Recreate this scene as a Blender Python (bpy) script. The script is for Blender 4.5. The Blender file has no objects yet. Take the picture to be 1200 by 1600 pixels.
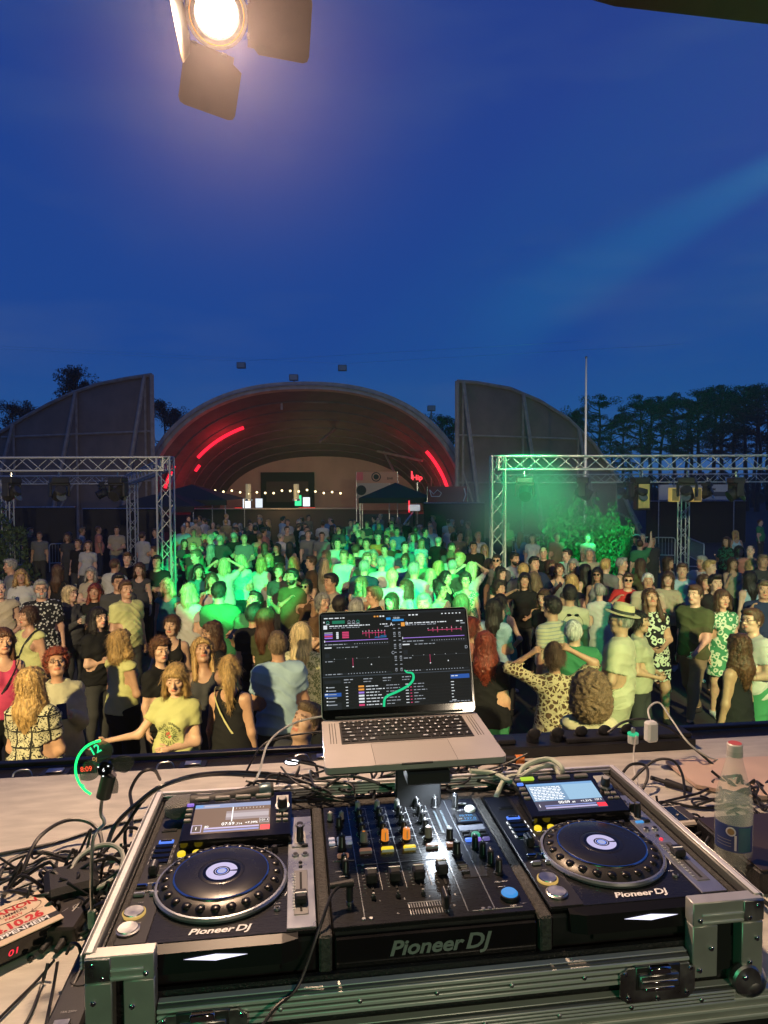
import bpy, math, random
import numpy as np
from mathutils import Vector, Matrix, Euler
random.seed(7); RNG = np.random.RandomState(7)
C = bpy.context.scene; COL = C.collection
R = math.radians
# ---------------------------------------------------------------- camera
FPX, PITCH, ROLL, ZC = 1055.0, 0.036, 0.003, 3.05
cd = bpy.data.cameras.new('camera'); cam = bpy.data.objects.new('camera', cd); COL.objects.link(cam)
cd.sensor_fit = 'VERTICAL'; cd.sensor_height = 36; cd.lens = FPX/1600*36
cd.clip_start = .02; cd.clip_end = 1200
cam.matrix_world = Matrix.Translation((0, 0, ZC)) @ Matrix.Rotation(math.pi/2-PITCH, 4, 'X') @ Matrix.Rotation(-ROLL, 4, 'Z')
C.camera = cam
C.view_settings.view_transform = 'Standard'; C.view_settings.look = 'None'
C.view_settings.gamma = 1; C.view_settings.use_curve_mapping = False
C.view_settings.exposure = 0.0
C.cycles.use_denoising = True
C.cycles.max_bounces = 6; C.cycles.volume_bounces = 0; C.cycles.transparent_max_bounces = 12
C.cycles.sample_clamp_indirect = 4
def ray(px, py):
    a = (px-600)/FPX; b = (800-py)/FPX
    x = a*math.cos(ROLL)+b*math.sin(ROLL); u = -a*math.sin(ROLL)+b*math.cos(ROLL)
    return Vector((x, math.cos(PITCH)+u*math.sin(PITCH), -math.sin(PITCH)+u*math.cos(PITCH)))
def at_z(px, py, z):            # photo pixel -> point of the horizontal plane z
    d = ray(px, py); return Vector((0, 0, ZC)) + d*((z-ZC)/d.z)
def at_y(px, py, y):            # photo pixel -> point of the vertical plane y
    d = ray(px, py); return Vector((0, 0, ZC)) + d*(y/d.y)
# ---------------------------------------------------------------- world: a clear dusk sky
W = bpy.data.worlds.new('World'); C.world = W; W.use_nodes = True
def _world():
    nt = W.node_tree; n = nt.nodes; L = nt.links; bg = n['Background']
    tc = n.new('ShaderNodeTexCoord'); sp = n.new('ShaderNodeSeparateXYZ'); L.new(tc.outputs['Generated'], sp.inputs[0])
    cr = n.new('ShaderNodeValToRGB'); L.new(sp.outputs['Z'], cr.inputs[0])
    e = cr.color_ramp.elements
    e[0].position = 0; e[0].color = (.022, .100, .285, 1)
    e[1].position = 1; e[1].color = (.016, .030, .140, 1)
    for p, c in ((.08, (.016, .085, .285)), (.2, (.011, .062, .285)), (.45, (.011, .050, .265)), (.62, (.014, .046, .245))):
        q = e.new(p); q.color = (*c, 1)
    nz = n.new('ShaderNodeTexNoise'); mp = n.new('ShaderNodeMapping'); mp.inputs['Scale'].default_value = (1.6, 1.6, 7)
    L.new(tc.outputs['Generated'], mp.inputs[0]); L.new(mp.outputs[0], nz.inputs['Vector'])
    nz.inputs['Scale'].default_value = 1.7; nz.inputs['Detail'].default_value = 5
    cr2 = n.new('ShaderNodeValToRGB'); L.new(nz.outputs[0], cr2.inputs[0])
    cr2.color_ramp.elements[0].position = .47; cr2.color_ramp.elements[0].color = (0, 0, 0, 1)
    cr2.color_ramp.elements[1].position = .78; cr2.color_ramp.elements[1].color = (.42, .42, .42, 1)
    mx = n.new('ShaderNodeMixRGB'); L.new(cr2.outputs[0], mx.inputs[0]); L.new(cr.outputs[0], mx.inputs[1]); mx.inputs[2].default_value = (.055, .105, .27, 1)
    L.new(mx.outputs[0], bg.inputs[0]); bg.inputs[1].default_value = 1.0
_world()
# ---------------------------------------------------------------- lights (stage lamps behind and above the viewer, beams, and added fill lights; the lit lamps in view carry their own)
def spot(name, loc, target, power, color, angle, blend=.3, size=.1):
    l = bpy.data.lights.new(name, 'SPOT'); l.energy = power; l.color = color; l.spot_size = R(angle); l.spot_blend = blend; l.shadow_soft_size = size
    o = bpy.data.objects.new(name, l); COL.objects.link(o); o.location = loc
    o.rotation_euler = (Vector(target)-Vector(loc)).to_track_quat('-Z', 'Y').to_euler(); return o
spot('stage_light_warm', (-3.9, -.6, 4.7), (-2.1, 5.6, 1.2), 4300, (1.0, .78, .36), 44, .8, .10)
spot('stage_light_warm', (4.0, -.6, 4.7), (2.6, 5.9, 1.2), 3800, (1.0, .82, .38), 48, .8, .10)
spot('stage_light_green', (1.0, -.5, 4.0), (-2.75, 12.0, 1.5), 24000, (.004, 1.0, .24), 11, .25, .05)
spot('stage_light_green', (1.2, -.5, 4.0), (.40, 13.0, 1.5), 28000, (.004, 1.0, .24), 12, .25, .05)
spot('stage_light_green', (3.2, -.8, 4.6), (5.0, 9, .8), 1500, (.10, 1.0, .30), 60, .9, .1)
spot('warm_fill_dim', (-3.9, -.6, 4.7), (-6.5, 15, 2.0), 4200, (1, .80, .48), 42, .9, .2)  # warm fills added to make the mid crowd and trusses readable
spot('warm_fill_dim', (4.0, -.6, 4.7), (7.0, 15, 2.0), 4200, (1, .84, .52), 44, .9, .2)
spot('warm_fill_dim', (2.6, -.5, 4.4), (0, 30, 2.4), 2600, (1, .85, .62), 34, .9, .2)
spot('shell_fill', (-7, 22, 4.2), (-14, 40, 5), 520, (1, .78, .55), 95, .9, .3)  # unseen fill lights added to brighten the shells
spot('shell_fill', (8, 22, 4.2), (13, 40, 5), 520, (1, .78, .55), 95, .9, .3)
spot('shell_fill', (0, 33, 5.2), (-1, 50, 7), 170, (1, .80, .60), 110, .9, .3)
spot('sky_beam', (6.0, 7, 7.4), (7.1, 20, 9.9), 480000, (.06, .80, .72), 10, 1, .05)
spot('sky_beam', (5.2, 4.5, 5.0), (5.3, 9, 8.6), 24000, (1, .55, .75), 60, 1, .05)
spot('smoke_beam', (1.6, -.5, 4.6), (3.2, 14.6, 3.0), 5000, (.004, 1, .25), 8, .9, .05)
spot('stage_light_green', (-.9, -1.6, 3.0), (-.1, .95, 2.25), 38, (.10, 1.0, .42), 70, .8, .08)
spot('gear_fill_amber', (1.4, -1.8, 3.6), (.5, 1.0, 2.25), 95, (1, .80, .58), 60, .8, .1)  # warm fill added to brighten the gear and case rails
# ---------------------------------------------------------------- materials
MATS = {}
def mat(name, col, rough=.5, metal=0, noise=0, nscale=8, bump=0, bscale=60, emit=None, estr=1, trans=0, ior=1.45, alpha=1, coat=0, objcol=False, tint=False, spec=.5, stretch=None, sss=0):
    if name in MATS: return MATS[name]
    m = bpy.data.materials.new(name); m.use_nodes = True; nt = m.node_tree; n = nt.nodes; L = nt.links; b = n['Principled BSDF']
    b.inputs['Base Color'].default_value = (*col, 1); b.inputs['Roughness'].default_value = rough; b.inputs['Metallic'].default_value = metal
    b.inputs['Specular IOR Level'].default_value = spec
    if trans: b.inputs['Transmission Weight'].default_value = trans; b.inputs['IOR'].default_value = ior
    if alpha < 1: b.inputs['Alpha'].default_value = alpha
    if coat: b.inputs['Coat Weight'].default_value = coat; b.inputs['Coat Roughness'].default_value = .08
    if emit: b.inputs['Emission Color'].default_value = (*emit, 1); b.inputs['Emission Strength'].default_value = estr
    src = None
    if objcol:
        oi = n.new('ShaderNodeObjectInfo'); src = oi.outputs['Color']
    if tint:
        va = n.new('ShaderNodeVertexColor'); va.layer_name = 'tint'
        if src:
            mx = n.new('ShaderNodeMixRGB'); mx.blend_type = 'MULTIPLY'; mx.inputs[0].default_value = 1
            L.new(src, mx.inputs[1]); L.new(va.outputs[0], mx.inputs[2]); src = mx.outputs[0]
        else: src = va.outputs[0]
    tcn = None
    if noise or bump:
        tcn = n.new('ShaderNodeTexCoord').outputs['Object']
        if stretch:
            mp = n.new('ShaderNodeMapping'); mp.inputs['Scale'].default_value = stretch; L.new(tcn, mp.inputs[0]); tcn = mp.outputs[0]
    if noise:
        nz = n.new('ShaderNodeTexNoise'); nz.inputs['Scale'].default_value = nscale; nz.inputs['Detail'].default_value = 5; L.new(tcn, nz.inputs['Vector'])
        mr = n.new('ShaderNodeMapRange'); mr.inputs[1].default_value = .3; mr.inputs[2].default_value = .7; mr.inputs[3].default_value = 1-noise; mr.inputs[4].default_value = 1+noise; L.new(nz.outputs[0], mr.inputs[0])
        mx = n.new('ShaderNodeVectorMath'); mx.operation = 'SCALE'
        if src: L.new(src, mx.inputs[0])
        else: mx.inputs[0].default_value = col
        L.new(mr.outputs[0], mx.inputs['Scale']); src = mx.outputs[0]
        mr2 = n.new('ShaderNodeMapRange'); mr2.inputs[1].default_value = .3; mr2.inputs[2].default_value = .7; mr2.inputs[3].default_value = max(.03, rough-min(.12, noise*.4)); mr2.inputs[4].default_value = min(1, rough+min(.12, noise*.4))
        L.new(nz.outputs[0], mr2.inputs[0]); L.new(mr2.outputs[0], b.inputs['Roughness'])
    if src: L.new(src, b.inputs['Base Color'])
    if bump:
        nb = n.new('ShaderNodeTexNoise'); nb.inputs['Scale'].default_value = bscale; nb.inputs['Detail'].default_value = 3; L.new(tcn, nb.inputs['Vector'])
        bp = n.new('ShaderNodeBump'); bp.inputs['Strength'].default_value = bump; bp.inputs['Distance'].default_value = .01; L.new(nb.outputs[0], bp.inputs['Height']); L.new(bp.outputs[0], b.inputs['Normal'])
    MATS[name] = m; return m
def lit(name, col, s): return mat(name, (0, 0, 0), .6, emit=col, estr=s)
blackp = mat('black_plastic', (.012, .012, .013), .42, noise=.25, nscale=14, bump=.06, bscale=900)
gloss = mat('gloss_black', (.006, .006, .007), .12, noise=.2, nscale=9, coat=.4)
face = mat('brushed_black', (.016, .016, .018), .28, metal=.35, noise=.05, nscale=30, stretch=(1, 14, 1))
rubber = mat('black_rubber', (.010, .010, .011), .62, bump=.1, bscale=300, noise=.2)
knobm = mat('knob_black', (.014, .014, .015), .38)
alu = mat('brushed_aluminium', (.80, .79, .76), .42, metal=.5, noise=.04, nscale=20, stretch=(1, 12, 12))
alud = mat('worn_aluminium', (.56, .55, .51), .42, metal=.65, noise=.08, nscale=16, bump=.03, bscale=120)
silver = mat('silver_panel', (.42, .44, .46), .3, metal=.8, noise=.12, nscale=20)
steel = mat('zinc_steel', (.50, .50, .48), .36, metal=1, noise=.3, nscale=25)
chrome = mat('chrome', (.75, .75, .75), .12, metal=1)
laminate = mat('black_laminate', (.010, .010, .011), .45, noise=.3, nscale=12, bump=.3, bscale=250)
foam = mat('grey_foam', (.05, .048, .045), .95, noise=.5, nscale=160, bump=.5, bscale=260)
spacegrey = mat('grey_aluminium', (.46, .43, .41), .42, metal=.45, noise=.05, nscale=10)
wood = mat('pale_table_board', (.50, .47, .41), .6, noise=.16, nscale=9, bump=.12, bscale=60, stretch=(1, 4, 1))
white = mat('white_print', (.75, .75, .75), .5)
greyp = mat('grey_print', (.30, .30, .31), .5)
whitep = mat('white_plastic', (.72, .71, .68), .35)
cablem = mat('cable_black', (.012, .012, .013), .42)
cableg = mat('cable_grey', (.36, .37, .33), .5, noise=.15)
cablew = mat('cable_white', (.68, .66, .60), .45)
redm = mat('red_print', (.50, .02, .02), .5)
em_w = lit('led_white', (1, 1, 1), 1.4); em_y = lit('led_yellow', (1, .72, .02), 1.0); em_o = lit('led_orange', (1, .30, .03), .75)
em_b = lit('led_blue', (.10, .25, 1), 1.1); em_g = lit('led_green', (.05, 1, .35), 1.6); em_r = lit('led_red', (1, .03, .06), 1.3)
em_c = lit('led_cyan', (.08, .42, .95), .8); em_v = lit('led_violet', (.35, .2, .9), .8); em_lav = lit('display_lavender', (.66, .60, .95), .85)
em_gy = lit('led_yellowgreen', (.6, .9, .05), .8)
# ---------------------------------------------------------------- mesh builder
class MB:
    def __init__(s): s.v = []; s.f = []; s.m = []; s.sm = []; s.X = Matrix.Identity(4); s.mats = []
    def mi(s, m):
        if m not in s.mats: s.mats.append(m)
        return s.mats.index(m)
    def add(s, vs, fs, m, smooth=False):
        o = len(s.v); X = s.X; s.v += [tuple(X @ Vector(v)) for v in vs]; k = s.mi(m)
        s.f += [tuple(i+o for i in f) for f in fs]; s.m += [k]*len(fs); s.sm += [smooth]*len(fs); return s
    def box(s, c, d, m, b=0, rot=None):
        hx, hy, hz = d[0]/2, d[1]/2, d[2]/2; Q = Matrix.Translation(c)
        if rot: Q = Q @ (rot if isinstance(rot, Matrix) else Euler(rot).to_matrix().to_4x4())
        if b <= 0:
            vs = [(x*hx, y*hy, z*hz) for x in (-1, 1) for y in (-1, 1) for z in (-1, 1)]
            fs = [(0, 1, 3, 2), (4, 6, 7, 5), (0, 4, 5, 1), (2, 3, 7, 6), (0, 2, 6, 4), (1, 5, 7, 3)]
        else:
            b = min(b, hx*.9, hy*.9, hz*.9); vs = []; ix = {}
            for x in (-1, 1):
                for y in (-1, 1):
                    for z in (-1, 1):
                        for k in range(3):
                            p = [x*(hx-b), y*(hy-b), z*(hz-b)]; p[k] += (x, y, z)[k]*b
                            ix[(x, y, z, k)] = len(vs); vs.append(tuple(p))
            fs = []
            def q(ks): fs.append(tuple(ix[k] for k in ks))
            for sgn in (-1, 1):
                for k in range(3):
                    a, c2 = [(1, 2), (2, 0), (0, 1)][k]
                    cyc = []
                    for (u, w) in ((-1, -1), (1, -1), (1, 1), (-1, 1)):
                        t = [0, 0, 0]; t[k] = sgn; t[a] = u; t[c2] = w; cyc.append((*t, k))
                    if sgn < 0: cyc.reverse()
                    q(cyc)
            for k in range(3):
                a, c2 = [(1, 2), (2, 0), (0, 1)][k]
                for u in (-1, 1):
                    for w in (-1, 1):
                        t1 = [0, 0, 0]; t1[k] = -1; t1[a] = u; t1[c2] = w; t2 = list(t1); t2[k] = 1
                        cyc = [(*t1, a), (*t2, a), (*t2, c2), (*t1, c2)]
                        if u*w > 0: cyc.reverse()
                        q(cyc)
            for x in (-1, 1):
                for y in (-1, 1):
                    for z in (-1, 1):
                        cyc = [(x, y, z, 0), (x, y, z, 1), (x, y, z, 2)]
                        if x*y*z < 0: cyc.reverse()
                        q(cyc)
        return s.add([tuple(Q @ Vector(v)) for v in vs], fs, m)
    def lathe(s, prof, m, c=(0, 0, 0), n=32, rot=None, smooth=True, a0=0, a1=2*math.pi):
        Q = Matrix.Translation(c)
        if rot is not None: Q = Q @ (rot if isinstance(rot, Matrix) else Euler(rot).to_matrix().to_4x4())
        vs = []; fs = []; full = abs(a1-a0-2*math.pi) < 1e-6; k = n if full else n+1
        for j in range(k):
            a = a0+(a1-a0)*j/n; ca, sa = math.cos(a), math.sin(a)
            for r, z in prof: vs.append(Q @ Vector((r*ca, r*sa, z)))
        P = len(prof)
        for j in range(n):
            j2 = (j+1) % k
            for i in range(P-1):
                fs.append((j*P+i, j2*P+i, j2*P+i+1, j*P+i+1))
        return s.add([tuple(v) for v in vs], fs, m, smooth)
    def cyl(s, c, r, h, m, n=20, r2=None, rot=None, bev=0, smooth=True):
        r2 = r if r2 is None else r2
        if bev: prof = [(0, -h/2), (r, -h/2), (r2, h/2-bev), (r2-bev, h/2), (0, h/2)]
        else: prof = [(0, -h/2), (r, -h/2), (r, -h/2), (r2, h/2), (r2, h/2), (0, h/2)]
        return s.lathe(prof, m, c, n, rot, smooth)
    def rod(s, a, b, r, m, n=8, r2=None):
        a, b = Vector(a), Vector(b); d = b-a
        if d.length < 1e-6: return s
        return s.cyl((a+b)/2, r, d.length, m, n, r2, d.to_track_quat('Z', 'Y').to_matrix().to_4x4())
    def tube(s, pts, r, m, n=8, closed=False, rs=None):
        pts = [Vector(p) for p in pts]; N = len(pts); vs = []; fs = []
        up = Vector((0, 0, 1))
        for i, p in enumerate(pts):
            t = (pts[(i+1) % N] if (closed or i < N-1) else p)-(pts[i-1] if (closed or i > 0) else p)
            t = t.normalized() if t.length > 1e-9 else Vector((1, 0, 0))
            u = up-t*up.dot(t)
            if u.length < .05: u = Vector((1, 0, 0))-t*t.x
            u.normalize(); w = t.cross(u); up = u*.7+up*.3
            rr = rs[i] if rs else r
            for j in range(n):
                a = 2*math.pi*j/n; vs.append(p+u*(math.cos(a)*rr)+w*(math.sin(a)*rr))
        for i in range(N if closed else N-1):
            i2 = (i+1) % N
            for j in range(n): fs.append((i*n+j, i*n+(j+1) % n, i2*n+(j+1) % n, i2*n+j))
        if not closed: fs += [tuple(range(n))[::-1], tuple((N-1)*n+j for j in range(n))]
        return s.add([tuple(v) for v in vs], fs, m, True)
    def prism(s, poly, z0, z1, m, cap=True):          # poly: ccw xy
        n = len(poly); vs = [(x, y, z0) for x, y in poly]+[(x, y, z1) for x, y in poly]
        fs = [(i, (i+1) % n, n+(i+1) % n, n+i) for i in range(n)]
        if cap: fs += [tuple(range(n))[::-1], tuple(range(n, 2*n))]
        return s.add(vs, fs, m)
    def quad(s, a, b, c, d, m): return s.add([a, b, c, d], [(0, 1, 2, 3)], m)
    def ball(s, c, r, m, n=16, k=10):
        if not hasattr(r, '__len__'): r = (r, r, r)
        vs = [(c[0], c[1], c[2]-r[2])]; fs = []
        for i in range(1, k):
            ph = -math.pi/2+math.pi*i/k
            for j in range(n):
                a = 2*math.pi*j/n; vs.append((c[0]+r[0]*math.cos(ph)*math.cos(a), c[1]+r[1]*math.cos(ph)*math.sin(a), c[2]+r[2]*math.sin(ph)))
        vs.append((c[0], c[1], c[2]+r[2])); T = len(vs)-1
        for j in range(n):
            fs.append((0, 1+(j+1) % n, 1+j)); fs.append((T, T-n+j, T-n+(j+1) % n))
            for i in range(k-2): fs.append((1+i*n+j, 1+i*n+(j+1) % n, 1+(i+1)*n+(j+1) % n, 1+(i+1)*n+j))
        return s.add(vs, fs, m, True)
    def text(s, txt, size, pos, m, ext=.0004, rot=(0, 0, 0), shear=0, bold=0, align='CENTER', sx=1):
        vs, fs = glyphs(txt, shear, bold, align)
        Q = Matrix.Translation(pos) @ Euler(rot).to_matrix().to_4x4()
        o = [tuple(Q @ Vector((x*size*sx, y*size, ext))) for x, y in vs]
        return s.add(o, fs, m)
    def build(s, name, parent=None, mats=None, loc=None, smooth_all=False, auto=True):
        me = bpy.data.meshes.new(name); me.from_pydata(s.v, [], s.f)
        for m in s.mats: me.materials.append(m)
        me.polygons.foreach_set('material_index', s.m); me.polygons.foreach_set('use_smooth', [smooth_all or x for x in s.sm])
        me.update()
        if auto and any(s.sm):
            try: me.set_sharp_from_angle(angle=R(38))
            except Exception: pass
        o = bpy.data.objects.new(name, me); COL.objects.link(o)
        if parent is not None: o.parent = parent
        if loc is not None: o.location = loc
        return o
_gl = {}
def glyphs(txt, shear, bold, align):
    k = (txt, shear, bold, align)
    if k in _gl: return _gl[k]
    cu = bpy.data.curves.new('t', 'FONT'); cu.body = txt; cu.shear = shear; cu.offset = bold; cu.align_x = align; cu.align_y = 'CENTER'; cu.resolution_u = 3
    o = bpy.data.objects.new('t', cu); COL.objects.link(o)
    dg = bpy.context.evaluated_depsgraph_get(); me = bpy.data.meshes.new_from_object(o.evaluated_get(dg))
    vs = [(v.co.x, v.co.y) for v in me.vertices]; fs = [tuple(p.vertices) for p in me.polygons if p.normal.z != 0]
    bpy.data.objects.remove(o); bpy.data.curves.remove(cu); bpy.data.meshes.remove(me)
    _gl[k] = (vs, fs); return _gl[k]
def tag(o, label=None, cat=None, group=None, kind=None):
    if label: o['label'] = label
    if cat: o['category'] = cat
    if group: o['group'] = group
    if kind: o['kind'] = kind
    return o
def thing(name, label, cat, loc=(0, 0, 0), rz=0, group=None, rot=None):
    o = bpy.data.objects.new(name, None); COL.objects.link(o); o.empty_display_size = .05
    o.location = loc; o.rotation_euler = rot if rot is not None else (0, 0, rz)
    return tag(o, label, cat, group)
def copy_tree(o, parent=None):
    c = o.copy(); COL.objects.link(c)
    if parent: c.parent = parent
    for ch in [x for x in o.children]: copy_tree(ch, c)
    return c
def catmull(P, n=8, closed=False):
    P = [Vector(p) for p in P]; out = []; N = len(P)
    for i in range(N if closed else N-1):
        g = lambda k: P[k % N] if closed else P[max(0, min(N-1, k))]
        a, b, c, d = g(i-1), g(i), g(i+1), g(i+2)
        for j in range(n):
            t = j/n; out.append(.5*((2*b)+(c-a)*t+(2*a-5*b+4*c-d)*t*t+(3*b-a-3*c+d)*t**3))
    if not closed: out.append(P[-1])
    return out
# ================================================================ the gear on the tables
YAW = .132; CX, CY, GZ = -.4242, .9963, 2.355; TZ = 2.200
CASE = Matrix.Translation((CX, CY, GZ)) @ Matrix.Rotation(YAW, 4, 'Z')
def cw(x, y, z=0): return CASE @ Vector((x, y, z))       # case frame -> world
def cthing(name, label, cat, x, y, z, group=None): return thing(name, label, cat, cw(x, y, z), YAW, group)
# ---- tables (one long board, black rail at its far edge)
def tables():
    t = cthing('table', 'pale worn table board that carries the mixing gear, cables and bottle', 'table', 0, 0, TZ-GZ)
    b = MB(); b.box((.3, .52, -.012), (3.9, 1.05, .024), wood, .003); b.build('tabletop', t)
    b = MB(); b.box((.3, -.012, -.03), (3.9, .018, .052), alud, .002)
    for k in range(3): b.box((.3, -.0225, -.045+.015*k), (3.9, .003, .005), alu, .001)
    b.box((.3, .01, -.30), (3.88, .02, .46), laminate)
    b.build('edge_rail', t)
    for x in (-1.5, 2.1):
        for y in (.08, .97):
            b = MB(); b.box((x, y, -.437), (.05, .05, .826), alud, .004); b.build('leg', t)
    # black flight-case lids standing behind the table: the dark rail in front of the crowd
    t = cthing('road_case', 'black lidded flight case with riveted rail and latches behind the table', 'case', 0, 0, TZ-GZ-.062)
    b = MB(); b.box((.35, 1.16, -.42), (4.3, .20, .86), laminate, .004); b.build('body', t)
    b = MB()
    b.box((.35, 1.075, .024), (4.3, .028, .016), blackp, .003); b.box((.35, 1.245, .024), (4.3, .028, .016), blackp, .003)
    for k in range(26): b.ball((-1.7+.165*k, 1.075, .033), (.006, .006, .003), steel, 8, 4)
    b.build('rail', t)
    for k in range(9):
        x = -1.3+.42*k; b = MB(); b.box((x, 1.16, .023), (.085, .05, .006), blackp, .002); b.box((x, 1.16, .029), (.05, .03, .006), steel, .002)
        b.tube(catmull([(x-.10, 1.09, .03), (x-.095, 1.10, .055), (x-.06, 1.11, .055), (x-.05, 1.11, .03)], 4), .003, steel, 6); b.build('latch', t)
tables()
def stage():
    b = MB(); b.box((0, -.6, -.675+.02), (14, 6.2, 1.35), mat('stage_deck', (.05, .045, .04), .75, noise=.4, nscale=6, bump=.2)); o = b.build('stage_floor'); o.location = (0, 0, .655-.0); 
    tag(o, 'dark stage deck under the tables', kind='structure')
    o.location.z = .65
stage()
def stage_house():
    drape = mat('black_drape', (.010, .009, .009), .9, bump=.4, bscale=4)
    t = thing('stage_roof', 'dark canvas stage roof and drapes behind the viewer', 'stage roof', (0, 0, 0))
    b = MB(); b.box((0, -2.35, 6.9), (12, 4.3, .05), drape); b.build('roof', t)
    b = MB(); b.box((0, -3.6, 3.9), (12, .05, 6.0), drape); b.build('drape', t)
    for sx in (-1, 1): b = MB(); b.box((sx*5.6, -1.8, 3.9), (.05, 3.6, 6.0), drape); b.build('drape', t)
stage_house()
# ---- the flight case tray that holds the players
def flight_case():
    t = cthing('flight_case', 'open aluminium edged flight case tray holding both players and the mixer', 'case', 0, 0, 0)
    x0, x1, y0, y1, zt = -.017, 1.053, -.034, .492, .016
    zb = TZ-GZ+.002
    b = MB()
    b.box(((x0+x1)/2, (y0+y1)/2, zb+.016), (x1-x0-.03, y1-y0-.03, .02), laminate)                 # floor
    b.box((x0+.012, (y0+y1)/2, (zb+zt)/2-.002), (.010, y1-y0-.02, zt-zb-.02), laminate)
    b.box((x1-.012, (y0+y1)/2, (zb+zt)/2-.002), (.010, y1-y0-.02, zt-zb-.02), laminate)
    b.box(((x0+x1)/2, y1-.012, (zb+zt)/2-.01), (x1-x0-.03, .010, zt-zb-.04), laminate)
    b.box(((x0+x1)/2, y0+.016, zb+.05), (x1-x0-.03, .008, .09), laminate)
    b.box((x0+.060, y0+.020, (zb+zt)/2), (.06, .008, zt-zb-.02), laminate); b.box((x1-.060, y0+.020, (zb+zt)/2), (.06, .008, zt-zb-.02), laminate)
    b.build('tray', t)
    def rail(nm, a, c, w, th):                                   # ribbed extrusion from a to c, horizontal, vertical face w wide
        b = MB(); a, c = Vector(a), Vector(c); d = c-a; L = d.length; ang = math.atan2(d.y, d.x)
        b.X = Matrix.Translation((a+c)/2) @ Matrix.Rotation(ang, 4, 'Z')
        b.box((0, 0, 0), (L, th, w), mat('rail_groove', (.16, .16, .15), .5, metal=.6), .002)
        for k in range(4): b.box((0, -th/2-.0012, (k-1.5)*w*.235), (L, .003, w*.15), alu, .001)
        b.box((0, 0, w/2+.0008), (L, th*.5, .002), alu, .0008)
        n = max(2, int(L/.11))
        for i in range(n): b.ball((-L/2+L*(i+.5)/n, -th/2-.003, 0), (.004, .002, .004), steel, 8, 5)
        return b.build(nm, t)
    rail('edge_rail', (x0+.004, y1, zt-.012), (x0+.004, y0, zt-.012), .026, .020)
    rail('edge_rail', (x1-.004, y0, zt-.012), (x1-.004, y1, zt-.012), .026, .020)
    rail('edge_rail', (x0+.01, y1-.004, zt-.012), (x1-.01, y1-.004, zt-.012), .026, .018)
    rail('edge_rail', (x0+.10, y0+.004, -.0885), (x1-.13, y0+.004, -.0885), .041, .022)
    rail('edge_rail', (x0+.05, y0+.002, -.1425), (x1-.05, y0+.002, -.1425), .025, .026)
    # corner frames at the two front ends: an upright L of flat extrusion with a dark opening
    for sx, xe, wd in ((1, x0, .098), (-1, x1, .125)):
        b = MB(); yf = y0+.002
        def bar(xa, xb, za, zb_, d=.024): b.box((xe+sx*(xa+xb)/2, yf, (za+zb_)/2), (abs(xb-xa), d, abs(zb_-za)), alud, .0015)
        bar(0, wd, -.022, zt+.0005); bar(0, .038, -.115, -.0225); bar(wd-.044, wd, -.109, -.0225, .0236)
        b.box((xe+sx*.019, yf-.0135, -.002), (.036, .003, .034), steel, .001)
        for k in range(2): b.box((xe+sx*(wd/2+.01), yf-.013, -.016+.012*k), (wd-.05, .003, .004), alu, .001)
        for (px, pz) in ((.012, .006), (.026, -.014), (.012, -.05), (.024, -.09), (wd-.012, -.012), (wd-.012, -.095), (wd-.032, -.06)):
            b.ball((xe+sx*px, yf-.0135, pz), (.0045, .003, .0045), chrome, 8, 5)
        b.build('corner_frame', t)
        b = MB(); b.box((xe+sx*.068, yf+.004, -.066), (.036, .008, .082), mat('dark_recess', (.004, .004, .004), .9)); b.build('recess_panel', t)
        b = MB(); b.ball((xe+sx*.016, y0+.016, -.132), (.036, .034, .030), steel, 20, 12); b.cyl((xe+sx*.03, y0-.010, -.118), .026, .012, steel, 20, rot=(R(90), 0, 0), bev=.003)
        b.ball((xe+sx*.036, y0-.018, -.110), (.005, .003, .005), chrome, 8, 5); b.build('ball_corner', t)
    # butterfly latches sunk in the front rail
    for x in (.150, .865):
        b = MB(); yl = y0-.012
        b.prism([(-.064, -.028), (-.052, -.038), (.052, -.038), (.064, -.028), (.064, .010), (.05, .018), (-.05, .018), (-.064, .010)], 0, .003, steel); 
        vs = b.v; b.v = [(x+vx, yl-vz, -.096+vy) for vx, vy, vz in vs]; b.f = [f[::-1] for f in b.f]
        b.box((x, yl-.001, -.095), (.078, .006, .040), mat('latch_dish', (.20, .20, .19), .4, metal=1), .002)
        b.box((x, yl-.006, -.098), (.068, .006, .022), steel, .002); b.box((x, yl-.010, -.098), (.060, .004, .004), chrome, .001)
        b.box((x, yl-.008, -.079), (.036, .010, .012), chrome, .002); b.box((x, yl-.008, -.110), (.05, .006, .006), chrome, .001)
        for px, pz in ((-.056, -.085), (.056, -.085), (-.05, -.125), (.05, -.125), (0, -.130)): b.ball((x+px, yl-.004, pz), (.004, .003, .004), chrome, 8, 5)
        b.build('latch', t)
    for x in (.3325, .6905):
        b = MB(); b.box((x, .20, -.045), (.020, .43, .085), foam, .003); b.build('foam_divider', t)
    b = MB(); b.box((x0+.024, .23, -.03), (.010, .49, .07), foam, .002); b.box((x1-.024, .23, -.03), (.010, .49, .07), foam, .002); b.box((.51, y1-.035, -.04), (1.04, .025, .05), foam, .003); b.build('foam_lining', t)
flight_case()
def logo(b, x, y, z, w, m, rot=(0, 0, 0)):
    b.text('Pioneer', w*.222, (x-w*.16, y, z), m, .0003, rot, .25, .028, sx=1.12)
    r = Euler(rot).to_matrix() @ Vector((w*.40, w*.006, 0)); b.text('DJ', w*.235, (x+r.x, y+r.y, z+r.z), m, .0003, rot, .25, .024, sx=1.12)
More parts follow.
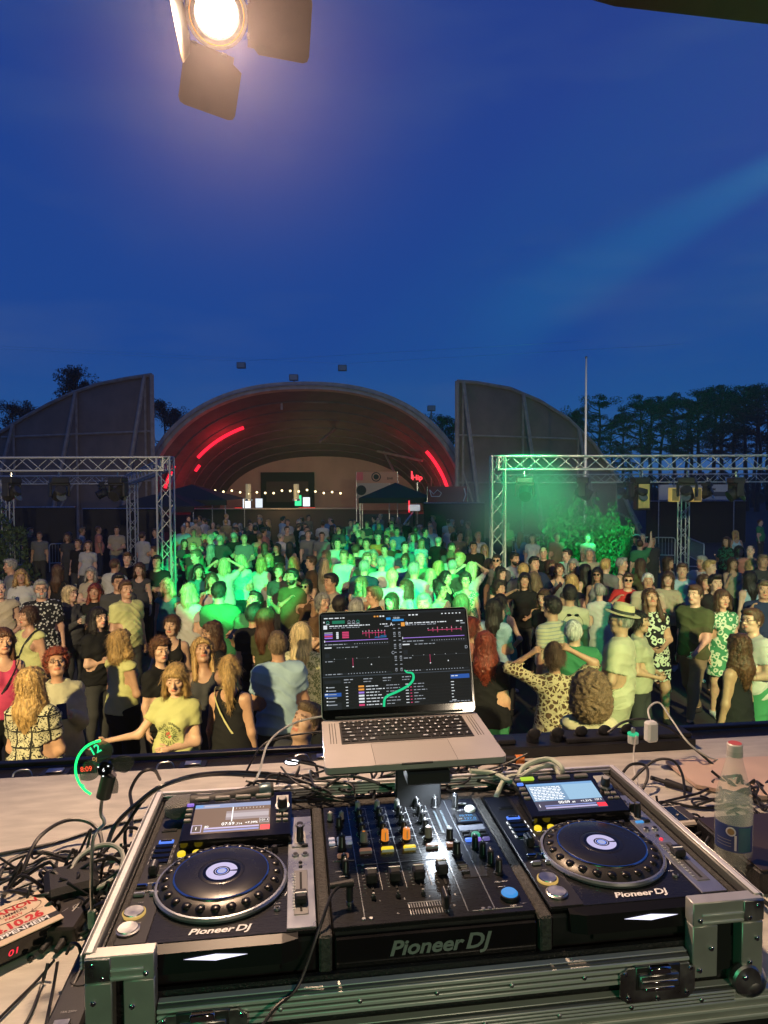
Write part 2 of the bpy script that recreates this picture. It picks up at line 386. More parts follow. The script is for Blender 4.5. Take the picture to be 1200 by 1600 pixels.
# ---- media players. Local origin: front left top corner of the deck plate; +x right, +y away, z up
def player(x, label, screen):
    t = cthing('media_player', label, 'dj player', x, 0, 0, None)
    Wd, D, H = .320, .405, .118
    b = MB(); b.box((Wd/2, D/2, -H/2-.006), (Wd, D, H-.012), blackp, .004)
    # front: overhanging glossy lip then a sloping face
    vs = []
    for x_ in (.03, .055, Wd-.055, Wd-.03):
        e = 0 if x_ in (.03, Wd-.03) else .008
        vs += [(x_, .002, -.001), (x_, -.008-e, -.006), (x_, -.014-e, -.034), (x_, .002, -.040)]
    b.add(vs, [(4*i+j, 4*i+(j+1) % 4, 4*i+4+(j+1) % 4, 4*i+4+j) for i in range(3) for j in range(4)]+[(3, 2, 1, 0), (12, 13, 14, 15)], mat('lip_black', (.005, .005, .006), .38, spec=.25))
    b.prism([(.04, -.006), (Wd-.04, -.006), (Wd-.04, .006), (.04, .006)], -.096, -.070, gloss)
    b.build('body', t)
    b = MB(); b.box((Wd/2, D/2, -.003), (Wd-.002, D-.002, .006), face, .001)
    b.box((.030, .20, .0006), (.058, .395, .0022), mat('left_strip', (.022, .021, .021), .4, metal=.2), .0008); b.build('deck_plate', t)
    b = MB(); b.box((.2955, .185, .0012), (.047, .362, .0035), silver, .001); b.build('tempo_panel', t)
    # jog wheel
    jx, jy = .158, .147
    b = MB(); b.lathe([(.100, 0), (.1125, .001), (.1145, .006), (.112, .0095), (.1085, .010), (.1075, .006)], silver, (jx, jy, 0), 72)
    jr = b.build('jog_ring', t)
    b = MB(); n = 24; prof = [(.107, .005), (.1062, .009), (.099, .0145), (.088, .0185), (.0805, .0200)]
    b.lathe(prof, mat('jog_rubber', (.045, .042, .038), .34, metal=.5, noise=.2), (jx, jy, 0), 72); b.build('jog_skirt', t)
    b = MB()
    for k in range(n):
        a = 2*math.pi*k/n; b.ball((jx+.0940*math.cos(a), jy+.0940*math.sin(a), .0152), (.0088, .0088, .0045), mat('jog_dimple', (.012, .011, .010), .3, metal=.3), 12, 6)
    b.build('dimples', jr)
    b = MB(); b.lathe([(.0825, .016), (.0825, .0215), (.0815, .0225), (.0795, .0225)], chrome, (jx, jy, 0), 72)
    b.lathe([(.0795, .0225), (.0785, .0230), (.040, .0230), (.0395, .0224), (.0385, .0230), (.0325, .0230), (0, .0230)], mat('platter_black', (.010, .010, .011), .28, noise=.15), (jx, jy, 0), 72); b.build('platter', jr)
    b = MB()
    def disc(r0, r1, m, z, a0=0, a1=2*math.pi): b.lathe([(r1, z), (r0, z)], m, (jx, jy, 0), 48, None, False, a0, a1)
    disc(0, .0325, mat('display_glass', (.004, .004, .005), .08), .0232); disc(.0145, .0270, em_lav, .0234, R(3), R(352)); disc(.0105, .0118, em_lav, .0234); disc(.0, .0072, lit('display_core', (.55, .60, .95), .7), .0234); disc(.0072, .0086, em_b, .0235)
    b.build('jog_display', jr)
    # tilted display housing
    tilt = R(12); SX = Matrix.Translation((.172, .268, .004)) @ Matrix.Rotation(tilt, 4, 'X')
    b = MB(); b.X = SX; b.box((0, .065, .006), (.214, .135, .022), gloss, .003); b.build('display_housing', t)
    b = MB(); b.X = SX; zz = .0176; w, h = .152, .086; cxx, cyy = -.012, .058
    def R2(u0, v0, u1, v1, m, dz=0): b.quad((cxx+(u0-.5)*w, cyy+(v0-.5)*h, zz+dz), (cxx+(u1-.5)*w, cyy+(v0-.5)*h, zz+dz), (cxx+(u1-.5)*w, cyy+(v1-.5)*h, zz+dz), (cxx+(u0-.5)*w, cyy+(v1-.5)*h, zz+dz), m)
    if screen == 'wave':
        R2(0, 0, 1, 1, lit('scr_brown', (.115, .062, .050), 1)); R2(0, .86, 1, 1, lit('scr_bluebar', (.22, .34, .62), .9), .0001); R2(0, .90, .10, .99, em_c, .0002)
        R2(.12, .90, .32, .96, lit('scr_lav', (.5, .55, .75), .8), .0002)
        R2(.42, .42, .98, .72, lit('scr_wave', (.30, .26, .30), .9), .0001); R2(.42, .50, .98, .64, lit('scr_wave2', (.50, .46, .52), .9), .0002)
        R2(.495, .36, .508, .86, em_w, .0003); R2(.16, .14, .86, .19, em_lav, .0002); R2(.16, .05, .86, .11, lit('scr_blue2', (.28, .35, .75), .9), .0002)
        R2(0, .05, .13, .30, em_lav, .0001); R2(.012, .07, .118, .28, lit('scr_dark', (.03, .02, .03), 1), .0002); R2(.88, .02, 1, .18, em_r, .0002); R2(.86, .26, .99, .42, lit('scr_box', (.55, .52, .6), .8), .0001); R2(.87, .28, .98, .40, lit('scr_dark', (.03, .02, .03), 1), .0002)
        for s_, u, v, q in (('07:59', .46, .28, .0115), ('.714', .60, .26, .0075), ('+7.39%', .76, .28, .0085), ('121.1', .925, .34, .0075), ('1', .06, .18, .012), ('80', .19, .22, .008)):
            b.text(s_, q, (cxx+(u-.5)*w, cyy+(v-.5)*h, zz+.0003), em_w, 0, bold=.01)
        for k in range(10): R2(.50+.045*k, .78, .503+.045*k, .83, em_w, .0002)
    else:
        R2(0, 0, 1, 1, lit('scr_paleblue', (.20, .36, .56), 1)); R2(.0, .92, 1, 1, lit('scr_bluetop', (.20, .42, .75), 1), .0001); R2(.52, .34, 1, .92, lit('scr_sky', (.33, .56, .78), 1.0), .0001)
        R2(0, 0, 1, .33, lit('scr_navy', (.05, .055, .11), 1), .0001); R2(.12, .05, .86, .10, em_lav, .0002); R2(.12, .13, .86, .17, lit('scr_blue2', (.28, .35, .75), .9), .0002); R2(.87, .02, 1, .16, em_r, .0002)
        r = random.Random(3)
        for k in range(9):
            u = .03
            while u < .45:
                d = r.uniform(.02, .07); R2(u, .38+.058*k, min(u+d, .48), .405+.058*k, em_w, .0002); u += d+.012
        for s_, u, v, q in (('00:09', .42, .25, .0115), ('.49', .55, .235, .0075), ('+1.31%', .74, .25, .0085), ('127.1', .92, .27, .0075), ('1', .05, .16, .012)):
            b.text(s_, q, (cxx+(u-.5)*w, cyy+(v-.5)*h, zz+.0003), em_w, 0, bold=.01)
    b.build('screen', t)
    b = MB(); b.X = SX
    cols = [mat('button_grey', (.16, .15, .14), .4)]*4
    if screen != 'wave': cols = [em_gy]+cols[1:]
    b.v = []; b = None
    def btn(c, d, m, bv): q = MB(); q.X = SX; q.box(c, d, m, bv); q.build('menu_button', t)
    for k in range(4): btn((-.078+.042*k, .119, .019), (.032, .010, .006), cols[k], .002)
    for k, m in enumerate((mat('button_grey', (.16, .15, .14), .4), em_b if screen != 'wave' else em_v, cols[1], cols[1], cols[1])): btn((-.099, .118-.0155*k, .018), (.014, .0075, .005), m, .0015)
    btn((.088, .105, .017), (.026, .024, .003), mat('button_pale', (.42, .42, .40), .4), .001)
    for k in range(2): btn((.081+.014*k, .056, .018), (.011, .008, .004), cols[1], .001); btn((.081+.014*k, .040, .018), (.011, .006, .004), cols[1], .001)
    b = MB(); b.X = SX; b.cyl((.088, .082, .018), .0155, .004, silver, 28, bev=.001); b.cyl((.088, .082, .028), .0105, .019, knobm, 24, r2=.0092, bev=.0015); b.cyl((.088, .082, .0378), .007, .001, greyp, 16); b.build('browse_knob', t)
    # left strip: usb slot, four cue pads, slider, search and track buttons
    b = MB(); b.box((.034, .345, .0026), (.030, .010, .003), blackp, .001); b.box((.034, .345, .0032), (.022, .0035, .003), em_v if 0 else mat('slot_dark', (.003, .003, .003), .8)); b.build('card_slot', t)
    b = MB(); b.box((.036, .300, .003), (.028, .0095, .004), em_b, .001); b.box((.036, .300, .0045), (.021, .0045, .003), gloss); b.build('hot_cue_button', t)
    for k in range(4):
        b = MB(); y = .281-.0178*k; b.box((.036, y, .0022), (.034, .0135, .002), greyp, .0006); b.box((.036, y, .0042), (.0325, .012, .004), gloss, .001)
        for sx in (-1, 1): b.box((.036+sx*.0195, y, .0025), (.0012, .009, .001), em_w if screen != 'wave' else greyp)
        b.build('hot_cue_button', t)
    b = MB(); b.box((.033, .196, .0105), (.016, .026, .018), knobm, .003); b.box((.033, .196, .020), (.003, .022, .001), greyp); b.box((.060-.012, .196, .0022), (.016, .022, .001), greyp); b.box((.048, .196, .0026), (.014, .020, .001), blackp); b.build('direction_lever', t)
    for k, y in enumerate((.150, .126)):
        for j in (0, 1):
            b = MB(); b.box((.022+.027*j, y, .005), (.019, .0078, .007), chrome if k == 0 else silver, .002); b.box((.0355 if j else .0345, y+.010, .0024), (.012, .0013, .0008), white); b.build('search_button' if k == 0 else 'track_button', t)
    for nm, y, ring in (('play_button', .078, lit('ring_amber', (1, .62, .16), .62)), ('cue_button', .036, None)):
        b = MB(); b.lathe([(.0185, 0), (.0185, .004), (.0162, .0052)], ring or steel, (.025, y, .001), 40); b.lathe([(.0162, .0052), (.0155, .0068), (.0150, .0062), (0, .0057)], steel, (.025, y, .001), 40, None, False)
        bb = b.build(nm, t)
        for p in bb.data.polygons: p.use_smooth = False
    b = MB(); b.text('PLAY/PAUSE', .0045, (.030, .0518, .0026), greyp); b.text('CUE', .0045, (.030, .1055, .0026), greyp); b.text('HOT CUE', .0042, (.036, .309, .0026), greyp); b.text('DIRECTION', .0038, (.033, .214, .0026), white); b.text('TRACK SEARCH', .0036, (.036, .138, .0026), white); b.text('SEARCH', .0036, (.036, .1615, .0026), white)
    b.text('JOG MODE', .0042, (.222, .252, .0008), white, .0004); b.text('VINYL SPEED ADJUST', .0040, (.244, .262, .0008), white, .0004); b.text('TOUCH/BRAKE', .0035, (.238, .256, .0008), white, .0004); b.text('MASTER TEMPO', .0040, (.2955, .226, .0031), greyp); b.text('TEMPO', .0045, (.2955, .2, .0031), greyp)
    b.text('SLIP', .0045, (.074, .262, .0008), white, .0004); b.text('QUANTIZE', .0040, (.108, .262, .0008), white, .0004); b.text('LOOP', .0042, (.148, .262, .0008), white, .0004)
    for u in range(7): b.box((.070+.011*u, .2425, .0006), (.008, .0011, .0008), white)
    for a0 in (196, 208, 338): 
        a = R(a0); b.box((jx+.121*math.cos(a), jy+.121*math.sin(a), .0005), (.012, .0014, .0008), white, 0, (0, 0, a+R(90)))
    b.text('REV', .0042, (.052, .078-.01, .0008), white, .0004); b.text('FWD', .0042, (.256, .075, .0008), white, .0004)
    logo(b, .168, .019, .0008, .088, white); b.build('lettering', t)
    for x_ in (.072, .100):
        b = MB(); b.cyl((x_, .252, .003), .0078, .006, em_y, 20, bev=.0015); b.build('loop_button', t)
    b = MB(); b.box((.094, .232, .002), (.022, .0016, .001), white); b.box((.094, .229, .0035), (.010, .004, .005), blackp, .001); b.build('loop_lever', t)
    b = MB(); b.cyl((.247, .240, .006), .0062, .012, knobm, 18, r2=.005, bev=.001); b.build('jog_adjust_knob', t)
    b = MB(); b.cyl((.256, .060, .0025), .0055, .004, silver, 16, bev=.001); b.cyl((.256, .060, .004), .0035, .004, blackp, 12); b.build('small_button', t)
    for y, h in ((.292, .018), (.268, .030)):
        b = MB(); b.cyl((.2955, y, .003+h/2), .0072, h, knobm, 22, r2=.0062, bev=.0012); b.cyl((.2955, y, .0033+h), .0045, .0006, silver, 14); b.box((.2955, y, .003), (.022, .022, .0006), greyp); b.build('speed_knob', t)
    b = MB(); b.cyl((.2955, .330, .004), .010, .005, silver, 22, bev=.001); b.cyl((.2955, .330, .0065), .0065, .002, knobm, 18); b.build('usb_stop_button', t)
    b = MB(); b.box((.288, .246, .004), (.017, .007, .003), em_c if screen != 'wave' else silver, .001); b.box((.304, .246, .005), (.013, .006, .005), knobm, .001); b.build('mode_button', t)
    for k, (y, z) in enumerate(((.216, 0), (.190, 0), (.176, 0))):
        if k == 0:
            for dx in (-.009, .009): b = MB(); b.cyl((.2955+dx, y, .0045), .0068, .004, silver, 18, bev=.001); b.cyl((.2955+dx, y, .0062), .0045, .002, knobm, 14); b.build('tempo_button', t)
        else: b = MB(); b.cyl((.2955, y, .0042), .0036, .003, em_r if (k == 2 and screen != 'wave') else knobm, 10, bev=.001); b.build('indicator', t)
    b = MB(); b.box((.2955, .100, .0032), (.024, .128, .002), mat('slider_bed', (.20, .20, .20), .4, metal=.6), .0006); b.box((.2955, .100, .0046), (.004, .112, .001), mat('slot_dark', (.003, .003, .003), .8))
    for k in range(13): b.box((.2835, .05+.0085*k, .0046), (.005, .0008, .0008), white); 
    b.build('tempo_scale', t)
    yy = .072 if screen == 'wave' else .118
    b = MB(); b.box((.2955, yy, .0115), (.021, .026, .014), knobm, .003); b.box((.2955, yy, .0188), (.019, .003, .0008), white); b.build('tempo_slider', t)
    b = MB(); b.box((.166, -.0065, -.048), (.19, .003, .011), mat('slot_dark', (.003, .003, .003), .8)); b.build('disc_slot', t)
    b = MB(); p = lambda x_, z_: (x_, -.0175-(-.006-z_)*.214, z_)
    b.add([p(.118, -.0150), p(.166, -.0200), p(.214, -.0150), p(.166, -.0110)], [(0, 1, 2, 3)], lit('slot_light', (.80, .78, 1), 1.6)); b.build('slot_lamp', t)
    return t
player(0, 'left media player with a brown waveform screen and amber play button', 'wave')
player(.703, 'right media player with a pale blue list screen', 'list')
# ---- mixer
def mixer():
    t = cthing('dj_mixer', 'black four channel mixer between the two players', 'dj mixer', .345, 0, 0)
    Wd, D = .333, .405
    b = MB(); b.box((Wd/2, D/2, -.061), (Wd, D, .106), blackp, .003); b.prism([(.004, -.0005), (Wd-.004, -.0005), (Wd-.004, -.012), (.004, -.012)][::-1], -.1, -.012, gloss); b.build('body', t)
    b = MB(); b.box((Wd/2, D/2, -.004), (Wd-.001, D-.001, .008), face, .001)
    b.box((.262, .255, .0004), (.044, .30, .0012), mat('mixer_mid', (.07, .072, .078), .26, metal=.7), .0005); b.build('top_plate', t)
    b = MB()
    for x in (.052, .222, .267): b.box((x, .205, .0008), (.0014, .385, .0012), silver)
    for x in (.0905, .1335, .178): b.box((x, .24, .0006), (.0011, .30, .0010), greyp)
    b.box((.137, .172, .0006), (.168, .0010, .0010), greyp)
    for i, x in enumerate((.074, .116, .159, .203)):
        for k in range(7): b.box((x-.013, .098+.0095*k, .0006), (.004, .0007, .0008), greyp); 
        b.text('%d' % (i+1), .006, (x+.008, .0595, .0006), white, .0003)
        for y, s_ in ((.376, 'TRIM'), (.345, 'HI'), (.313, 'MID'), (.281, 'LOW'), (.249, 'COLOR')): b.text(s_, .0042, (x+.0150, y+.012, .0006), white, .0003); 
        for y in (.376, .345, .313, .281, .249):
            for a_ in range(0, 270, 27):
                a = R(225-a_); b.box((x+.0115*math.cos(a), y+.0115*math.sin(a), .0005), (.0010, .0010, .0008), white)
        b.text('CUE', .0040, (x, .2005, .0006), white, .0003)
    for s_, x, y in (('MIC', .025, .375), ('HEADPHONES', .026, .155), ('MIXING', .026, .139), ('LEVEL', .026, .108), ('SOUND COLOR FX', .026, .240), ('MASTER', .243, .385), ('BOOTH', .243, .185), ('BALANCE', .243, .225), ('LEVEL/DEPTH', .300, .085), ('TIME', .300, .115), ('ON/OFF', .297, .070), ('TAP', .31, .215), ('BEAT EFFECT', .298, .352)): b.text(s_, .0042, (x, y, .0006), white, .0003)
    b.text('A', .007, (.107, .022, .0006), greyp, .0003); b.text('B', .007, (.203, .030, .0006), greyp, .0003); b.text('THRU', .004, (.318, .020, .0006), greyp, .0003)
    for k in range(15): b.box((.128+.0044*k, .030, .0006), (.0012, .030, .0008), greyp if k % 7 else white)
    b.box((.159, .047, .0006), (.064, .001, .0008), greyp); b.box((.272, .012, .0006), (.085, .0009, .0008), greyp); b.text('DJM', .006, (.3, .016, .0006), white, .0003)
    b.build('lettering', t)
    def knob(x, y, r=.0068, h=.019, m=None, nm='knob', base=None, skirt=True):
        b = MB(); z0 = .0005
        if skirt: b.cyl((x, y, z0+.0015), r*1.25, .003, blackp, 20, bev=.0008)
        b.cyl((x, y, z0+h/2+.002), r, h, m or knobm, 20, r2=r*.86, bev=.0014)
        b.box((x, y+r*.45, z0+h+.0022), (r*.22, r*.9, .0006), white); b.box((x, y-r*.1-r*.86, z0+h*.6), (r*.2, .0006, h*.75), greyp); return b.build(nm, t)
    gz = mat('knob_frost', (.30, .30, .28), .3)
    for i, x in enumerate((.074, .116, .159, .203)):
        knob(x, .376, .0062, .020, gz if i < 3 else knobm, 'trim_knob')
        for y in (.345, .313, .281): knob(x, y, .0072, .020, None, 'eq_knob')
        k = knob(x, .249, .0078, .021, (em_o if i in (1, 2) else mat('knob_smoke', (.25, .22, .20), .35)), 'color_knob')
        if i in (0, 3): b = MB(); b.cyl((x, .249-.0005, .013), .0045 if i else .003, .0212, em_o, 12); o = b.build('lamp', k)
        b = MB(); cm = mat('cue_dim', (.36, .20, .14), .4, emit=(.5, .22, .13), estr=.35); b.box((x, .2125, .0045), (.0235, .0105, .007), em_y if i in (1, 2) else cm, .002); b.box((x, .2060, .004), (.0235, .0022, .005), white if i in (1, 2) else greyp, .0006); b.build('cue_button', t)
        yf = (.118, .118, .118, .128)[i]
        b = MB(); b.box((x, .126, .0008), (.0035, .072, .0012), mat('slot_dark', (.003, .003, .003), .8)); b.build('fader_slot', t)
        b = MB(); b.box((x, yf, .011), (.0205, .026, .019), knobm, .003); b.box((x, yf+.004, .0212), (.0200, .0016, .0010), white); b.build('channel_fader', t)
        b = MB(); b.box((x-.002, .066, .0035), (.008, .006, .006), knobm, .001); b.cyl((x-.002, .066, .008), .0022, .006, steel, 8); b.build('curve_switch', t)
    for x in (.013, .037): knob(x, .345, .0055, .016, gz, 'mic_knob')
    knob(.030, .318, .0065, .018)
    for j in range(2):
        for i in range(3): b = MB(); b.box((.012+.0165*i, .2635-.0155*j, .0035), (.0125, .0085, .006), mat('button_lilac', (.45, .45, .55), .4, emit=(.4, .42, .6), estr=.25), .0015); b.build('fx_button', t)
    knob(.030, .232, .0072, .026)
    b = MB(); b.box((.030, .2005, .0045), (.022, .0095, .007), mat('cue_dim', (.36, .20, .14), .4), .002); b.box((.030, .189, .001), (.040, .0009, .001), greyp); b.build('phones_cue_button', t)
    knob(.030, .176, .0062, .018); knob(.031, .148, .0062, .024)
    b = MB(); b.cyl((.031, .060, .003), .0062, .006, steel, 16, bev=.001); b.build('phones_socket', t)
    b = MB(); b.box((.159, .0305, .0010), (.066, .0040, .0012), mat('slot_dark', (.003, .003, .003), .8)); b.build('crossfader_slot', t)
    b = MB(); b.box((.1875, .0305, .0135), (.0085, .030, .024), knobm, .0025); b.box((.1875, .0305, .0260), (.0012, .028, .0006), greyp); b.build('crossfader', t)
    # master section
    knob(.243, .376, .0078, .020, None, 'master_knob'); knob(.243, .237, .0075, .022); knob(.244, .182, .0080, .024, None, 'booth_knob')
    b = MB()
    for x in (.236, .250):
        b.box((x, .308, .0012), (.0052, .095, .0014), blackp)
        for k in range(15): b.box((x, .265+.0062*k, .0020), (.0036, .0042, .0006), mat('meter_dim', (.10, .13, .15), .4))
    b.build('level_meter', t)
    b = MB(); b.box((.243, .2125, .0045), (.024, .0105, .007), cm, .002); b.build('mono_button', t)
    b = MB(); b.box((.243, .151, .003), (.016, .004, .005), steel, .001); b.box((.245, .140, .003), (.018, .004, .005), steel, .001); b.box((.245, .118, .003), (.015, .005, .006), knobm, .001); b.build('mic_switch', t)
    b = MB(); b.cyl((.248, .015, .001), .0035, .002, steel, 10, bev=.0005); b.cyl((.259, .015, .001), .0035, .002, steel, 10, bev=.0005); b.cyl((.050, .015, .001), .0035, .002, steel, 10, bev=.0005); b.cyl((.062, .015, .001), .0035, .002, steel, 10, bev=.0005)
    b.cyl((.064, .170, .001), .003, .002, steel, 10, bev=.0005); b.cyl((.216, .163, .001), .003, .002, steel, 10, bev=.0005); b.build('screws', t)
    # effect section
    knob(.284, .362, .0072, .030, None, 'effect_knob')
    b = MB(); b.cyl((.314, .350, .004), .0115, .007, mat('button_sage', (.50, .55, .50), .4, emit=(.5, .6, .5), estr=.15), 26, bev=.002); b.box((.303, .378, .0015), (.02, .006, .003), greyp, .001); b.build('tap_button', t)
    b = MB(); b.box((.298, .311, .002), (.054, .040, .004), gloss, .001); b.quad((.276, .296, .0043), (.320, .296, .0043), (.320, .327, .0043), (.276, .327, .0043), lit('fx_screen', (.012, .03, .06), 1))
    b.text('FILTER', .010, (.298, .3205, .0046), em_c, 0, bold=.02); b.text('127.0', .012, (.303, .3075, .0046), em_c, 0, bold=.02); b.text('1/1', .006, (.283, .308, .0046), em_w, 0); b.box((.298, .2995, .0044), (.034, .0015, .0004), em_c); b.build('effect_screen', t)
    b = MB(); b.box((.298, .275, .0012), (.054, .022, .002), mat('touch_strip', (.22, .23, .26), .2, metal=.4), .0006); b.build('touch_strip', t)
    for j in range(3):
        for i in range(3):
            if (i, j) == (1, 1): continue
            m = [[knobm]*3, [knobm]*3, [em_b, em_v, lit('led_dimviolet', (.20, .18, .5), .6)]][j][i]
            b = MB(); b.box((.279+.0175*i, .2525-.0135*j, .0035), (.0145, .0085, .006), m, .0015); b.build('beat_button', t)
    b = MB(); b.cyl((.2965, .239, .005), .0085, .009, lit('led_jade', (.05, .55, .30), .6), 20, bev=.002); b.build('quantize_button', t)
    for k in range(4): knob(.284+.0068*k, .1985-.029*k, .0068, .026 if k else .024, None, 'effect_knob')
    b = MB(); b.cyl((.301, .040, .004), .0165, .007, blackp, 30, bev=.001); b.cyl((.301, .040, .0085), .0140, .006, lit('fx_on_blue', (.05, .32, .80), .9), 30, bev=.003); b.build('effect_on_button', t)
    b = MB(); b.X = Matrix.Translation((.170, -.0125, -.034)) @ Matrix.Rotation(R(90), 4, 'X'); logo(b, 0, 0, 0, .150, mat('logo_grey', (.38, .42, .40), .35, metal=.5)); b.build('lettering', t)
mixer()
# ================================================================ laptop, its stand and the small things on the table
ui_dark = lit('ui_dark', (.0035, .0045, .007), 1); ui_mid = lit('ui_mid', (.010, .013, .019), 1); ui_line = lit('ui_line', (.035, .045, .06), 1)
ui_txt = lit('ui_text', (.42, .46, .52), .8); ui_w = lit('ui_white', (.85, .9, .95), .9); ui_b = lit('ui_blue', (.02, .10, .42), .9); ui_c = lit('ui_cyan', (.03, .30, .75), .9)
ui_p = lit('ui_pink', (.95, .08, .25), .7); ui_pp = lit('ui_purple', (.45, .25, .95), .8); ui_g = lit('ui_green', (.01, .20, .11), .9); ui_o = lit('ui_orange', (.95, .38, .06), .9); ui_t = lit('ui_teal', (.05, .55, .38), .7)
def laptop():
    yaw, x, y, z, tb, tl, ro = .115, .063, 1.282, 2.521, .024, 1.254, .017
    t = thing('laptop', 'open silver grey laptop on a stand running dark mixing software', 'laptop', (x, y, z), rot=Euler((tb, -ro, yaw)))
    body = spacegrey; W2, D = .178, .248
    def rr(w, d, r, n=5):
        out = []
        for cx, cy, a0 in ((w-r, r, -90), (w-r, d-r, 0), (-w+r, d-r, 90), (-w+r, r, 180)):
            for k in range(n+1): a = R(a0+90*k/n); out.append((cx+r*math.cos(a), cy+r*math.sin(a)))
        return out
    b = MB(); b.prism(rr(W2, D, .012), -.012, 0, body); b.prism([(p[0]*.99, .002+p[1]*.985) for p in rr(W2, D, .012)], -.0155, -.012, mat('laptop_belly', (.05, .05, .05), .5, metal=.6))
    b.box((0, .0008, -.0016), (.062, .004, .0035), mat('laptop_notch', (.12, .12, .12), .4, metal=.8), .001); b.build('base', t)
    b = MB(); b.box((0, .168, .0002), (.280, .120, .0012), mat('key_well', (.008, .008, .009), .5), .0004); kb = b.build('keyboard', t)
    b = MB(); keym = mat('key_black', (.009, .009, .010), .38); legend = mat('key_legend', (.75, .75, .75), .5, emit=(.8, .8, .8), estr=.35)
    rows = [(14, .224), (14, .2055), (14, .1865), (13, .1675), (12, .1485), (11, .127)]
    r = random.Random(2)
    for ri, (n, yy) in enumerate(rows):
        h = .0120 if ri == 0 else .0158 if ri < 5 else .0180
        if ri == 0: ws = [1]*14
        elif ri == 1: ws = [1]*13+[1.5]
        elif ri == 2: ws = [1.5]+[1]*13
        elif ri == 3: ws = [1.8]+[1]*11+[1.8]
        elif ri == 4: ws = [2.35]+[1]*10+[2.35]
        else: ws = [1, 1, 1, 1.25, 5.2, 1.25, 1, 1, 1, 1, 1][:n]
        sm = sum(ws); xx = -.1375; u = .275/sm
        for w in ws:
            b.box((xx+w*u/2, yy, .0013), (w*u-.0025, h, .0014), keym, .0004)
            if w < 3:
                gl = 'QWERTZUIOPASDFGHJKLYXCVBNM1234567890'[r.randrange(36)]
                if ri and w == 1: b.text(gl, .0085, (xx+w*u/2, yy, .0021), legend, 0, bold=.01)
                else: b.box((xx+w*u/2, yy, .0021), (.005 if w == 1 else .010, .0022, .0002), legend)
            xx += w*u
    b.build('keys', kb)
    b = MB(); b.box((0, .052, .0001), (.160, .100, .0006), mat('trackpad', (.44, .41, .39), .40, metal=.45)); 
    for sx in (-1, 1): b.box((sx*.0802, .052, .0002), (.0006, .100, .0007), mat('key_well', (.008,)*3, .5))
    b.box((0, .1021, .0002), (.160, .0006, .0007), mat('key_well', (.008,)*3, .5)); b.build('trackpad', t)
    for sx in (-1, 1):
        b = MB()
        for i in range(3):
            for j in range(30): b.box((sx*(.150+.006*i), .115+.0038*j, .0003), (.0016, .0016, .0004), mat('speaker_hole', (.02, .02, .02), .8))
        b.build('speaker_grille', t)
    # lid
    lid = thing('lid', None, None, (0, 0, 0)); lid.parent = t
    ML = Matrix.Translation((0, D-.003, .002)) @ Matrix.Rotation(tl-tb-math.pi, 4, 'X') @ Matrix.Rotation(math.pi, 4, 'X')
    # local lid frame: +y up the lid, +z faces the keyboard side
    ML = Matrix.Translation((0, D-.003, .002)) @ Matrix.Rotation(tl-tb, 4, 'X')
    bpy.data.objects.remove(lid)
    b = MB(); b.X = ML; b.prism(rr(W2, .243, .010), -.0065, -.001, body); b.box((0, .004, -.004), (.30, .010, .010), mat('hinge', (.02, .02, .02), .5), .003); ld = b.build('lid', t)
    b = MB(); b.X = ML; b.prism(rr(W2-.002, .2415, .009), -.001, .0002, mat('screen_glass', (.004, .005, .005), .09)); b.build('screen_bezel', ld)
    b = MB(); b.X = ML; sw, sh = .346, .217; oy = .021
    vm = lambda v: v*.835 if v < .79 else .66+(v-.79)*1.619
    def q(u0, v0, u1, v1, m, dz=1):      # u right, v down, 0..1
        hgt = min(v1-v0, .02 if dz > 2 else 9); v0 = vm(v0) if v0 > 0 else 0; v1 = (v0+hgt) if hgt < .02 else vm(v1)
        z = .0004+.00008*dz; X0, X1, Y0, Y1 = (u0-.5)*sw, (u1-.5)*sw, oy+(1-v1)*sh, oy+(1-v0)*sh
        b.quad((X0, Y0, z), (X1, Y0, z), (X1, Y1, z), (X0, Y1, z), m)
    def tx(s_, u, v, size, m=None, al='LEFT'): b.text(s_, size, ((u-.5)*sw, oy+(1-vm(v))*sh, .0007), m or ui_txt, 0, bold=.006, align=al)
    rr_ = random.Random(5)
    def junk(u0, u1, v, hgt=.008, m=None, mx=.035):
        u = u0
        while u < u1:
            d = rr_.uniform(.008, mx); q(u, v, min(u+d, u1), v+hgt, m or ui_txt, 4); u += d+rr_.uniform(.004, .01)
    q(0, 0, 1, 1, ui_dark, 0)
    q(0, .0, 1, .028, ui_mid); junk(.02, .16, .05, .010, ui_w); 
    for k, m in enumerate((ui_o, ui_o, ui_w, ui_w)): q(.36+.02*k, .045, .372+.02*k, .06, m, 3)
    for k in range(3): q(.60+.025*k, .045, .615+.025*k, .058, ui_w, 3)
    for k in range(6): q(.83+.025*k, .045, .84+.025*k, .056, ui_w, 3)
    q(.46, .05, .58, .056, ui_line, 3)
    # header controls
    for k, (u, m) in enumerate(((.045, ui_t), (.19, ui_txt), (.22, ui_txt), (.25, ui_t))):
        b.lathe([(.0034, 0), (.0026, 0)], m, ((u-.5)*sw, oy+(1-.09)*sh, .0008), 20, None, False); b.lathe([(.0018, 0), (0, 0)], ui_mid, ((u-.5)*sw, oy+(1-.09)*sh, .0008), 12, None, False); q(u-.012, .128, u+.012, .136, ui_txt, 3)
    q(.075, .088, .16, .128, ui_g, 3); q(.035-.02, .095, .025, .115, ui_w, 3)
    q(.445, .075, .475, .105, ui_c, 3); q(.50, .07, .545, .08, ui_mid, 3); q(.485, .10, .565, .125, ui_c, 4); tx('120.00', .49, .085, .006, ui_w); 
    tx('A', .468, .165, .011, ui_w); tx('B', .575, .165, .011, ui_w); tx('C', .468, .53, .010, ui_txt); tx('D', .975, .50, .010, ui_txt)
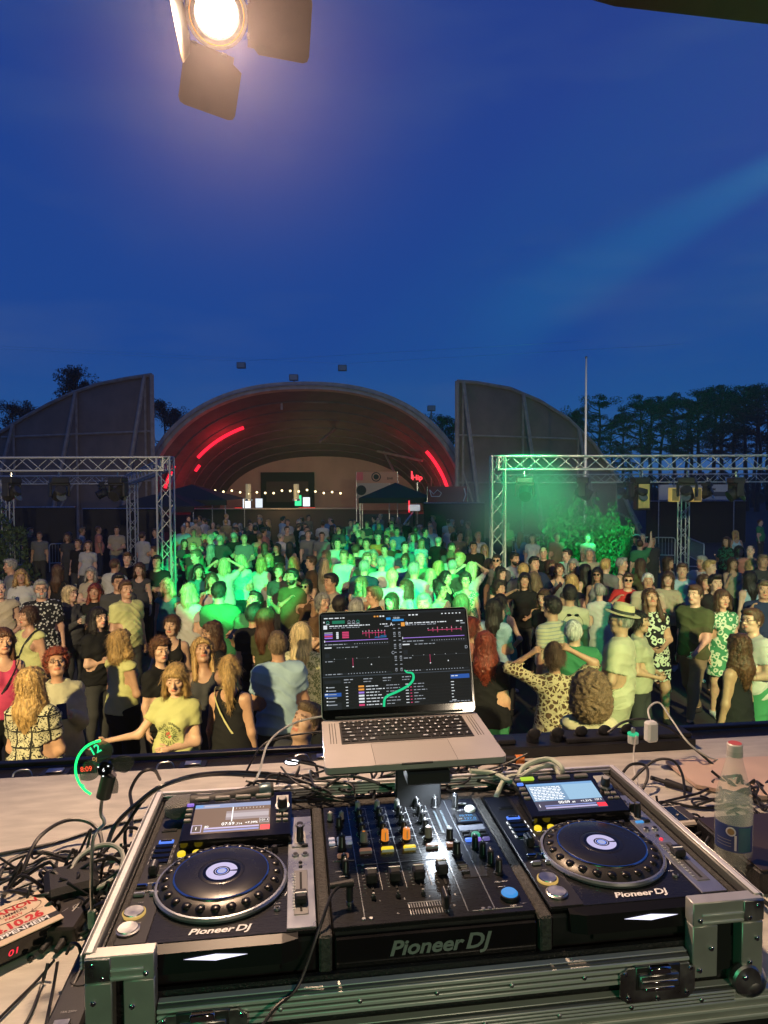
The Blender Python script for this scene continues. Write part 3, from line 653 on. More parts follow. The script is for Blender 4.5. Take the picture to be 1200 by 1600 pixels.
    for D0 in (0, .53):
        w_ = .46 if D0 == 0 else .45
        q(D0+.015, .145, D0+.04, .195, ui_w if D0 == 0 else ui_o, 3); junk(D0+.055, D0+.05+.28, .152, .010, ui_w); junk(D0+.055, D0+.26, .178, .007); junk(D0+.40, D0+.45, .15, .010, ui_w); q(D0+.43, .18, D0+.46, .19, ui_txt, 3)
        for k in range(4):
            if D0 == 0: q(.02, .235+.022*k, .075, .247+.022*k, (ui_txt, ui_pp, ui_p, ui_pp)[k], 3); q(.10, .235+.022*k, .115, .250+.022*k, ui_w, 3); q(.14, .235+.022*k, .185, .248+.022*k, ui_p, 3)
        s0 = D0+(.28 if D0 == 0 else .20); q(s0, .258, D0+.43, .263, ui_p, 4)
        for k in range(8):
            u = s0+(D0+.43-s0)*k/7; h = .012+.03*((k*7) % 3)/2; q(u-.0015, .26-h, u+.0015, .26+h*(1.6 if D0 == 0 else .8), ui_p, 5); q(u-.003, .235, u+.003, .240, ui_w, 5)
        if D0 == 0: q(.36, .318, .44, .324, ui_c, 5); q(.40, .30, .44, .304, ui_c, 5)
        q(D0+.02, .345, D0+.45, .352, ui_pp, 4); q(D0+.018, .335, D0+.023, .362, ui_w, 5)
        q(D0+.0, .385, D0+.46, .400, ui_mid, 2); junk(D0+.02, D0+.17, .388, .008); 
        for k in range(14): q(D0+.22+.017*k, .388, D0+.225+.017*k, .396, ui_txt, 3)
        q(D0+.018, .425, D0+.065, .437, ui_w, 3); junk(D0+.10, D0+.24, .43, .007); q(D0+.0, .415, D0+.46, .417, ui_line, 2)
        q(D0+.02, .50, D0+.05, .56, ui_mid, 2); q(D0+.0, .58, D0+.46, .582, ui_line, 2); junk(D0+.02, D0+.08, .60, .008)
        u = D0+(.205 if D0 == 0 else .20); q(u-.0012, .57, u+.0012, .68, ui_p, 5); q(u-.004, .675, u+.004, .685, ui_w, 5); q(u+.12, .655, u+.127, .667, ui_w, 5)
        for k in range(5): q(D0+.08+.075*k, .572, D0+.084+.075*k, .577, ui_w, 5)
        q(D0+0, .755, D0+.46, .775, ui_mid, 2); junk(D0+.02, D0+.13, .760, .008)
        for k in range(14): q(D0+.17+.019*k, .760, D0+.176+.019*k, .768, ui_txt, 3)
    for k in range(12):
        for j in range(2):
            q(.488+.035*j, .165+.051*k, .503+.035*j, .172+.051*k, ui_txt, 3)
            if k % 3 == 2: b.lathe([(.0026, 0), (.0018, 0)], ui_txt, ((.495+.035*j-.5)*sw, oy+(1-vm(.19+.051*k))*sh, .0008), 14, None, False)
    # browser
    q(0, .79, 1, .80, ui_line, 2); q(.01, .815, .12, .835, ui_mid, 2)
    for k in range(6): q(.022 if k != 2 else .012, .855+.022*k, .032, .866+.022*k, ui_w, 4); q(.036, .857+.022*k, .036+rr_.uniform(.03, .06), .866+.022*k, ui_txt, 4)
    q(.01, .895, .12, .918, ui_b, 3); q(.03, .955-.0, .12, .998, ui_mid, 2)
    for k in range(4): junk(.14+.13*k, .20+.13*k, .812, .009, ui_txt); junk(.14+.13*k, .19+.13*k, .83, .007)
    q(.86, .815, .99, .842, ui_b, 3); junk(.865, .91, .822, .009, ui_w)
    for k in range(7):
        v = .856+.0195*k; q(.235, v, .272, v+.018, (ui_o, ui_o, ui_pp, ui_w, ui_w, ui_w, ui_p)[k], 3); q(.15, v+.004, .165, v+.011, ui_w, 3)
        junk(.285, .285+rr_.uniform(.07, .13), v+.004, .008, ui_w); junk(.42, .42+rr_.uniform(.03, .10), v+.004, .007); q(.55, v+.004, .57, v+.011, ui_w, 3); q(.58, v+.004, .592, v+.012, ui_p, 3); junk(.605, .605+rr_.uniform(.03, .09), v+.004, .007); q(.86, v+.004, .86+rr_.uniform(.01, .03), v+.011, ui_w, 3)
        q(.13, v+.0175, 1, v+.0182, ui_line, 2)
    junk(.84, .98, .985, .007)
    scr = b.build('screen', ld)
    # reflection of a neon tube in the glass, painted as a glowing green curve
    pts = [(.55, .63), (.565, .655), (.598, .665), (.608, .70), (.598, .75), (.56, .80), (.49, .85), (.43, .885), (.405, .92), (.398, .995)]
    cpts = catmull([((u-.5)*sw, oy+(1-v)*sh, .0012) for u, v in pts], 6)
    b = MB(); b.X = ML
    for i in range(len(cpts)-1):
        a, c = cpts[i], cpts[i+1]; d = (c-a).normalized(); n = Vector((-d.y, d.x, 0))*(.0012+.0014*min(1, i/18)); e = cpts[min(i+2, len(cpts)-1)]-cpts[i+1]; e = e.normalized() if e.length > 1e-7 else d; n2 = Vector((-e.y, e.x, 0))*(.0012+.0014*min(1, (i+1)/18))
        b.quad(a-n, c-n2, c+n2, a+n, lit('reflection_green', (.01, .75, .30), .9))
    b.build('neon_reflection', ld)
    # stand
    t2 = thing('laptop_stand', 'dark metal stand holding the laptop above the mixer', 'stand', cw(.60, .44, TZ-GZ)+Vector((0, 0, 0)), YAW)
    iv = t2.matrix_basis.inverted(); lm = t.matrix_basis
    p = lambda x_, y_, z_: iv @ (lm @ Vector((x_, y_, z_)))
    b = MB(); sm = mat('stand_metal', (.035, .036, .038), .45, metal=.5)
    a = p(.03, .12, -.020); b.box((a.x, a.y, a.z), (.26, .20, .006), sm, .002); b.box((a.x-.01, a.y-.10, a.z-.014), (.085, .05, .026), sm, .003); b.build('support_plate', t2)
    b = MB(); b.box((a.x, a.y+.05, a.z/2+.01), (.10, .012, a.z-.02), sm, .003); b.box((a.x, a.y+.06, .008), (.24, .16, .012), sm, .003); b.build('column', t2)
laptop()
def worklight():
    # small white LED lamp clipped under the laptop support: lights the mixer and left player
    p = cw(.585, .335, .112)
    t = thing('clip_lamp', 'small white LED lamp under the laptop shining on the mixer', 'lamp', p, YAW)
    b = MB(); b.box((0, 0, .004), (.06, .02, .008), blackp, .002); b.build('housing', t)
    b = MB(); b.box((0, 0, -.001), (.05, .014, .002), lit('lamp_white', (.85, .92, 1), 6)); b.build('led_strip', t)
    l = bpy.data.lights.new('lamp_light', 'SPOT'); l.energy = 4.8; l.color = (.80, .90, 1); l.spot_size = R(130); l.spot_blend = .6; l.shadow_soft_size = .012
    o = bpy.data.objects.new('lamp_light', l); COL.objects.link(o); o.parent = t; o.location = (0, 0, -.006); o.rotation_euler = (R(-10), R(-4), 0)
    p = at_z(457, 1190, 2.27)
    t = thing('gooseneck_lamp', 'small white LED gooseneck lamp glowing behind the left player', 'lamp', p)
    b = MB(); b.ball((0, 0, 0), (.026, .016, .011), blackp, 16, 10); b.build('lamp_head', t)
    b = MB(); b.ball((0, -.010, .003), (.020, .010, .006), lit('lamp_white', (.85, .92, 1), 6), 14, 8); b.build('led', t)
    b = MB(); b.tube(catmull([(.02, .01, 0), (.06, .03, -.02), (.07, .02, -.06), (.06, .0, -.068)], 6), .004, cablem, 7); b.build('gooseneck', t)
    l = bpy.data.lights.new('lamp_light', 'SPOT'); l.energy = 6; l.color = (.80, .90, 1); l.spot_size = R(75); l.spot_blend = .7; l.shadow_soft_size = .012
    o = bpy.data.objects.new('lamp_light', l); COL.objects.link(o); o.parent = t; o.location = (.02, -.02, .04); tg = cw(.27, .12, 0)
    o.rotation_euler = (tg-(p+Vector((.02, -.02, .04)))).to_track_quat('-Z', 'Y').to_euler()
worklight()
def cable(pts, r, m, label, group, name='cable', n=7, seg=7, closed=False, plug=None):
    o0 = Vector(pts[0]); P = [Vector(p)-o0 for p in catmull(pts, seg, closed)]
    b = MB(); b.tube(P, r, m, n, closed)
    if plug == 'jack':
        d = (P[-1]-P[-4]).normalized(); b.rod(P[-1], P[-1]+d*.028, .0062, rubber, 10); b.rod(P[-1]+d*.028, P[-1]+d*.040, .0045, steel, 10)
    if plug == 'xlr':
        d = (P[-1]-P[-4]).normalized(); b.rod(P[-1], P[-1]+d*.02, .006, rubber, 10); b.rod(P[-1]+d*.02, P[-1]+d*.065, .0095, steel, 12)
    o = b.build(name); o.location = o0; return tag(o, label, name.replace('_', ' '), group)
def tangle():
    rr = random.Random(11)
    G = 'black cables tangled on the table'
    lab_l = 'thin black cable in the tangle on the table left of the flight case'
    def region(cx, cy, sx, sy, n, lab, zmax=.05, r0=.0022, r1=.0042, grp=G):
        for k in range(n):
            c = Vector((cx+rr.uniform(-.35, .35)*sx, cy+rr.uniform(-.35, .35)*sy, 0)); a = rr.uniform(0, 6.28); L = rr.uniform(.5, 1.0); pts = []
            turns = rr.uniform(.5, 1.7); m = int(5+turns*5); ph = rr.uniform(0, 6.28); e = rr.uniform(.35, 1)
            ca, sa = math.cos(a*.5), math.sin(a*.5)
            for i in range(m):
                th = ph+turns*6.28*i/m; rad = (.55+.45*math.sin(i*1.3+ph))*L
                u, v = rad*sx*.5*math.cos(th), rad*sy*.5*math.sin(th)*e
                pts.append((c.x+u*ca-v*sa*.5, c.y+u*sa*.5+v*ca, rr.uniform(.004, zmax)*(.4 if i % 2 else 1)))
            w = [cw(p[0], p[1], TZ-GZ+p[2]) for p in pts]
            cable(w, rr.uniform(r0, r1), cablem, lab, grp)
    region(-.20, .40, .34, .34, 17, lab_l, .07)
    region(1.22, .46, .30, .30, 13, 'thin black cable in the tangle on the table right of the flight case', .05, grp='black cables tangled right of the case')
    region(1.52, .60, .30, .36, 10, 'thin black cable in the loose tangle at the right end of the table', .04, grp='black cables at the right end of the table')
    region(.42, .61, .50, .10, 15, 'black cable bunched behind the mixer under the laptop', .13, .0025, .0045, 'black cables behind the mixer')
    for k in range(16):
        x = rr.uniform(.20, .80); pts = [cw(x+.05*math.sin(i*1.9+k)+rr.uniform(-.05, .05)+(i-2)*rr.uniform(.01, .05), .45+rr.uniform(0, .13), rr.uniform(-.02, .05)) for i in range(6)]
        cable(pts, rr.uniform(.0022, .0042), cablem, 'black cable looping over the rear rail of the flight case', 'black cables over the rear rail of the case')
    region(.80, .58, .40, .09, 7, 'black cable bunched behind the right player', .11, .0025, .0045, 'black cables behind the right player')
    region(.18, .59, .35, .10, 6, 'black cable lying behind the left player', .10, .0025, .0045, 'black cables behind the left player')
tangle()
def single_cables():
    Z = TZ
    P = lambda px, py, h=.006: at_z(px, py, Z+h)
    # long cables over the left table
    cable([P(-20, 1338), P(80, 1318), P(170, 1290), P(235, 1278)], .004, cablem, 'long black cable running from the left picture edge to the flight case', None)
    cable([P(-20, 1362), P(40, 1352), P(100, 1330), P(150, 1345), P(190, 1330)], .0035, cablem, 'black cable lying lowest of the two that cross the left table edge', None)
    cable([P(35, 1362, .02), P(60, 1310, .06), P(100, 1283, .06), P(135, 1283, .05), P(155, 1300, .03), P(160, 1330, .01)], .0045, cablem, 'thick black cable arching above the flyer on the left table', None)
    cable([P(-10, 1400, .01), P(10, 1350, .03), P(60, 1332, .03), P(110, 1340, .02), P(160, 1322, .02)], .0045, cablem, 'thick bluish black cable curling from the left edge behind the flyer', None)
    b0 = mat('cable_blueblack', (.010, .018, .026), .35)
    cable([P(165, 1330, .02), P(180, 1290, .06), P(215, 1255, .12), P(260, 1225, .16), P(330, 1210, .10), P(420, 1214, .05), P(500, 1225, .03)], .0055, b0, 'thick dark blue cable sweeping over the case corner toward the laptop', None)
    cable([P(150, 1345, .02), P(190, 1300, .06), P(230, 1245, .13), P(290, 1214, .14), P(370, 1206, .08), P(470, 1212, .04)], .0040, cablem, 'black cable beside the thick dark blue one over the case corner', None)
    cable([P(205, 1300, .01), P(206, 1260, .03), P(204, 1235, .05), P(220, 1208, .09), P(240, 1203, .09), P(250, 1218, .03)], .0045, cablem, 'black cable standing in a hoop beside the fan clock', None)
    # coiled grey cable left of the case
    c = P(152, 1372, .03)
    for k, (rx, ry, dz, dx) in enumerate(((.052, .05, .045, 0), (.048, .046, .02, .012))):
        pts = [c+Vector((dx+rx*math.cos(a), ry*math.sin(a)*1.0, dz-.02+.02*math.sin(a+k))) for a in [6.283*i/9 for i in range(9)]]
        cable(pts, .0048, cableg, ('grey cable coil standing on the left table by the case', 'lower grey cable coil on the left table by the case')[k], None, 'cable_coil', closed=True)
    cable([c+Vector((-.05, 0, .02)), P(128, 1420, .02), P(135, 1455, .006), P(150, 1400, .004)], .0045, cableg, 'grey cable end dropping from the coil on the left table', None)
    # lower left thin leads
    cable([P(85, 1500, .03), P(60, 1530), P(25, 1565), P(-10, 1600)], .0025, cablem, 'thin black lead leaving the adapter toward the left corner', None)
    cable([P(75, 1505, .03), P(65, 1540), P(50, 1580), P(28, 1620)], .0028, cablem, 'thin black lead in the middle of three leaving the adapter', None)
    cable([P(90, 1503, .03), P(82, 1550), P(72, 1600), P(66, 1630)], .0028, cablem, 'thin black lead nearest the case leaving the adapter', None)
    cable([P(104, 1490, .05), P(112, 1475, .07), P(124, 1480, .07), P(127, 1510, .05), P(112, 1545, .04)], .003, cablem, 'thin black lead looping on top of the power strip', None)
    # headphone lead across the mixer front
    cable([cw(.376, .060, .030), cw(.365, .058, .034), cw(.345, .040, .030), cw(.325, 0, .006), cw(.29, -.035, -.06), cw(.25, -.065, -.075), cw(.20, -.12, -.11), cw(.15, -.2, -.12)], .0026, cablem, 'thin black headphone lead crossing the front of the case', None)
    b = MB(); a = cw(.376, .060, .034); o = thing('headphone_plug', 'black angled headphone plug standing in the mixer socket', 'plug', cw(.376, .060, 0), YAW)
    b.rod((0, 0, .004), (0, 0, .030), .0058, rubber, 12); b.rod((.006, .002, .034), (-.034, -.006, .036), .0065, rubber, 12, .0045); b.build('plug_body', o); b = MB(); b.rod((0, 0, .001), (0, 0, .005), .003, steel, 10); b.build('plug_tip', o)
    # behind the laptop
    cable([P(330, 1252, .05), P(395, 1225, .10), P(420, 1160, .13), P(460, 1130, .14), P(510, 1118, .16)], .0032, cableg, 'pale grey lead rising from the table to the left side of the laptop', None)
    cable([P(380, 1215, .05), P(410, 1165, .12), P(450, 1150, .13), P(512, 1142, .13)], .0030, cablem, 'black lead rising to the left side of the laptop', None)
    cable([P(500, 1222, .10), P(560, 1235, .12), P(600, 1222, .12), P(680, 1236, .10), P(740, 1215, .10), P(790, 1200, .06)], .0045, cablem, 'black cable running across the mixer back below the laptop', None)
    cable([P(690, 1250, .10), P(735, 1225, .11), P(790, 1205, .08), P(860, 1188, .05)], .0034, cablem, 'black cable fanning out right of the laptop stand', None)
    for k, (x0_, y0_, x1_, y1_) in enumerate(((700, 1240, 715, 1205), (720, 1245, 742, 1200))):
        cable([P(x0_, y0_, .08), P(x1_, y1_, .10), P(x1_+40, y1_-12, .07), P(x1_+90, y1_-8, .05)], .0042, mat('cable_tan', (.36, .26, .18), .5) if k == 0 else cablem, ('tan cable curving up right of the laptop stand', 'black cable hugging the tan one right of the laptop stand')[k], None)
    # knotted pale grey cable behind the right player
    q = lambda px, py, h: at_z(px, py, GZ+h)
    pts = [q(775, 1245, .0), q(790, 1218, .02), q(820, 1212, .02), q(870, 1216, .02), q(878, 1200, .045), q(856, 1186, .05), q(822, 1196, .045), q(812, 1214, .03), q(838, 1224, .015), q(872, 1216, .01), q(862, 1196, .03), q(830, 1204, .04), q(800, 1220, .03), q(770, 1208, .02), q(735, 1205, .03)]
    cable(pts, .0058, mat('cable_palegreen', (.46, .50, .40), .45), 'thick pale grey cable tied in a knot behind the right player', None, seg=9, n=9)
    # right side
    cable([at_z(1018, 1132, 2.33), at_z(1013, 1108, 2.36), at_z(1030, 1098, 2.37), at_z(1050, 1125, 2.33), at_z(1075, 1160, 2.28), at_z(1105, 1182, 2.235), at_z(1125, 1188, 2.21)], .0028, cablew, 'thin white charging cable arching from the white adapter to the right', None)
    cable([at_z(994, 1150, 2.30), at_z(990, 1180, 2.24), P(993, 1215), P(1010, 1250), P(1012, 1262)], .0024, cablew, 'thin white cable hanging from the green plug down to the table', None)
    cable([P(968, 1215, .03), P(985, 1195, .06), P(1008, 1196, .06), P(1012, 1215, .04), P(1000, 1240, .01), P(990, 1252, .004)], .0040, cablem, 'thick black cable hooped beside the case rear corner', None)
    cable([P(985, 1222, .01), P(1020, 1190, .06), P(1050, 1188, .07), P(1066, 1210, .04), P(1070, 1245, .006)], .0038, cablem, 'black cable arching behind the bridge box', None)
    cable([P(1040, 1252, .004), P(1090, 1240, .01), P(1120, 1232, .01), P(1200, 1262, .01)], .0034, cablem, 'black cable passing behind the water bottle', None)
    cable([P(1005, 1262, .006), P(1040, 1253, .008), P(1110, 1262, .006), P(1215, 1235, .006)], .0042, cablem, 'thick black cable lying straight across the right table', None)
    cable([at_z(950, 1145, 2.30), at_z(975, 1128, 2.33), at_z(1010, 1124, 2.34), at_z(1050, 1140, 2.31), at_z(1080, 1165, 2.26), P(1120, 1200)], .0040, cablem, 'black cable arched over the power box beside the white adapter', None)
    cable([P(1225, 1310), P(1180, 1352), P(1110, 1350, .01), P(1090, 1352, .004)], .0036, cablem, 'black cable lying in front of the water bottle', None)
    cable([P(1100, 1346, .004), P(1150, 1360, .03), P(1185, 1400, .03), P(1215, 1425)], .0045, cablem, 'black cable dropping past the right corner of the flight case', None)
    o = MB(); o.rod((0, 0, 0), (.05, -.05, 0), .011, rubber, 12, .007); o.rod((-.03, .03, 0), (0, 0, 0), .006, rubber, 10); o = o.build('mains_connector'); o.location = P(1040, 1222, .012); tag(o, 'black mains connector lying on the right table', 'connector')
single_cables()
def microphone():
    a, c = at_z(275, 1262, GZ+.03), at_z(428, 1236, GZ+.045)
    t = thing('microphone', 'wireless microphone with grey mesh head lying behind the left player', 'microphone', a)
    d = c-a; n = d.normalized()
    b = MB(); b.X = Matrix.Translation((0, 0, 0)) @ n.to_track_quat('Z', 'Y').to_matrix().to_4x4(); L = d.length
    b.lathe([(.0, .028), (.021, .03), (.0215, .036), (.016, .06), (.0175, L-.02), (.0190, L-.005), (.0185, L), (0, L)], rubber, n=24); b.build('handle', t)
    b2 = MB(); b2.X = b.X.copy(); b2.lathe([(0, -.024), (.012, -.021), (.021, -.010), (.0245, .004), (.0225, .020), (.0205, .030)], mat('mesh_grille', (.30, .29, .27), .5, metal=.8, bump=.9, bscale=500), n=24); b2.build('grille', t)
    b3 = MB(); b3.X = b.X.copy(); b3.lathe([(.0192, L-.030), (.0198, L-.026), (.0196, L-.008), (.0188, L-.006)], mat('mic_band', (.06, .10, .11), .3, metal=.3), n=24); b3.build('band', t)
microphone()
def left_things():
    # receiver with flyer
    a = at_z(0, 1476, TZ+.045); bR = at_z(96, 1432, TZ+.045); d = bR-a; yw = math.atan2(d.y, d.x)
    t = thing('radio_receiver', 'black receiver box with red 01 display under the flyer', 'receiver', (a.x, a.y, TZ), yw)
    wd = d.length+.004
    b = MB(); b.box((wd/2-.06, .062, .0225), (wd+.12, .124, .041), blackp, .003); b.build('housing', t)
    b = MB(); b.box((wd/2-.06, -.0008, .023), (wd+.11, .003, .034), gloss, .001); b.build('front_panel', t)
    b = MB(); b.X = Matrix.Translation((wd*.19, -.0030, .022)) @ Matrix.Rotation(R(90), 4, 'X'); b.text('01', .015, (0, 0, 0), em_r, 0, shear=.15, bold=.012, sx=1.3); b.build('display_digits', t)
    t2 = thing('flyer', 'beige event flyer with red date 24.10.26 lying on the receiver', 'flyer', (a.x, a.y, TZ+.044), yw)
    # the card: its right edge at the photo's (96,1428), width about 0.15
    paper = mat('flyer_paper', (.62, .50, .36), .55)
    x1 = wd-.002; x0 = x1-.150; b = MB(); b.box(((x0+x1)/2, .055, .001), (x1-x0, .125, .002), paper, .0005); b.build('card', t2)
    b = MB(); zc = .0022; cx = (x0+x1)/2
    b.box((cx, .0165, zc), (x1-x0-.001, .0155, .0004), mat('flyer_black', (.015, .013, .012), .5))
    b.text('KUPPENHEIM', .0165, (cx+.002, .0155, zc+.0003), white, .0003, bold=.03, sx=1.12); b.text('FESTHALLE KUPPENHEIM', .0045, (cx+.01, .0262, zc+.0006), white, .0003)
    b.text('24.10.26', .029, (cx+.004, .0375, zc), redm, .0004, bold=.045, sx=1.0)
    b.text('TRIANON', .0215, (cx+.008, .090, zc), redm, .0004, bold=.03, sx=1.15); dk = mat('flyer_ink', (.10, .05, .04), .5)
    b.text('SUMMERS', .0125, (cx+.012, .0755, zc), dk, .0003, shear=.1, bold=.01); b.text('PARTY', .0105, (cx+.012, .0635, zc), redm, .0003, bold=.02); b.text('EINLASS 20 UHR', .0045, (x1-.03, .056, zc), dk, .0002); b.text('DJ LIVE', .0045, (x0+.02, .058, zc), dk, .0002); b.text('DIE KULT', .005, (x1-.026, .112, zc), dk, .0002); b.text('PARTY NIGHT', .0042, (x1-.024, .105, zc), dk, .0002)
    pts = [(cx+.010+.055*math.cos(a_), .077+.024*math.sin(a_), zc+.0003) for a_ in [R(200+k*8) for k in range(37)]]
    b.tube(pts, .0007, dk, 4); b.tube([(cx+.045, .064, zc+.0003), (cx+.040, .055, zc+.0003), (cx+.048, .050, zc+.0003)], .0008, dk, 4)
    b.build('print', t2)
    # extension strip
    p0, p1 = at_z(113, 1598, TZ+.06), at_z(215, 1330, TZ+.03)
    t = cthing('power_strip', 'long black power strip lying along the left side of the flight case', 'power strip', -.062, -.03, TZ-GZ)
    b = MB(); b.box((0, .20, .022), (.056, .50, .042), blackp, .005); b.build('housing', t)
    for k in range(5): b = MB(); b.lathe([(.0205, .0435), (.0205, .0445), (.0185, .0445), (.0175, .033), (0, .033)], rubber, (0, .13+.062*k, 0), 24); b.build('socket', t)
    b = MB(); b.box((-.002, .03, .045), (.024, .012, .006), steel, .001); b.box((-.002, .012, .045), (.024, .006, .005), steel, .001); b.text('16A 250V', .006, (0, .055, .0436), greyp, .0003); b.build('switch', t)
    t = thing('power_adapter', 'flat black power adapter with two leads beside the flyer', 'adapter', at_z(66, 1470, TZ), YAW-.08)
    b = MB(); b.box((.035, .035, .018), (.066, .11, .034), mat('adapter_black', (.022, .018, .015), .45, noise=.1), .004); b.build('housing', t)
    b = MB(); b.text('C', .020, (.045, .045, .0354), greyp, .0002, rot=(0, 0, .4)); b.text('/', .020, (.028, .035, .0354), greyp, .0002, rot=(0, 0, -.2)); b.build('lettering', t)
    for k in range(2): b = MB(); b.rod((.022+.026*k, -.018, .014), (.018+.026*k, -.045, .010), .008, rubber, 10, .005); b.build('plug', t)
    b = MB(); b.box((0, 0, .009), (.10, .10, .05), rubber, .01); o = b.build('transformer'); o.location = at_z(112, 1400, TZ+.01); o.location.z = TZ+.022; o.rotation_euler = (0, 0, .5); tag(o, 'squat black transformer block between the flyer and the coiled cable', 'transformer')
    b = MB(); b.box((0, 0, .003), (.009, .009, .006), blackp, .001); o = b.build('rubber_foot'); o.location = at_z(48, 1500, TZ+.001); tag(o, 'tiny black rubber foot alone on the left table', 'rubber foot')
    b = MB(); b.box((0, 0, 0), (.05, .09, .002), mat('paper_slip', (.55, .52, .45), .6)); o = b.build('paper_slip'); o.location = at_z(140, 1400, TZ+.004); o.rotation_euler = (0, 0, -.5); tag(o, 'white paper slip under the grey coil on the left table', 'paper')
    # fan clock
    base = at_z(144, 1446, TZ+.045); hub = at_y(166, 1199, base.y+.03)
    t = thing('fan_clock', 'small USB fan clock on a gooseneck showing a green arc and 12', 'fan', base)
    h = hub-base
    b = MB(); b.box((0, 0, .012), (.014, .010, .034), cableg, .002); b.build('usb_plug', t)
    k1 = [Vector((0, 0, .02)), Vector((0, 0, .08)), Vector((.003, .006, .16)), Vector((h.x+.002-.006, h.y-.004, h.z-.105)), Vector((h.x-.012, h.y, h.z-.085)), Vector((h.x-.006, h.y, h.z-.045))]
    b = MB(); b.tube(catmull(k1, 8), .0033, steel, 9); b.build('gooseneck', t)
    b = MB(); mc = mat('fan_motor', (.10, .09, .08), .35, metal=.6); b.rod(h+Vector((-.008, .004, -.058)), h+Vector((.004, .004, -.015)), .0135, mc, 18); b.build('motor_housing', t)
    FM = Matrix.Translation(h) @ Matrix.Rotation(R(90), 4, 'X')
    b = MB(); b.X = FM; b.cyl((0, 0, .006), .0145, .012, gloss, 24, bev=.003); b.text('6', .010, (0, 0, .0123), em_w, 0); 
    for a_ in (40, 150, 265): b.box((.0115*math.cos(R(a_)), .0115*math.sin(R(a_)), .0122), (.003, .002, .0006), em_w)
    b.build('hub', t)
    bl = mat('fan_blade', (.06, .06, .05), .35, alpha=.55)
    for k in range(4):
        b = MB(); b.X = FM @ Matrix.Rotation(R(20+90*k), 4, 'Z'); out = []
        for j in range(9):
            u = j/8; rr_ = .012+.040*u; w = .007+.016*math.sin(math.pi*min(1, u*.9+.08)); out.append((rr_, w, u))
        vs = []
        for rr_, w, u in out: vs += [(rr_, -w, -.004), (rr_, w*.55, .003), (rr_, -w, -.0028), (rr_, w*.55, .0042)]
        fs = []
        for j in range(8):
            a_ = 4*j; fs += [(a_, a_+4, a_+5, a_+1), (a_+2, a_+3, a_+7, a_+6), (a_, a_+2, a_+6, a_+4), (a_+1, a_+5, a_+7, a_+3)]
        fs += [(0, 1, 3, 2), (32, 34, 35, 33)]
        b.add(vs, fs, bl); b.build('blade', t)
    b = MB(); b.X = FM; arc = [(.054*math.cos(a_), .054*math.sin(a_), .008) for a_ in [R(97+k*6) for k in range(25)]]
    b.tube(arc, .0022, lit('neon_green', (.01, 1, .16), 2.2), 8); b.build('light_arc', t)
    b = MB(); b.X = FM; b.text('12', .022, (-.017, .036, .008), lit('neon_green_soft', (.02, .9, .30), 1.5), 0, rot=(0, 0, R(28)), bold=.02); b.text('9', .014, (-.040, -.032, .008), lit('neon_green_soft', (.02, .9, .3), 1.5), 0, rot=(0, 0, R(60)))
    b.text('8:09', .013, (-.034, .0, .008), lit('neon_red', (1, .10, .04), 1.1), 0, rot=(0, 0, R(6)), bold=.02); b.text('DJ', .009, (-.018, .019, .008), lit('neon_amber', (1, .5, .15), .8), 0); b.build('lit_digits', t)
left_things()
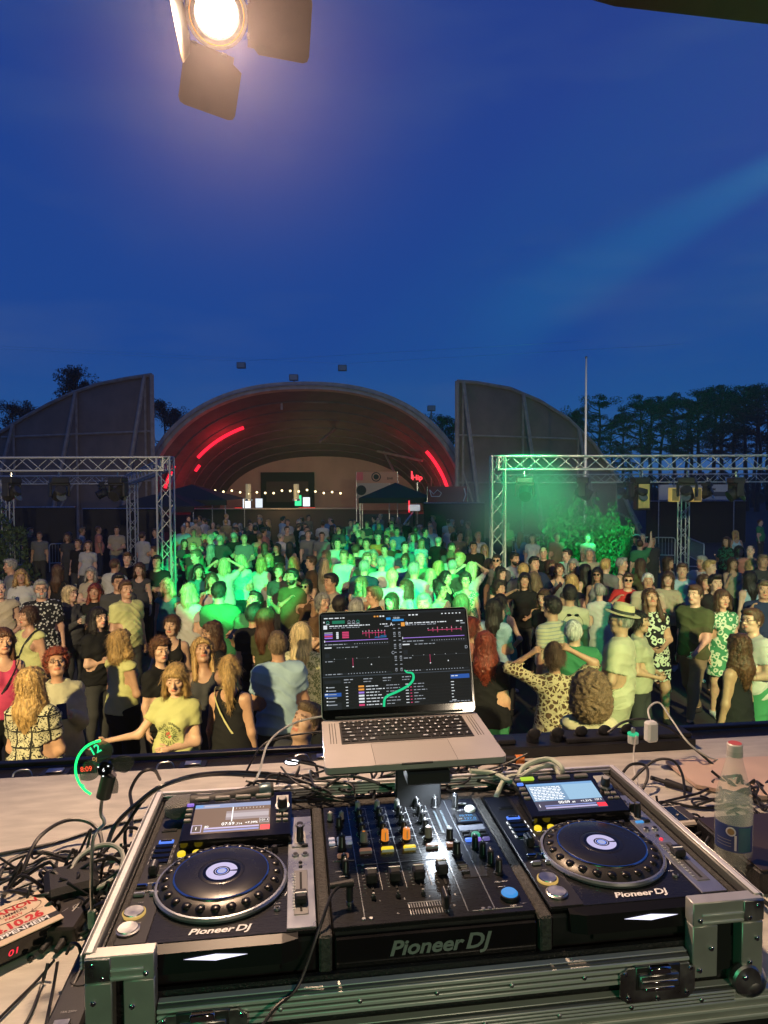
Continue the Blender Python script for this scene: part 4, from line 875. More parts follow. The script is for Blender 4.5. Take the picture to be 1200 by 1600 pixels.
def right_things():
    # bottle
    p = at_z(1145, 1366, TZ)
    t = thing('water_bottle', 'clear glass water bottle with a blue label and red cap', 'bottle', (p.x, p.y, TZ))
    glass = mat('bottle_glass', (.78, .84, .72), .05, alpha=.20, coat=1); H = .292
    prof = [(.0, .004), (.030, .002), (.0345, .006), (.0375, .016), (.0385, .10), (.0388, .150), (.0375, .172), (.0325, .195), (.0255, .222), (.0185, .248), (.0150, .265), (.0140, .278), (.0150, .279), (.0150, .284), (.0138, .290), (.0125, .291)]
    inner = [(r-.0022, max(.009, z)) for r, z in prof[2:]]; inner = [(0, .009)]+inner
    b = MB(); b.lathe(prof, glass, n=40); b.build('glass', t)
    wtr = mat('water', (.62, .66, .56), .05, alpha=.18, coat=.5)
    wp = [(0, .0095), (.0320, .0097), (.0350, .018), (.0361, .10), (.0364, .150), (.0352, .171), (.0, .171)]
    b = MB(); b.lathe(wp, wtr, n=40); b.build('water', t)
    b = MB(); b.cyl((0, 0, .283), .0160, .017, mat('cap_pale', (.62, .56, .52), .4), 24, bev=.002); b.cyl((0, 0, .2918), .0135, .001, mat('cap_red', (.45, .08, .07), .5), 24); b.lathe([(.0162, .264), (.0166, .276)], mat('cap_ring', (.55, .50, .45), .5), n=24); b.build('cap', t)
    b = MB(); lb = mat('label_blue', (.035, .06, .20), .5); fc = math.atan2(-p.y, -p.x)
    b.lathe([(.0393, .068), (.0394, .125)], lb, n=30, a0=fc-1.15, a1=fc+1.15)
    b.lathe([(.0396, .070), (.0397, .122)], mat('label_teal', (.03, .12, .17), .5), n=12, a0=fc+.25, a1=fc+.95)
    for z in (.0785, .085, .0915): b.lathe([(.0396, z), (.0397, z+.0016)], greyp, n=10, a0=fc-.9, a1=fc-.1)
    MX = Matrix.Rotation(fc-.05, 4, 'Z') @ Matrix.Translation((.0400, 0, .112)) @ Matrix.Rotation(R(90), 4, 'Z') @ Matrix.Rotation(R(90), 4, 'X')
    b.X = MX; b.lathe([(.0100, 0), (.0075, .0004), (0, .0004)], white, (-.003, 0, 0), 24, None, False); b.lathe([(.0070, .0006), (0, .0006)], mat('label_gold', (.45, .30, .12), .5), (-.003, 0, 0), 24, None, False); b.X = Matrix.Identity(4)
    b.lathe([(.0398, .072), (.0399, .105)], white, n=4, a0=fc+.05, a1=fc+.16); b.build('label', t)
    b = MB()
    for j in range(3):
        for k in range(30):
            a_ = 2*math.pi*(k+.5*(j % 2))/30; b.ball((.0383*math.cos(a_), .0383*math.sin(a_), .022+.0085*j), (.0022, .0022, .0024), glass, 8, 5)
    b.build('glass_studs', t)
    # small interface box with a dark screen
    p = at_z(1062, 1312, TZ)
    t = thing('audio_interface', 'small white rimmed box with dark display left of the bottle', 'audio interface', (p.x, p.y, TZ), YAW+.05)
    b = MB(); b.box((0, .04, .018), (.115, .088, .030), blackp, .006); b.build('housing', t)
    b = MB(); b.box((0, .04, .036), (.120, .092, .012), mat('box_cream', (.60, .55, .45), .4), .005); b.build('rim', t)
    b = MB(); b.box((-.012, .042, .0425), (.084, .070, .002), mat('box_screen', (.012, .018, .024), .15), .001); b.box((.043, .042, .0424), (.022, .070, .002), mat('box_top', (.05, .045, .04), .5), .001); b.text('LINK', .016, (-.014, .046, .0437), mat('screen_ink', (.10, .13, .16), .4), .0002, bold=.02); b.build('display', t)
    for k in range(4): b = MB(); b.cyl((-.03+.02*k, -.005, .016), .006, .004, blackp, 14, rot=(R(90), 0, 0)); b.build('socket', t)
    # pale tray behind the bottle and dark box at the right edge
    p = at_z(1140, 1232, TZ); t2 = MB(); t2.prism([(-.10, .0), (.02, -.085), (.30, -.085), (.30, .17), (-.10, .17)], .006, .016, mat('board_pink', (.62, .45, .34), .5, noise=.1)); o = t2.build('serving_board'); o.location = (p.x, p.y, TZ); o.rotation_euler = (0, 0, YAW-.05); tag(o, 'pale pinkish board lying behind the water bottle', 'board')
    p = at_z(1180, 1400, TZ); t = thing('equipment_case', 'low dark equipment box at the right end of the table', 'case', (p.x+.03, p.y, TZ), YAW)
    b = MB(); b.box((.10, .115, .026), (.24, .23, .05), laminate, .005); b.build('body', t); b = MB(); b.box((.10, .115, .0525), (.235, .225, .004), mat('box_lid', (.035, .025, .018), .4, noise=.2), .001); b.build('lid', t)
    # power distribution box on the rear rail
    a = at_z(650, 1204, 2.18); c = at_z(1088, 1180, 2.18); L = (c-a).length; t = thing('power_distributor', 'long black power distribution box with socket flaps behind the table', 'power distributor', a, math.atan2((c-a).y, (c-a).x))
    b = MB(); b.box((L/2, .05, .028), (L, .10, .054), blackp, .004); b.box((L*.76, .05, .062), (L*.46, .08, .016), rubber, .003); b.build('housing', t)
    for k in range(5):
        b = MB(); x = L*(.42+.085*k); b.cyl((x, .045, .066), .020, .022, rubber, 18, bev=.003); b.ball((x, .030, .085), (.022, .008, .018), rubber, 12, 8); b.build('socket_flap', t)
    for k in range(3): b = MB(); b.box((L*(.12+.1*k), .04, .064), (.06, .04, .016), blackp, .003); b.build('breaker', t)
    b = MB(); b.box((0, 0, .03), (.036, .030, .062), whitep, .006); o = b.build('charger'); o.location = at_z(1017, 1158, 2.28); o.rotation_euler = (0, 0, .25); tag(o, 'white block charger plugged into the black power box', 'charger')
    t = thing('mains_plug', 'pale green lit mains plug left of the white charger', 'plug', at_z(989, 1160, 2.26))
    b = MB(); b.cyl((0, 0, .012), .016, .026, mat('plug_pale', (.50, .55, .50), .4), 16, bev=.004); b.build('housing', t); b = MB(); b.cyl((0, 0, .027), .0165, .005, lit('plug_green', (.05, .8, .35), .7), 16); b.build('indicator', t); b = MB(); b.box((0, 0, .038), (.012, .010, .018), steel, .002); b.build('prongs', t)
    # orange ended cable plug and small adapter at laptop's right
    t = thing('power_connector', 'black connector with an orange collar right of the laptop', 'connector', at_z(800, 1187, 2.28))
    b = MB(); b.rod((-.05, 0, 0), (.01, .002, 0), .010, rubber, 12); b.build('housing', t); b = MB(); b.rod((.010, .002, 0), (.034, .003, 0), .0125, mat('orange_plastic', (.75, .22, .03), .4), 14); b.build('collar', t)
    t = thing('interface_box', 'small black network box with white lights behind the mixer', 'box', cw(.585, .47, -.075), YAW)
    b = MB(); b.box((0, 0, .03), (.13, .06, .05), gloss, .004); b.build('housing', t); b = MB()
    for k in range(4): b.box((-.01+.008*k, -.031, .045), (.003, .001, .002), em_w)
    b.build('status_lights', t)
right_things()
# lamp over the viewer's left that shows in the photo, with barn doors
def stage_lamp():
    L = at_y(338, 20, 2.2); back = (Vector((.0, -.2, -.35))-Vector((0, 0, 0))).normalized()
    aim = (Vector((.25, 0.2, 2.4))-L).normalized()
    t = thing('stage_lamp', 'lit warm stage lamp with open barn doors hanging against the sky', 'stage lamp', L)
    M = aim.to_track_quat('Z', 'Y').to_matrix().to_4x4() @ Matrix.Rotation(R(0), 4, 'Z')
    lb = mat('lamp_black', (.10, .065, .040), .45, metal=.2, noise=.2, nscale=10)
    b = MB(); b.X = M; b.lathe([(0, -.30), (.05, -.30), (.085, -.26), (.088, -.02), (.098, .0), (.098, .014), (.070, .016), (.066, .002)], lb, n=40); b.build('housing', t)
    b = MB(); b.X = M; b.lathe([(.066, .004), (.050, .010), (.0, .014)], lit('lamp_hot', (1, .88, .66), 12), n=36); b.build('lens', t)
    b = MB(); b.X = M; b.lathe([(.086, .0165), (.067, .006)], lit('reflector_glow', (1, .34, .06), 1.6), n=36); b.build('reflector', t)  # glow of the reflector round the lens put in as emission
    b = MB(); b.X = M; b.lathe([(.0875, .016), (.088, .020), (.0955, .020), (.096, .016)], steel, n=36); b.box((0, 0, .012), (.215, .215, .004), lb, .002) if 0 else None; b.build('gel_frame', t)
    # barn doors: (angle round lens, opening, width, length, lopsided)
    up = M.to_3x3().inverted() @ Vector((0, 0, 1)); a_up = math.atan2(up.y, up.x)
    rt = M.to_3x3().inverted() @ Vector((1, 0, 0)); 
    def door(direction, tilt, w0, w1a, w1b, ln):
        d = M.to_3x3().inverted() @ Vector(direction); a = math.atan2(d.y, d.x)
        b = MB(); b.X = M @ Matrix.Rotation(a, 4, 'Z') @ Matrix.Translation((.098, 0, .016)) @ Matrix.Rotation(-tilt, 4, 'Y')
        poly = [(0, -w0), (.02, -w0), (.035, -w1a), (ln-.018, -w1a), (ln-.005, -w1a+.006), (ln, -w1a+.02), (ln, w1b-.02), (ln-.005, w1b-.006), (ln-.018, w1b), (.035, w1b), (.02, w0), (0, w0)]
        b.prism(poly, -.0008, .0008, lb); b.tube([(p[0], p[1], 0) for p in poly], .0016, lb, 6, True)
        for yy in (-w0*.6, w0*.6): b.rod((.0, yy-.008, 0), (.0, yy+.008, 0), .004, steel, 8)
        return b.build('barn_door', t)
    door((-.12, 0, -1), R(30), .08, .075, .11, .185)
    door((1, 0, -.22), R(18), .08, .095, .09, .20)
    door((-1, 0, .0), R(74), .075, .09, .09, .14)
    door((-.1, 0, 1), R(38), .075, .09, .09, .135)
    b = MB(); b.X = M; b.tube(catmull([(.11, 0, -.1), (.12, .0, -.2), (.0, .0, -.42), (-.12, 0, -.2), (-.11, 0, -.1)], 6), .006, lb, 8); b.build('yoke', t)
    w = M.to_3x3() @ Vector((0, 0, .28)); b = MB(); b.ball(tuple(w), (.95, .75, .85), mat('lamp_glow_smoke', (0, 0, 0)), 24, 14); o = b.build('lamp_glow_smoke'); o.location = L; nt = o.data.materials[0].node_tree; nt.nodes.remove(nt.nodes['Principled BSDF'])  # smoke ball added only to make the glow round the lamp
    v = nt.nodes.new('ShaderNodeVolumePrincipled'); v.inputs['Color'].default_value = (.95, .85, .95, 1); tc = nt.nodes.new('ShaderNodeTexCoord'); mp = nt.nodes.new('ShaderNodeMapping'); mp.inputs['Location'].default_value = (-w.x/.95, -w.y/.75, -w.z/.85); mp.inputs['Scale'].default_value = (1/.95, 1/.75, 1/.85); nt.links.new(tc.outputs['Object'], mp.inputs[0]); ln = nt.nodes.new('ShaderNodeVectorMath'); ln.operation = 'LENGTH'; nt.links.new(mp.outputs[0], ln.inputs[0])
    mr = nt.nodes.new('ShaderNodeMapRange'); mr.interpolation_type = 'SMOOTHSTEP'; mr.inputs[1].default_value = 1; mr.inputs[2].default_value = .0; mr.inputs[3].default_value = 0; mr.inputs[4].default_value = .035; nt.links.new(ln.outputs['Value'], mr.inputs[0]); nt.links.new(mr.outputs[0], v.inputs['Density']); nt.links.new(v.outputs[0], [q for q in nt.nodes if q.type == 'OUTPUT_MATERIAL'][0].inputs['Volume']); tag(o, 'added smoke ball that makes the glow round the lit stage lamp', kind='stuff')
    l = bpy.data.lights.new('lamp_beam', 'SPOT'); l.energy = 420; l.color = (1, .66, .42); l.spot_size = R(120); l.spot_blend = .6; l.shadow_soft_size = .06
    o = bpy.data.objects.new('lamp_beam', l); COL.objects.link(o); o.parent = t; o.matrix_basis = M @ Matrix.Translation((0, 0, .03)) @ Matrix.Rotation(math.pi, 4, 'X')
    # canopy edge over the stage
    a = at_y(915, -6, 2.6); b = MB()
    pts = [at_y(925, 0, 2.6), at_y(960, 10, 2.6), at_y(1200, 38, 2.6), at_y(1330, 55, 2.6)]
    vs = []; 
    for p in pts: vs += [p, p+Vector((0, -.02, .06)), p+Vector((0, -2.6, .35)), p+Vector((0, -2.6, .30))]
    o0 = pts[0]; vs = [v-o0 for v in vs]
    b.add(vs, [(4*i+j, 4*i+(j+1) % 4, 4*i+4+(j+1) % 4, 4*i+4+j) for i in range(3) for j in range(4)]+[(3, 2, 1, 0), (12, 13, 14, 15)], mat('canopy', (.14, .11, .08), .8, noise=.15)); o = b.build('stage_canopy'); o.location = o0; tag(o, 'dark brown edge of the stage canopy in the top right corner', 'canopy')
stage_lamp()
# ================================================================ people: bodies grown as one distance field each
def axis(lo, hi, d, flo=None, fhi=None, fd=None):
    out = [lo]
    while out[-1] < hi:
        x = out[-1]; out.append(x+(fd if flo is not None and flo-1e-6 <= x < fhi else d))
    return np.array(out)
class Fld:
    def __init__(s, xs, ys, zs): s.a = (xs, ys, zs); s.D = np.full((len(xs), len(ys), len(zs)), .2, np.float32)
    def win(s, lo, hi):
        sl = []
        for k in range(3):
            i0 = max(0, np.searchsorted(s.a[k], lo[k])-1); i1 = min(len(s.a[k]), np.searchsorted(s.a[k], hi[k])+1)
            if i1-i0 < 1: return None, None
            sl.append(slice(i0, i1))
        return tuple(sl), np.meshgrid(*[s.a[k][sl[k]] for k in range(3)], indexing='ij', sparse=True)
    def mix(s, sl, d, k, sub=False):
        A = s.D[sl]
        if sub: d = -d; h = np.maximum(k-np.abs(A-d), 0)/k if k > 0 else 0; s.D[sl] = np.maximum(A, d)+(h*h*k*.25 if k > 0 else 0)
        else: h = np.maximum(k-np.abs(A-d), 0)/k if k > 0 else 0; s.D[sl] = np.minimum(A, d)-(h*h*k*.25 if k > 0 else 0)
    def cone(s, a, b, ra, rb, k=.03, sy=1.0, sub=False, g=0):
        ra += g; rb += g; a = np.array(a, float); b = np.array(b, float); m = max(ra, rb)+k+.04
        sl, G = s.win(np.minimum(a, b)-m, np.maximum(a, b)+m)
        if sl is None: return
        X, Y, Z = G; ab = b-a; L2 = max(ab@ab, 1e-9)
        t = np.clip(((X-a[0])*ab[0]+(Y-a[1])*ab[1]+(Z-a[2])*ab[2])/L2, 0, 1)
        dx, dy, dz = X-a[0]-t*ab[0], (Y-a[1]-t*ab[1])/sy, Z-a[2]-t*ab[2]
        s.mix(sl, (np.sqrt(dx*dx+dy*dy+dz*dz)-(ra+(rb-ra)*t))*min(1, sy), k, sub)
    def ell(s, c, r, k=.02, M=None, sub=False, g=0):
        r = np.array(r, float)+g; c = np.array(c, float); m = r.max()+k+.03
        sl, G = s.win(c-m, c+m)
        if sl is None: return
        X, Y, Z = G[0]-c[0], G[1]-c[1], G[2]-c[2]
        if M is not None: X, Y, Z = [M[0, i]*X+M[1, i]*Y+M[2, i]*Z for i in range(3)]
        q = np.sqrt((X/r[0])**2+(Y/r[1])**2+(Z/r[2])**2); s.mix(sl, (q-1)*r.min(), k, sub)
    def cut(s, f):                       # keep where f(X,Y,Z) < 0
        X, Y, Z = np.meshgrid(*s.a, indexing='ij', sparse=True); s.D = np.maximum(s.D, f(X, Y, Z))
    def mesh(s):
        D = s.D; D[0] = D[-1] = .2; D[:, 0] = D[:, -1] = .2; D[:, :, 0] = D[:, :, -1] = .2
        S = D < 0; c = np.zeros(tuple(n-1 for n in D.shape), np.int8)
        for i in (0, 1):
            for j in (0, 1):
                for k in (0, 1): c += S[i:S.shape[0]-1+i, j:S.shape[1]-1+j, k:S.shape[2]-1+k]
        act = (c > 0) & (c < 8); I = np.argwhere(act); idx = np.full(act.shape, -1, np.int32); idx[tuple(I.T)] = np.arange(len(I))
        P = np.zeros((len(I), 3)); N = np.zeros(len(I))
        for ax in range(3):
            o = [a for a in range(3) if a != ax]
            for u in (0, 1):
                for v in (0, 1):
                    A = I.copy(); A[:, o[0]] += u; A[:, o[1]] += v; B = A.copy(); B[:, ax] += 1
                    da, db = D[tuple(A.T)], D[tuple(B.T)]; cr = (da < 0) != (db < 0); t = np.where(cr, da/np.where(cr, da-db, 1), 0)
                    pa = np.stack([s.a[q][A[:, q]] for q in range(3)], 1); pb = np.stack([s.a[q][B[:, q]] for q in range(3)], 1)
                    P += np.where(cr[:, None], pa+(pb-pa)*t[:, None], 0); N += cr
        P /= N[:, None]; Q = []
        for ax in range(3):
            o = [(ax+1) % 3, (ax+2) % 3]
            sa = [slice(1, -1)]*3; sa[ax] = slice(0, -1); sb = list(sa); sb[ax] = slice(1, None)
            ch = S[tuple(sa)] != S[tuple(sb)]; E = np.argwhere(ch); E[:, o[0]] += 1; E[:, o[1]] += 1
            inside = S[tuple(E.T)]
            def ci(du, dv): F = E.copy(); F[:, o[0]] -= du; F[:, o[1]] -= dv; return idx[tuple(F.T)]
            q = np.stack([ci(0, 0), ci(1, 0), ci(1, 1), ci(0, 1)], 1); q[~inside] = q[~inside][:, ::-1]; Q.append(q)
        return P, np.concatenate(Q)
def mk(name, P, Q, m, tint=None, extra=None):
    me = bpy.data.meshes.new(name); P = np.asarray(P, float); n0 = len(P); V = P; F = [Q]
    if extra: V = np.concatenate([P]+[e[0] for e in extra]); o = n0; 
    me.vertices.add(len(V)); me.vertices.foreach_set('co', V.ravel())
    loops = Q.ravel(); nq = len(Q)
    if extra:
        L = [loops]
        for e in extra: L.append((e[1]+o).ravel()); o += len(e[0]); nq += len(e[1])
        loops = np.concatenate(L)
    me.loops.add(len(loops)); me.loops.foreach_set('vertex_index', loops.astype(np.int32))
    me.polygons.add(nq); me.polygons.foreach_set('loop_start', np.arange(nq, dtype=np.int32)*4); me.polygons.foreach_set('loop_total', np.full(nq, 4, np.int32))
    me.polygons.foreach_set('use_smooth', np.ones(nq, bool)); me.update(calc_edges=True); me.materials.append(m)
    if tint is not None:
        T = np.ones((len(V), 4)); T[:n0, :3] = tint; ca = me.color_attributes.new('tint', 'FLOAT_COLOR', 'POINT'); ca.data.foreach_set('color', T.ravel())
    return me
def rings(pts, rs, n=6):
    vs = []; up = np.array((.1, .2, 1.)); pts = [np.array(p, float) for p in pts]
    for i, p in enumerate(pts):
        t = pts[min(i+1, len(pts)-1)]-pts[max(i-1, 0)]; t /= np.linalg.norm(t)+1e-9; u = up-t*(up@t); u /= np.linalg.norm(u)+1e-9; w = np.cross(t, u)
        for j in range(n): a = 2*math.pi*j/n; vs.append(p+(u*math.cos(a)+w*math.sin(a))*rs[i])
    q = [[i*n+j, i*n+(j+1) % n, (i+1)*n+(j+1) % n, (i+1)*n+j] for i in range(len(pts)-1) for j in range(n)]
    return np.array(vs), np.array(q)
nrm = lambda v: np.array(v, float)/np.linalg.norm(v)
# arm directions: x outward, y (minus is forward), z up  -> (upper, fore) for the person's right then left
POSE = {
 'down': ((.16, .02, -1), (.06, -.22, -1), (.16, .02, -1), (.06, -.18, -1)),
 'drink': ((.22, -.15, -1), (-.18, -.85, .55), (.14, .03, -1), (.05, -.2, -1)),
 'drinkl': ((.14, .03, -1), (.05, -.2, -1), (.25, -.1, -1), (-.15, -.9, .45)),
 'folded': ((.20, -.22, -1), (-.85, -.5, .12), (.20, -.22, -1), (-.85, -.5, .22)),
 'front': ((.22, -.1, -1), (-.55, -.75, -.25), (.22, -.1, -1), (-.55, -.75, -.2)),
 'phone': ((.10, -.35, -1), (-.35, -.75, .55), (.10, -.35, -1), (-.35, -.75, .55)),
 'phoneup': ((.3, -.75, .35), (-.3, -.25, 1), (.3, -.75, .35), (-.3, -.25, 1)),
 'brow': ((.75, -.45, -.1), (-.95, -.30, .62), (.2, -.1, -1), (-.5, -.7, -.2)),
 'mouth': ((.45, -.35, -.75), (-.62, -.42, .85), (.3, -.3, -1), (-.8, -.5, .1)),
 'reach': ((.55, -.25, -.85), (.80, -.52, -.05), (.18, -.12, -1), (-.70, -.70, -.02)),
 'hip': ((.55, .2, -1), (-.6, -.3, -.7), (.16, 0, -1), (.05, -.2, -1)),
 'hairup': ((.62, -.15, .62), (-.85, .28, .50), (.85, -.10, .42), (-.80, .20, .62)),
 'cheek': ((.2, -.5, -.75), (-.25, -.3, 1), (.16, 0, -1), (-.4, -.8, -.3)),
 'dance': ((.4, -.35, -.7), (.1, -.7, .75), (.4, -.3, -.7), (.0, -.8, .5)),
 'walk': ((.12, .15, -1), (.05, -.1, -1), (.12, -.2, -1), (-.1, -.75, -.55)),
 'wave': ((.45, -.1, .9), (.05, -.1, 1), (.16, 0, -1), (.05, -.2, -1)),
}
def headM(yaw, pitch):
    Mx = np.array(Euler((R(-pitch), 0, 0)).to_matrix()); Mz = np.array(Euler((0, 0, R(yaw))).to_matrix()); return Mz @ Mx
def skel(sex, pose, yaw, pitch, build):
    m = sex == 'm'; J = {}
    sh = .168 if m else .146; hp = .088 if m else .092
    J['P'] = np.array((0, 0, .93)); legs = {}
    for s in (-1, 1):
        hip = np.array((s*hp, 0, .90)); 
        if pose == 'walk': kn = np.array((s*.085, -.10 if s > 0 else .06, .49)); an = np.array((s*.08, -.16 if s > 0 else .30, .09 if s > 0 else .16))
        elif s > 0 and pose in ('hip', 'drink', 'brow', 'front'): kn = np.array((s*.13, -.07, .49)); an = np.array((s*.15, -.02, .09))
        else: kn = np.array((s*.095, -.015, .49)); an = np.array((s*.105, .03, .09))
        legs[s] = (hip, kn, an)
    J['legs'] = legs; v = POSE[pose]; arms = {}
    for s, u, f in ((-1, v[0], v[1]), (1, v[2], v[3])):
        S = np.array((s*sh, .008, 1.385 if m else 1.375)); u = nrm(u)*(1, 1, 1); f = nrm(f); u = u*np.array((s, 1, 1)); f = f*np.array((s, 1, 1))
        E = S+u*.285; Wr = E+f*.245; arms[s] = (S, E, Wr, f)
    J['arms'] = arms; J['HM'] = headM(yaw, pitch); J['N'] = np.array((0, .005, 1.50)); J['H'] = J['N']+J['HM'] @ np.array((0, -.008, .128)); J['sh'] = sh
    return J
def torso(F, sex, b, g=0, k=.05):
    m = sex == 'm'; w = {'slim': .92, 'mid': 1.0, 'big': 1.20}[b]; bel = {'slim': 0, 'mid': .004, 'big': .05}[b]
    if m:
        F.cone((0, .0, .93), (0, 0, 1.08), .155*w, .148*w, k, .74, g=g); F.cone((-.06, .0, 1.18), (-.07, .0, 1.33), .105*w, .108*w, k, .88, g=g); F.cone((.06, .0, 1.18), (.07, .0, 1.33), .105*w, .108*w, k, .88, g=g)
        [F.cone((s*.03, .012, 1.425), (s*.150, .01, 1.385), .052, .052, .05, 1, g=g) for s in (-1, 1)]
    else:
        F.cone((0, .01, .90), (0, .005, .98), .170*w, .150*w, k, .76, g=g); F.cone((0, 0, 1.00), (0, 0, 1.13), .140*w, .122*w, k, .76, g=g); F.cone((-.045, 0, 1.20), (-.05, 0, 1.33), .092*w, .094*w, k, .88, g=g); F.cone((.045, 0, 1.20), (.05, 0, 1.33), .092*w, .094*w, k, .88, g=g)
        [F.cone((s*.02, .012, 1.415), (s*.128, .01, 1.375), .045, .043, .05, 1, g=g) for s in (-1, 1)]
        for s in (-1, 1): F.ell((s*.07, -.082*w, 1.265), (.060, .052, .060), .04, g=g)
    if bel: F.ell((0, -.05-bel*.4, 1.06), (.14*w, .10+bel, .15), .06, g=g)
def arm(F, J, s, g=0, t1=2.0, k=.035, sex='m'):
    S, E, Wr, f = J['arms'][s]; q = 1 if sex == 'm' else .84
    e1 = S+(E-S)*min(1, t1); F.cone(S, e1, .052*q, (.052-(.052-.039)*min(1, t1))*q, .05, g=g)
    if t1 > 1: e2 = E+(Wr-E)*min(1, t1-1); F.cone(E, e2, .040*q, (.040-(.040-.025)*min(1, t1-1))*q, k, g=g)
def leg(F, J, s, g=0, t1=2.0, sex='m', b='mid'):
    h, kn, an = J['legs'][s]; w = {'slim': .92, 'mid': 1, 'big': 1.15}[b]*(1 if sex == 'm' else 1.03)
    e1 = h+(kn-h)*min(1, t1); F.cone(h, e1, .092*w, (.092-.034*min(1, t1))*w, .05, g=g)
    if t1 > 1:
        u = min(1, t1-1); e2 = kn+(an-kn)*u; F.cone(kn, e2, .056*w, .056*w+(.036-.056*w)*u, .04, g=g)
        if u > .4: c = kn+(an-kn)*.28; F.ell((c[0], c[1]+.018, c[2]), (.050*w, .050*w, .11), .03, g=g)
SKULL = [((0, .014, .026), (.078, .096, .094)), ((0, -.012, -.035), (.060, .070, .072))]
def head(F, J, sex):
    M, H = J['HM'], J['H']; L = lambda p: H+M @ np.array(p, float); q = 1.0 if sex == 'm' else .95
    for c, r in SKULL: F.ell(L(c), np.array(r)*q, .03, M)
    F.cone(L((-.025*q, -.045, -.080)), L((.025*q, -.045, -.080)), .028*q, .028*q, .03); F.ell(L((0, -.066, -.095)), (.020, .020, .017), .02, M)
    F.cone(L((-.034, -.072, .034)), L((.034, -.072, .034)), .014, .014, .02); 
    for s in (-1, 1):
        F.ell(L((s*.046, -.052, -.015)), (.022, .022, .022), .02, M); F.ell(L((s*.031, -.094, .012)), (.017, .014, .012), .012, M, sub=True); F.ell(L((s*.031, -.078, .011)), (.0125, .012, .0105), .003, M)
        F.ell(L((s*.078*q, .012, -.004)), (.010, .019, .031), .008, M)
    F.cone(L((0, -.082, .014)), L((0, -.104, -.022)), .0085, .0125, .012); F.ell(L((0, -.093, -.029)), (.018, .012, .009), .01, M)
    F.ell(L((0, -.082, -.052)), (.024, .013, .007), .008, M); F.ell(L((0, -.080, -.063)), (.021, .013, .007), .008, M)
def hands(J, sex):
    out = []; q = 1 if sex == 'm' else .88
    for s in (-1, 1):
        S, E, Wr, f = J['arms'][s]; u = nrm(E-S); n = np.cross(f, np.cross(f, u)+np.array((.001, 0, 0))); n = nrm(n)
        n = nrm(-np.array((s, .3, .1))-f*(-np.array((s, .3, .1)) @ f)); a = nrm(np.cross(f, n)); 
        if a[1] > 0 or (abs(a[1]) < .2 and a[2] < 0): a = -a                 # thumb side: forward or up
        pe = Wr+f*.075*q; out_f = []
        for i, (off, ln) in enumerate(((.027, .066), (.010, .074), (-.009, .069), (-.026, .054))):
            b0 = pe+a*off*q-f*.014; c = .25+.10*i; d1 = nrm(f*math.cos(c*.5)+n*math.sin(c*.5)+a*off*2); d2 = nrm(f*math.cos(c*2)+n*math.sin(c*2)); d3 = nrm(f*math.cos(c*3)+n*math.sin(c*3))
            p = [b0, b0+d1*ln*.5*q, b0+(d1*.5+d2*.32)*ln*q, b0+(d1*.5+d2*.32+d3*.25)*ln*q, b0+(d1*.5+d2*.32+d3*.30)*ln*q]; r = .0085*q; out.append(rings(p, [r*1.05, r, r*.92, r*.75, r*.2]))
        b0 = Wr+f*.024+a*.018; d1 = nrm(a*.8+f*.65+n*.25); d2 = nrm(a*.35+f+n*.35); p = [b0, b0+d1*.032, b0+d1*.032+d2*.026, b0+d1*.032+d2*.033]; out.append(rings(p, [.011*q, .0105*q, .009*q, .003]))
    return out
def grid(J, lod, clo=False, zlo=-.01, zhi=None):
    pts = [J['H']]+[p for s in (-1, 1) for p in J['arms'][s][:3]]+[p for s in (-1, 1) for p in J['legs'][s]]; A = np.array(pts); lo = A.min(0)-.24; hi = A.max(0)+.24; lo[2] = zlo
    lo[1] = min(lo[1], -.26); hi[1] = max(hi[1], .22)
    if zhi: hi[2] = zhi
    d, fd = ((.0135, .0068), (.017, .0105), (.024, .017))[lod]
    if clo: return Fld(axis(lo[0], hi[0], d), axis(lo[1], hi[1], d), axis(lo[2], hi[2], d))
    H = J['H']; return Fld(axis(lo[0], hi[0], d, H[0]-.095, H[0]+.095, fd), axis(lo[1], hi[1], d, H[1]-.12, H[1]+.11, fd), axis(lo[2], hi[2], d, H[2]-.13, H[2]+.13, fd))
_mc = {}
skinm = mat('skin', (.5, .3, .2), .48, objcol=True, tint=True, noise=.08, nscale=30)
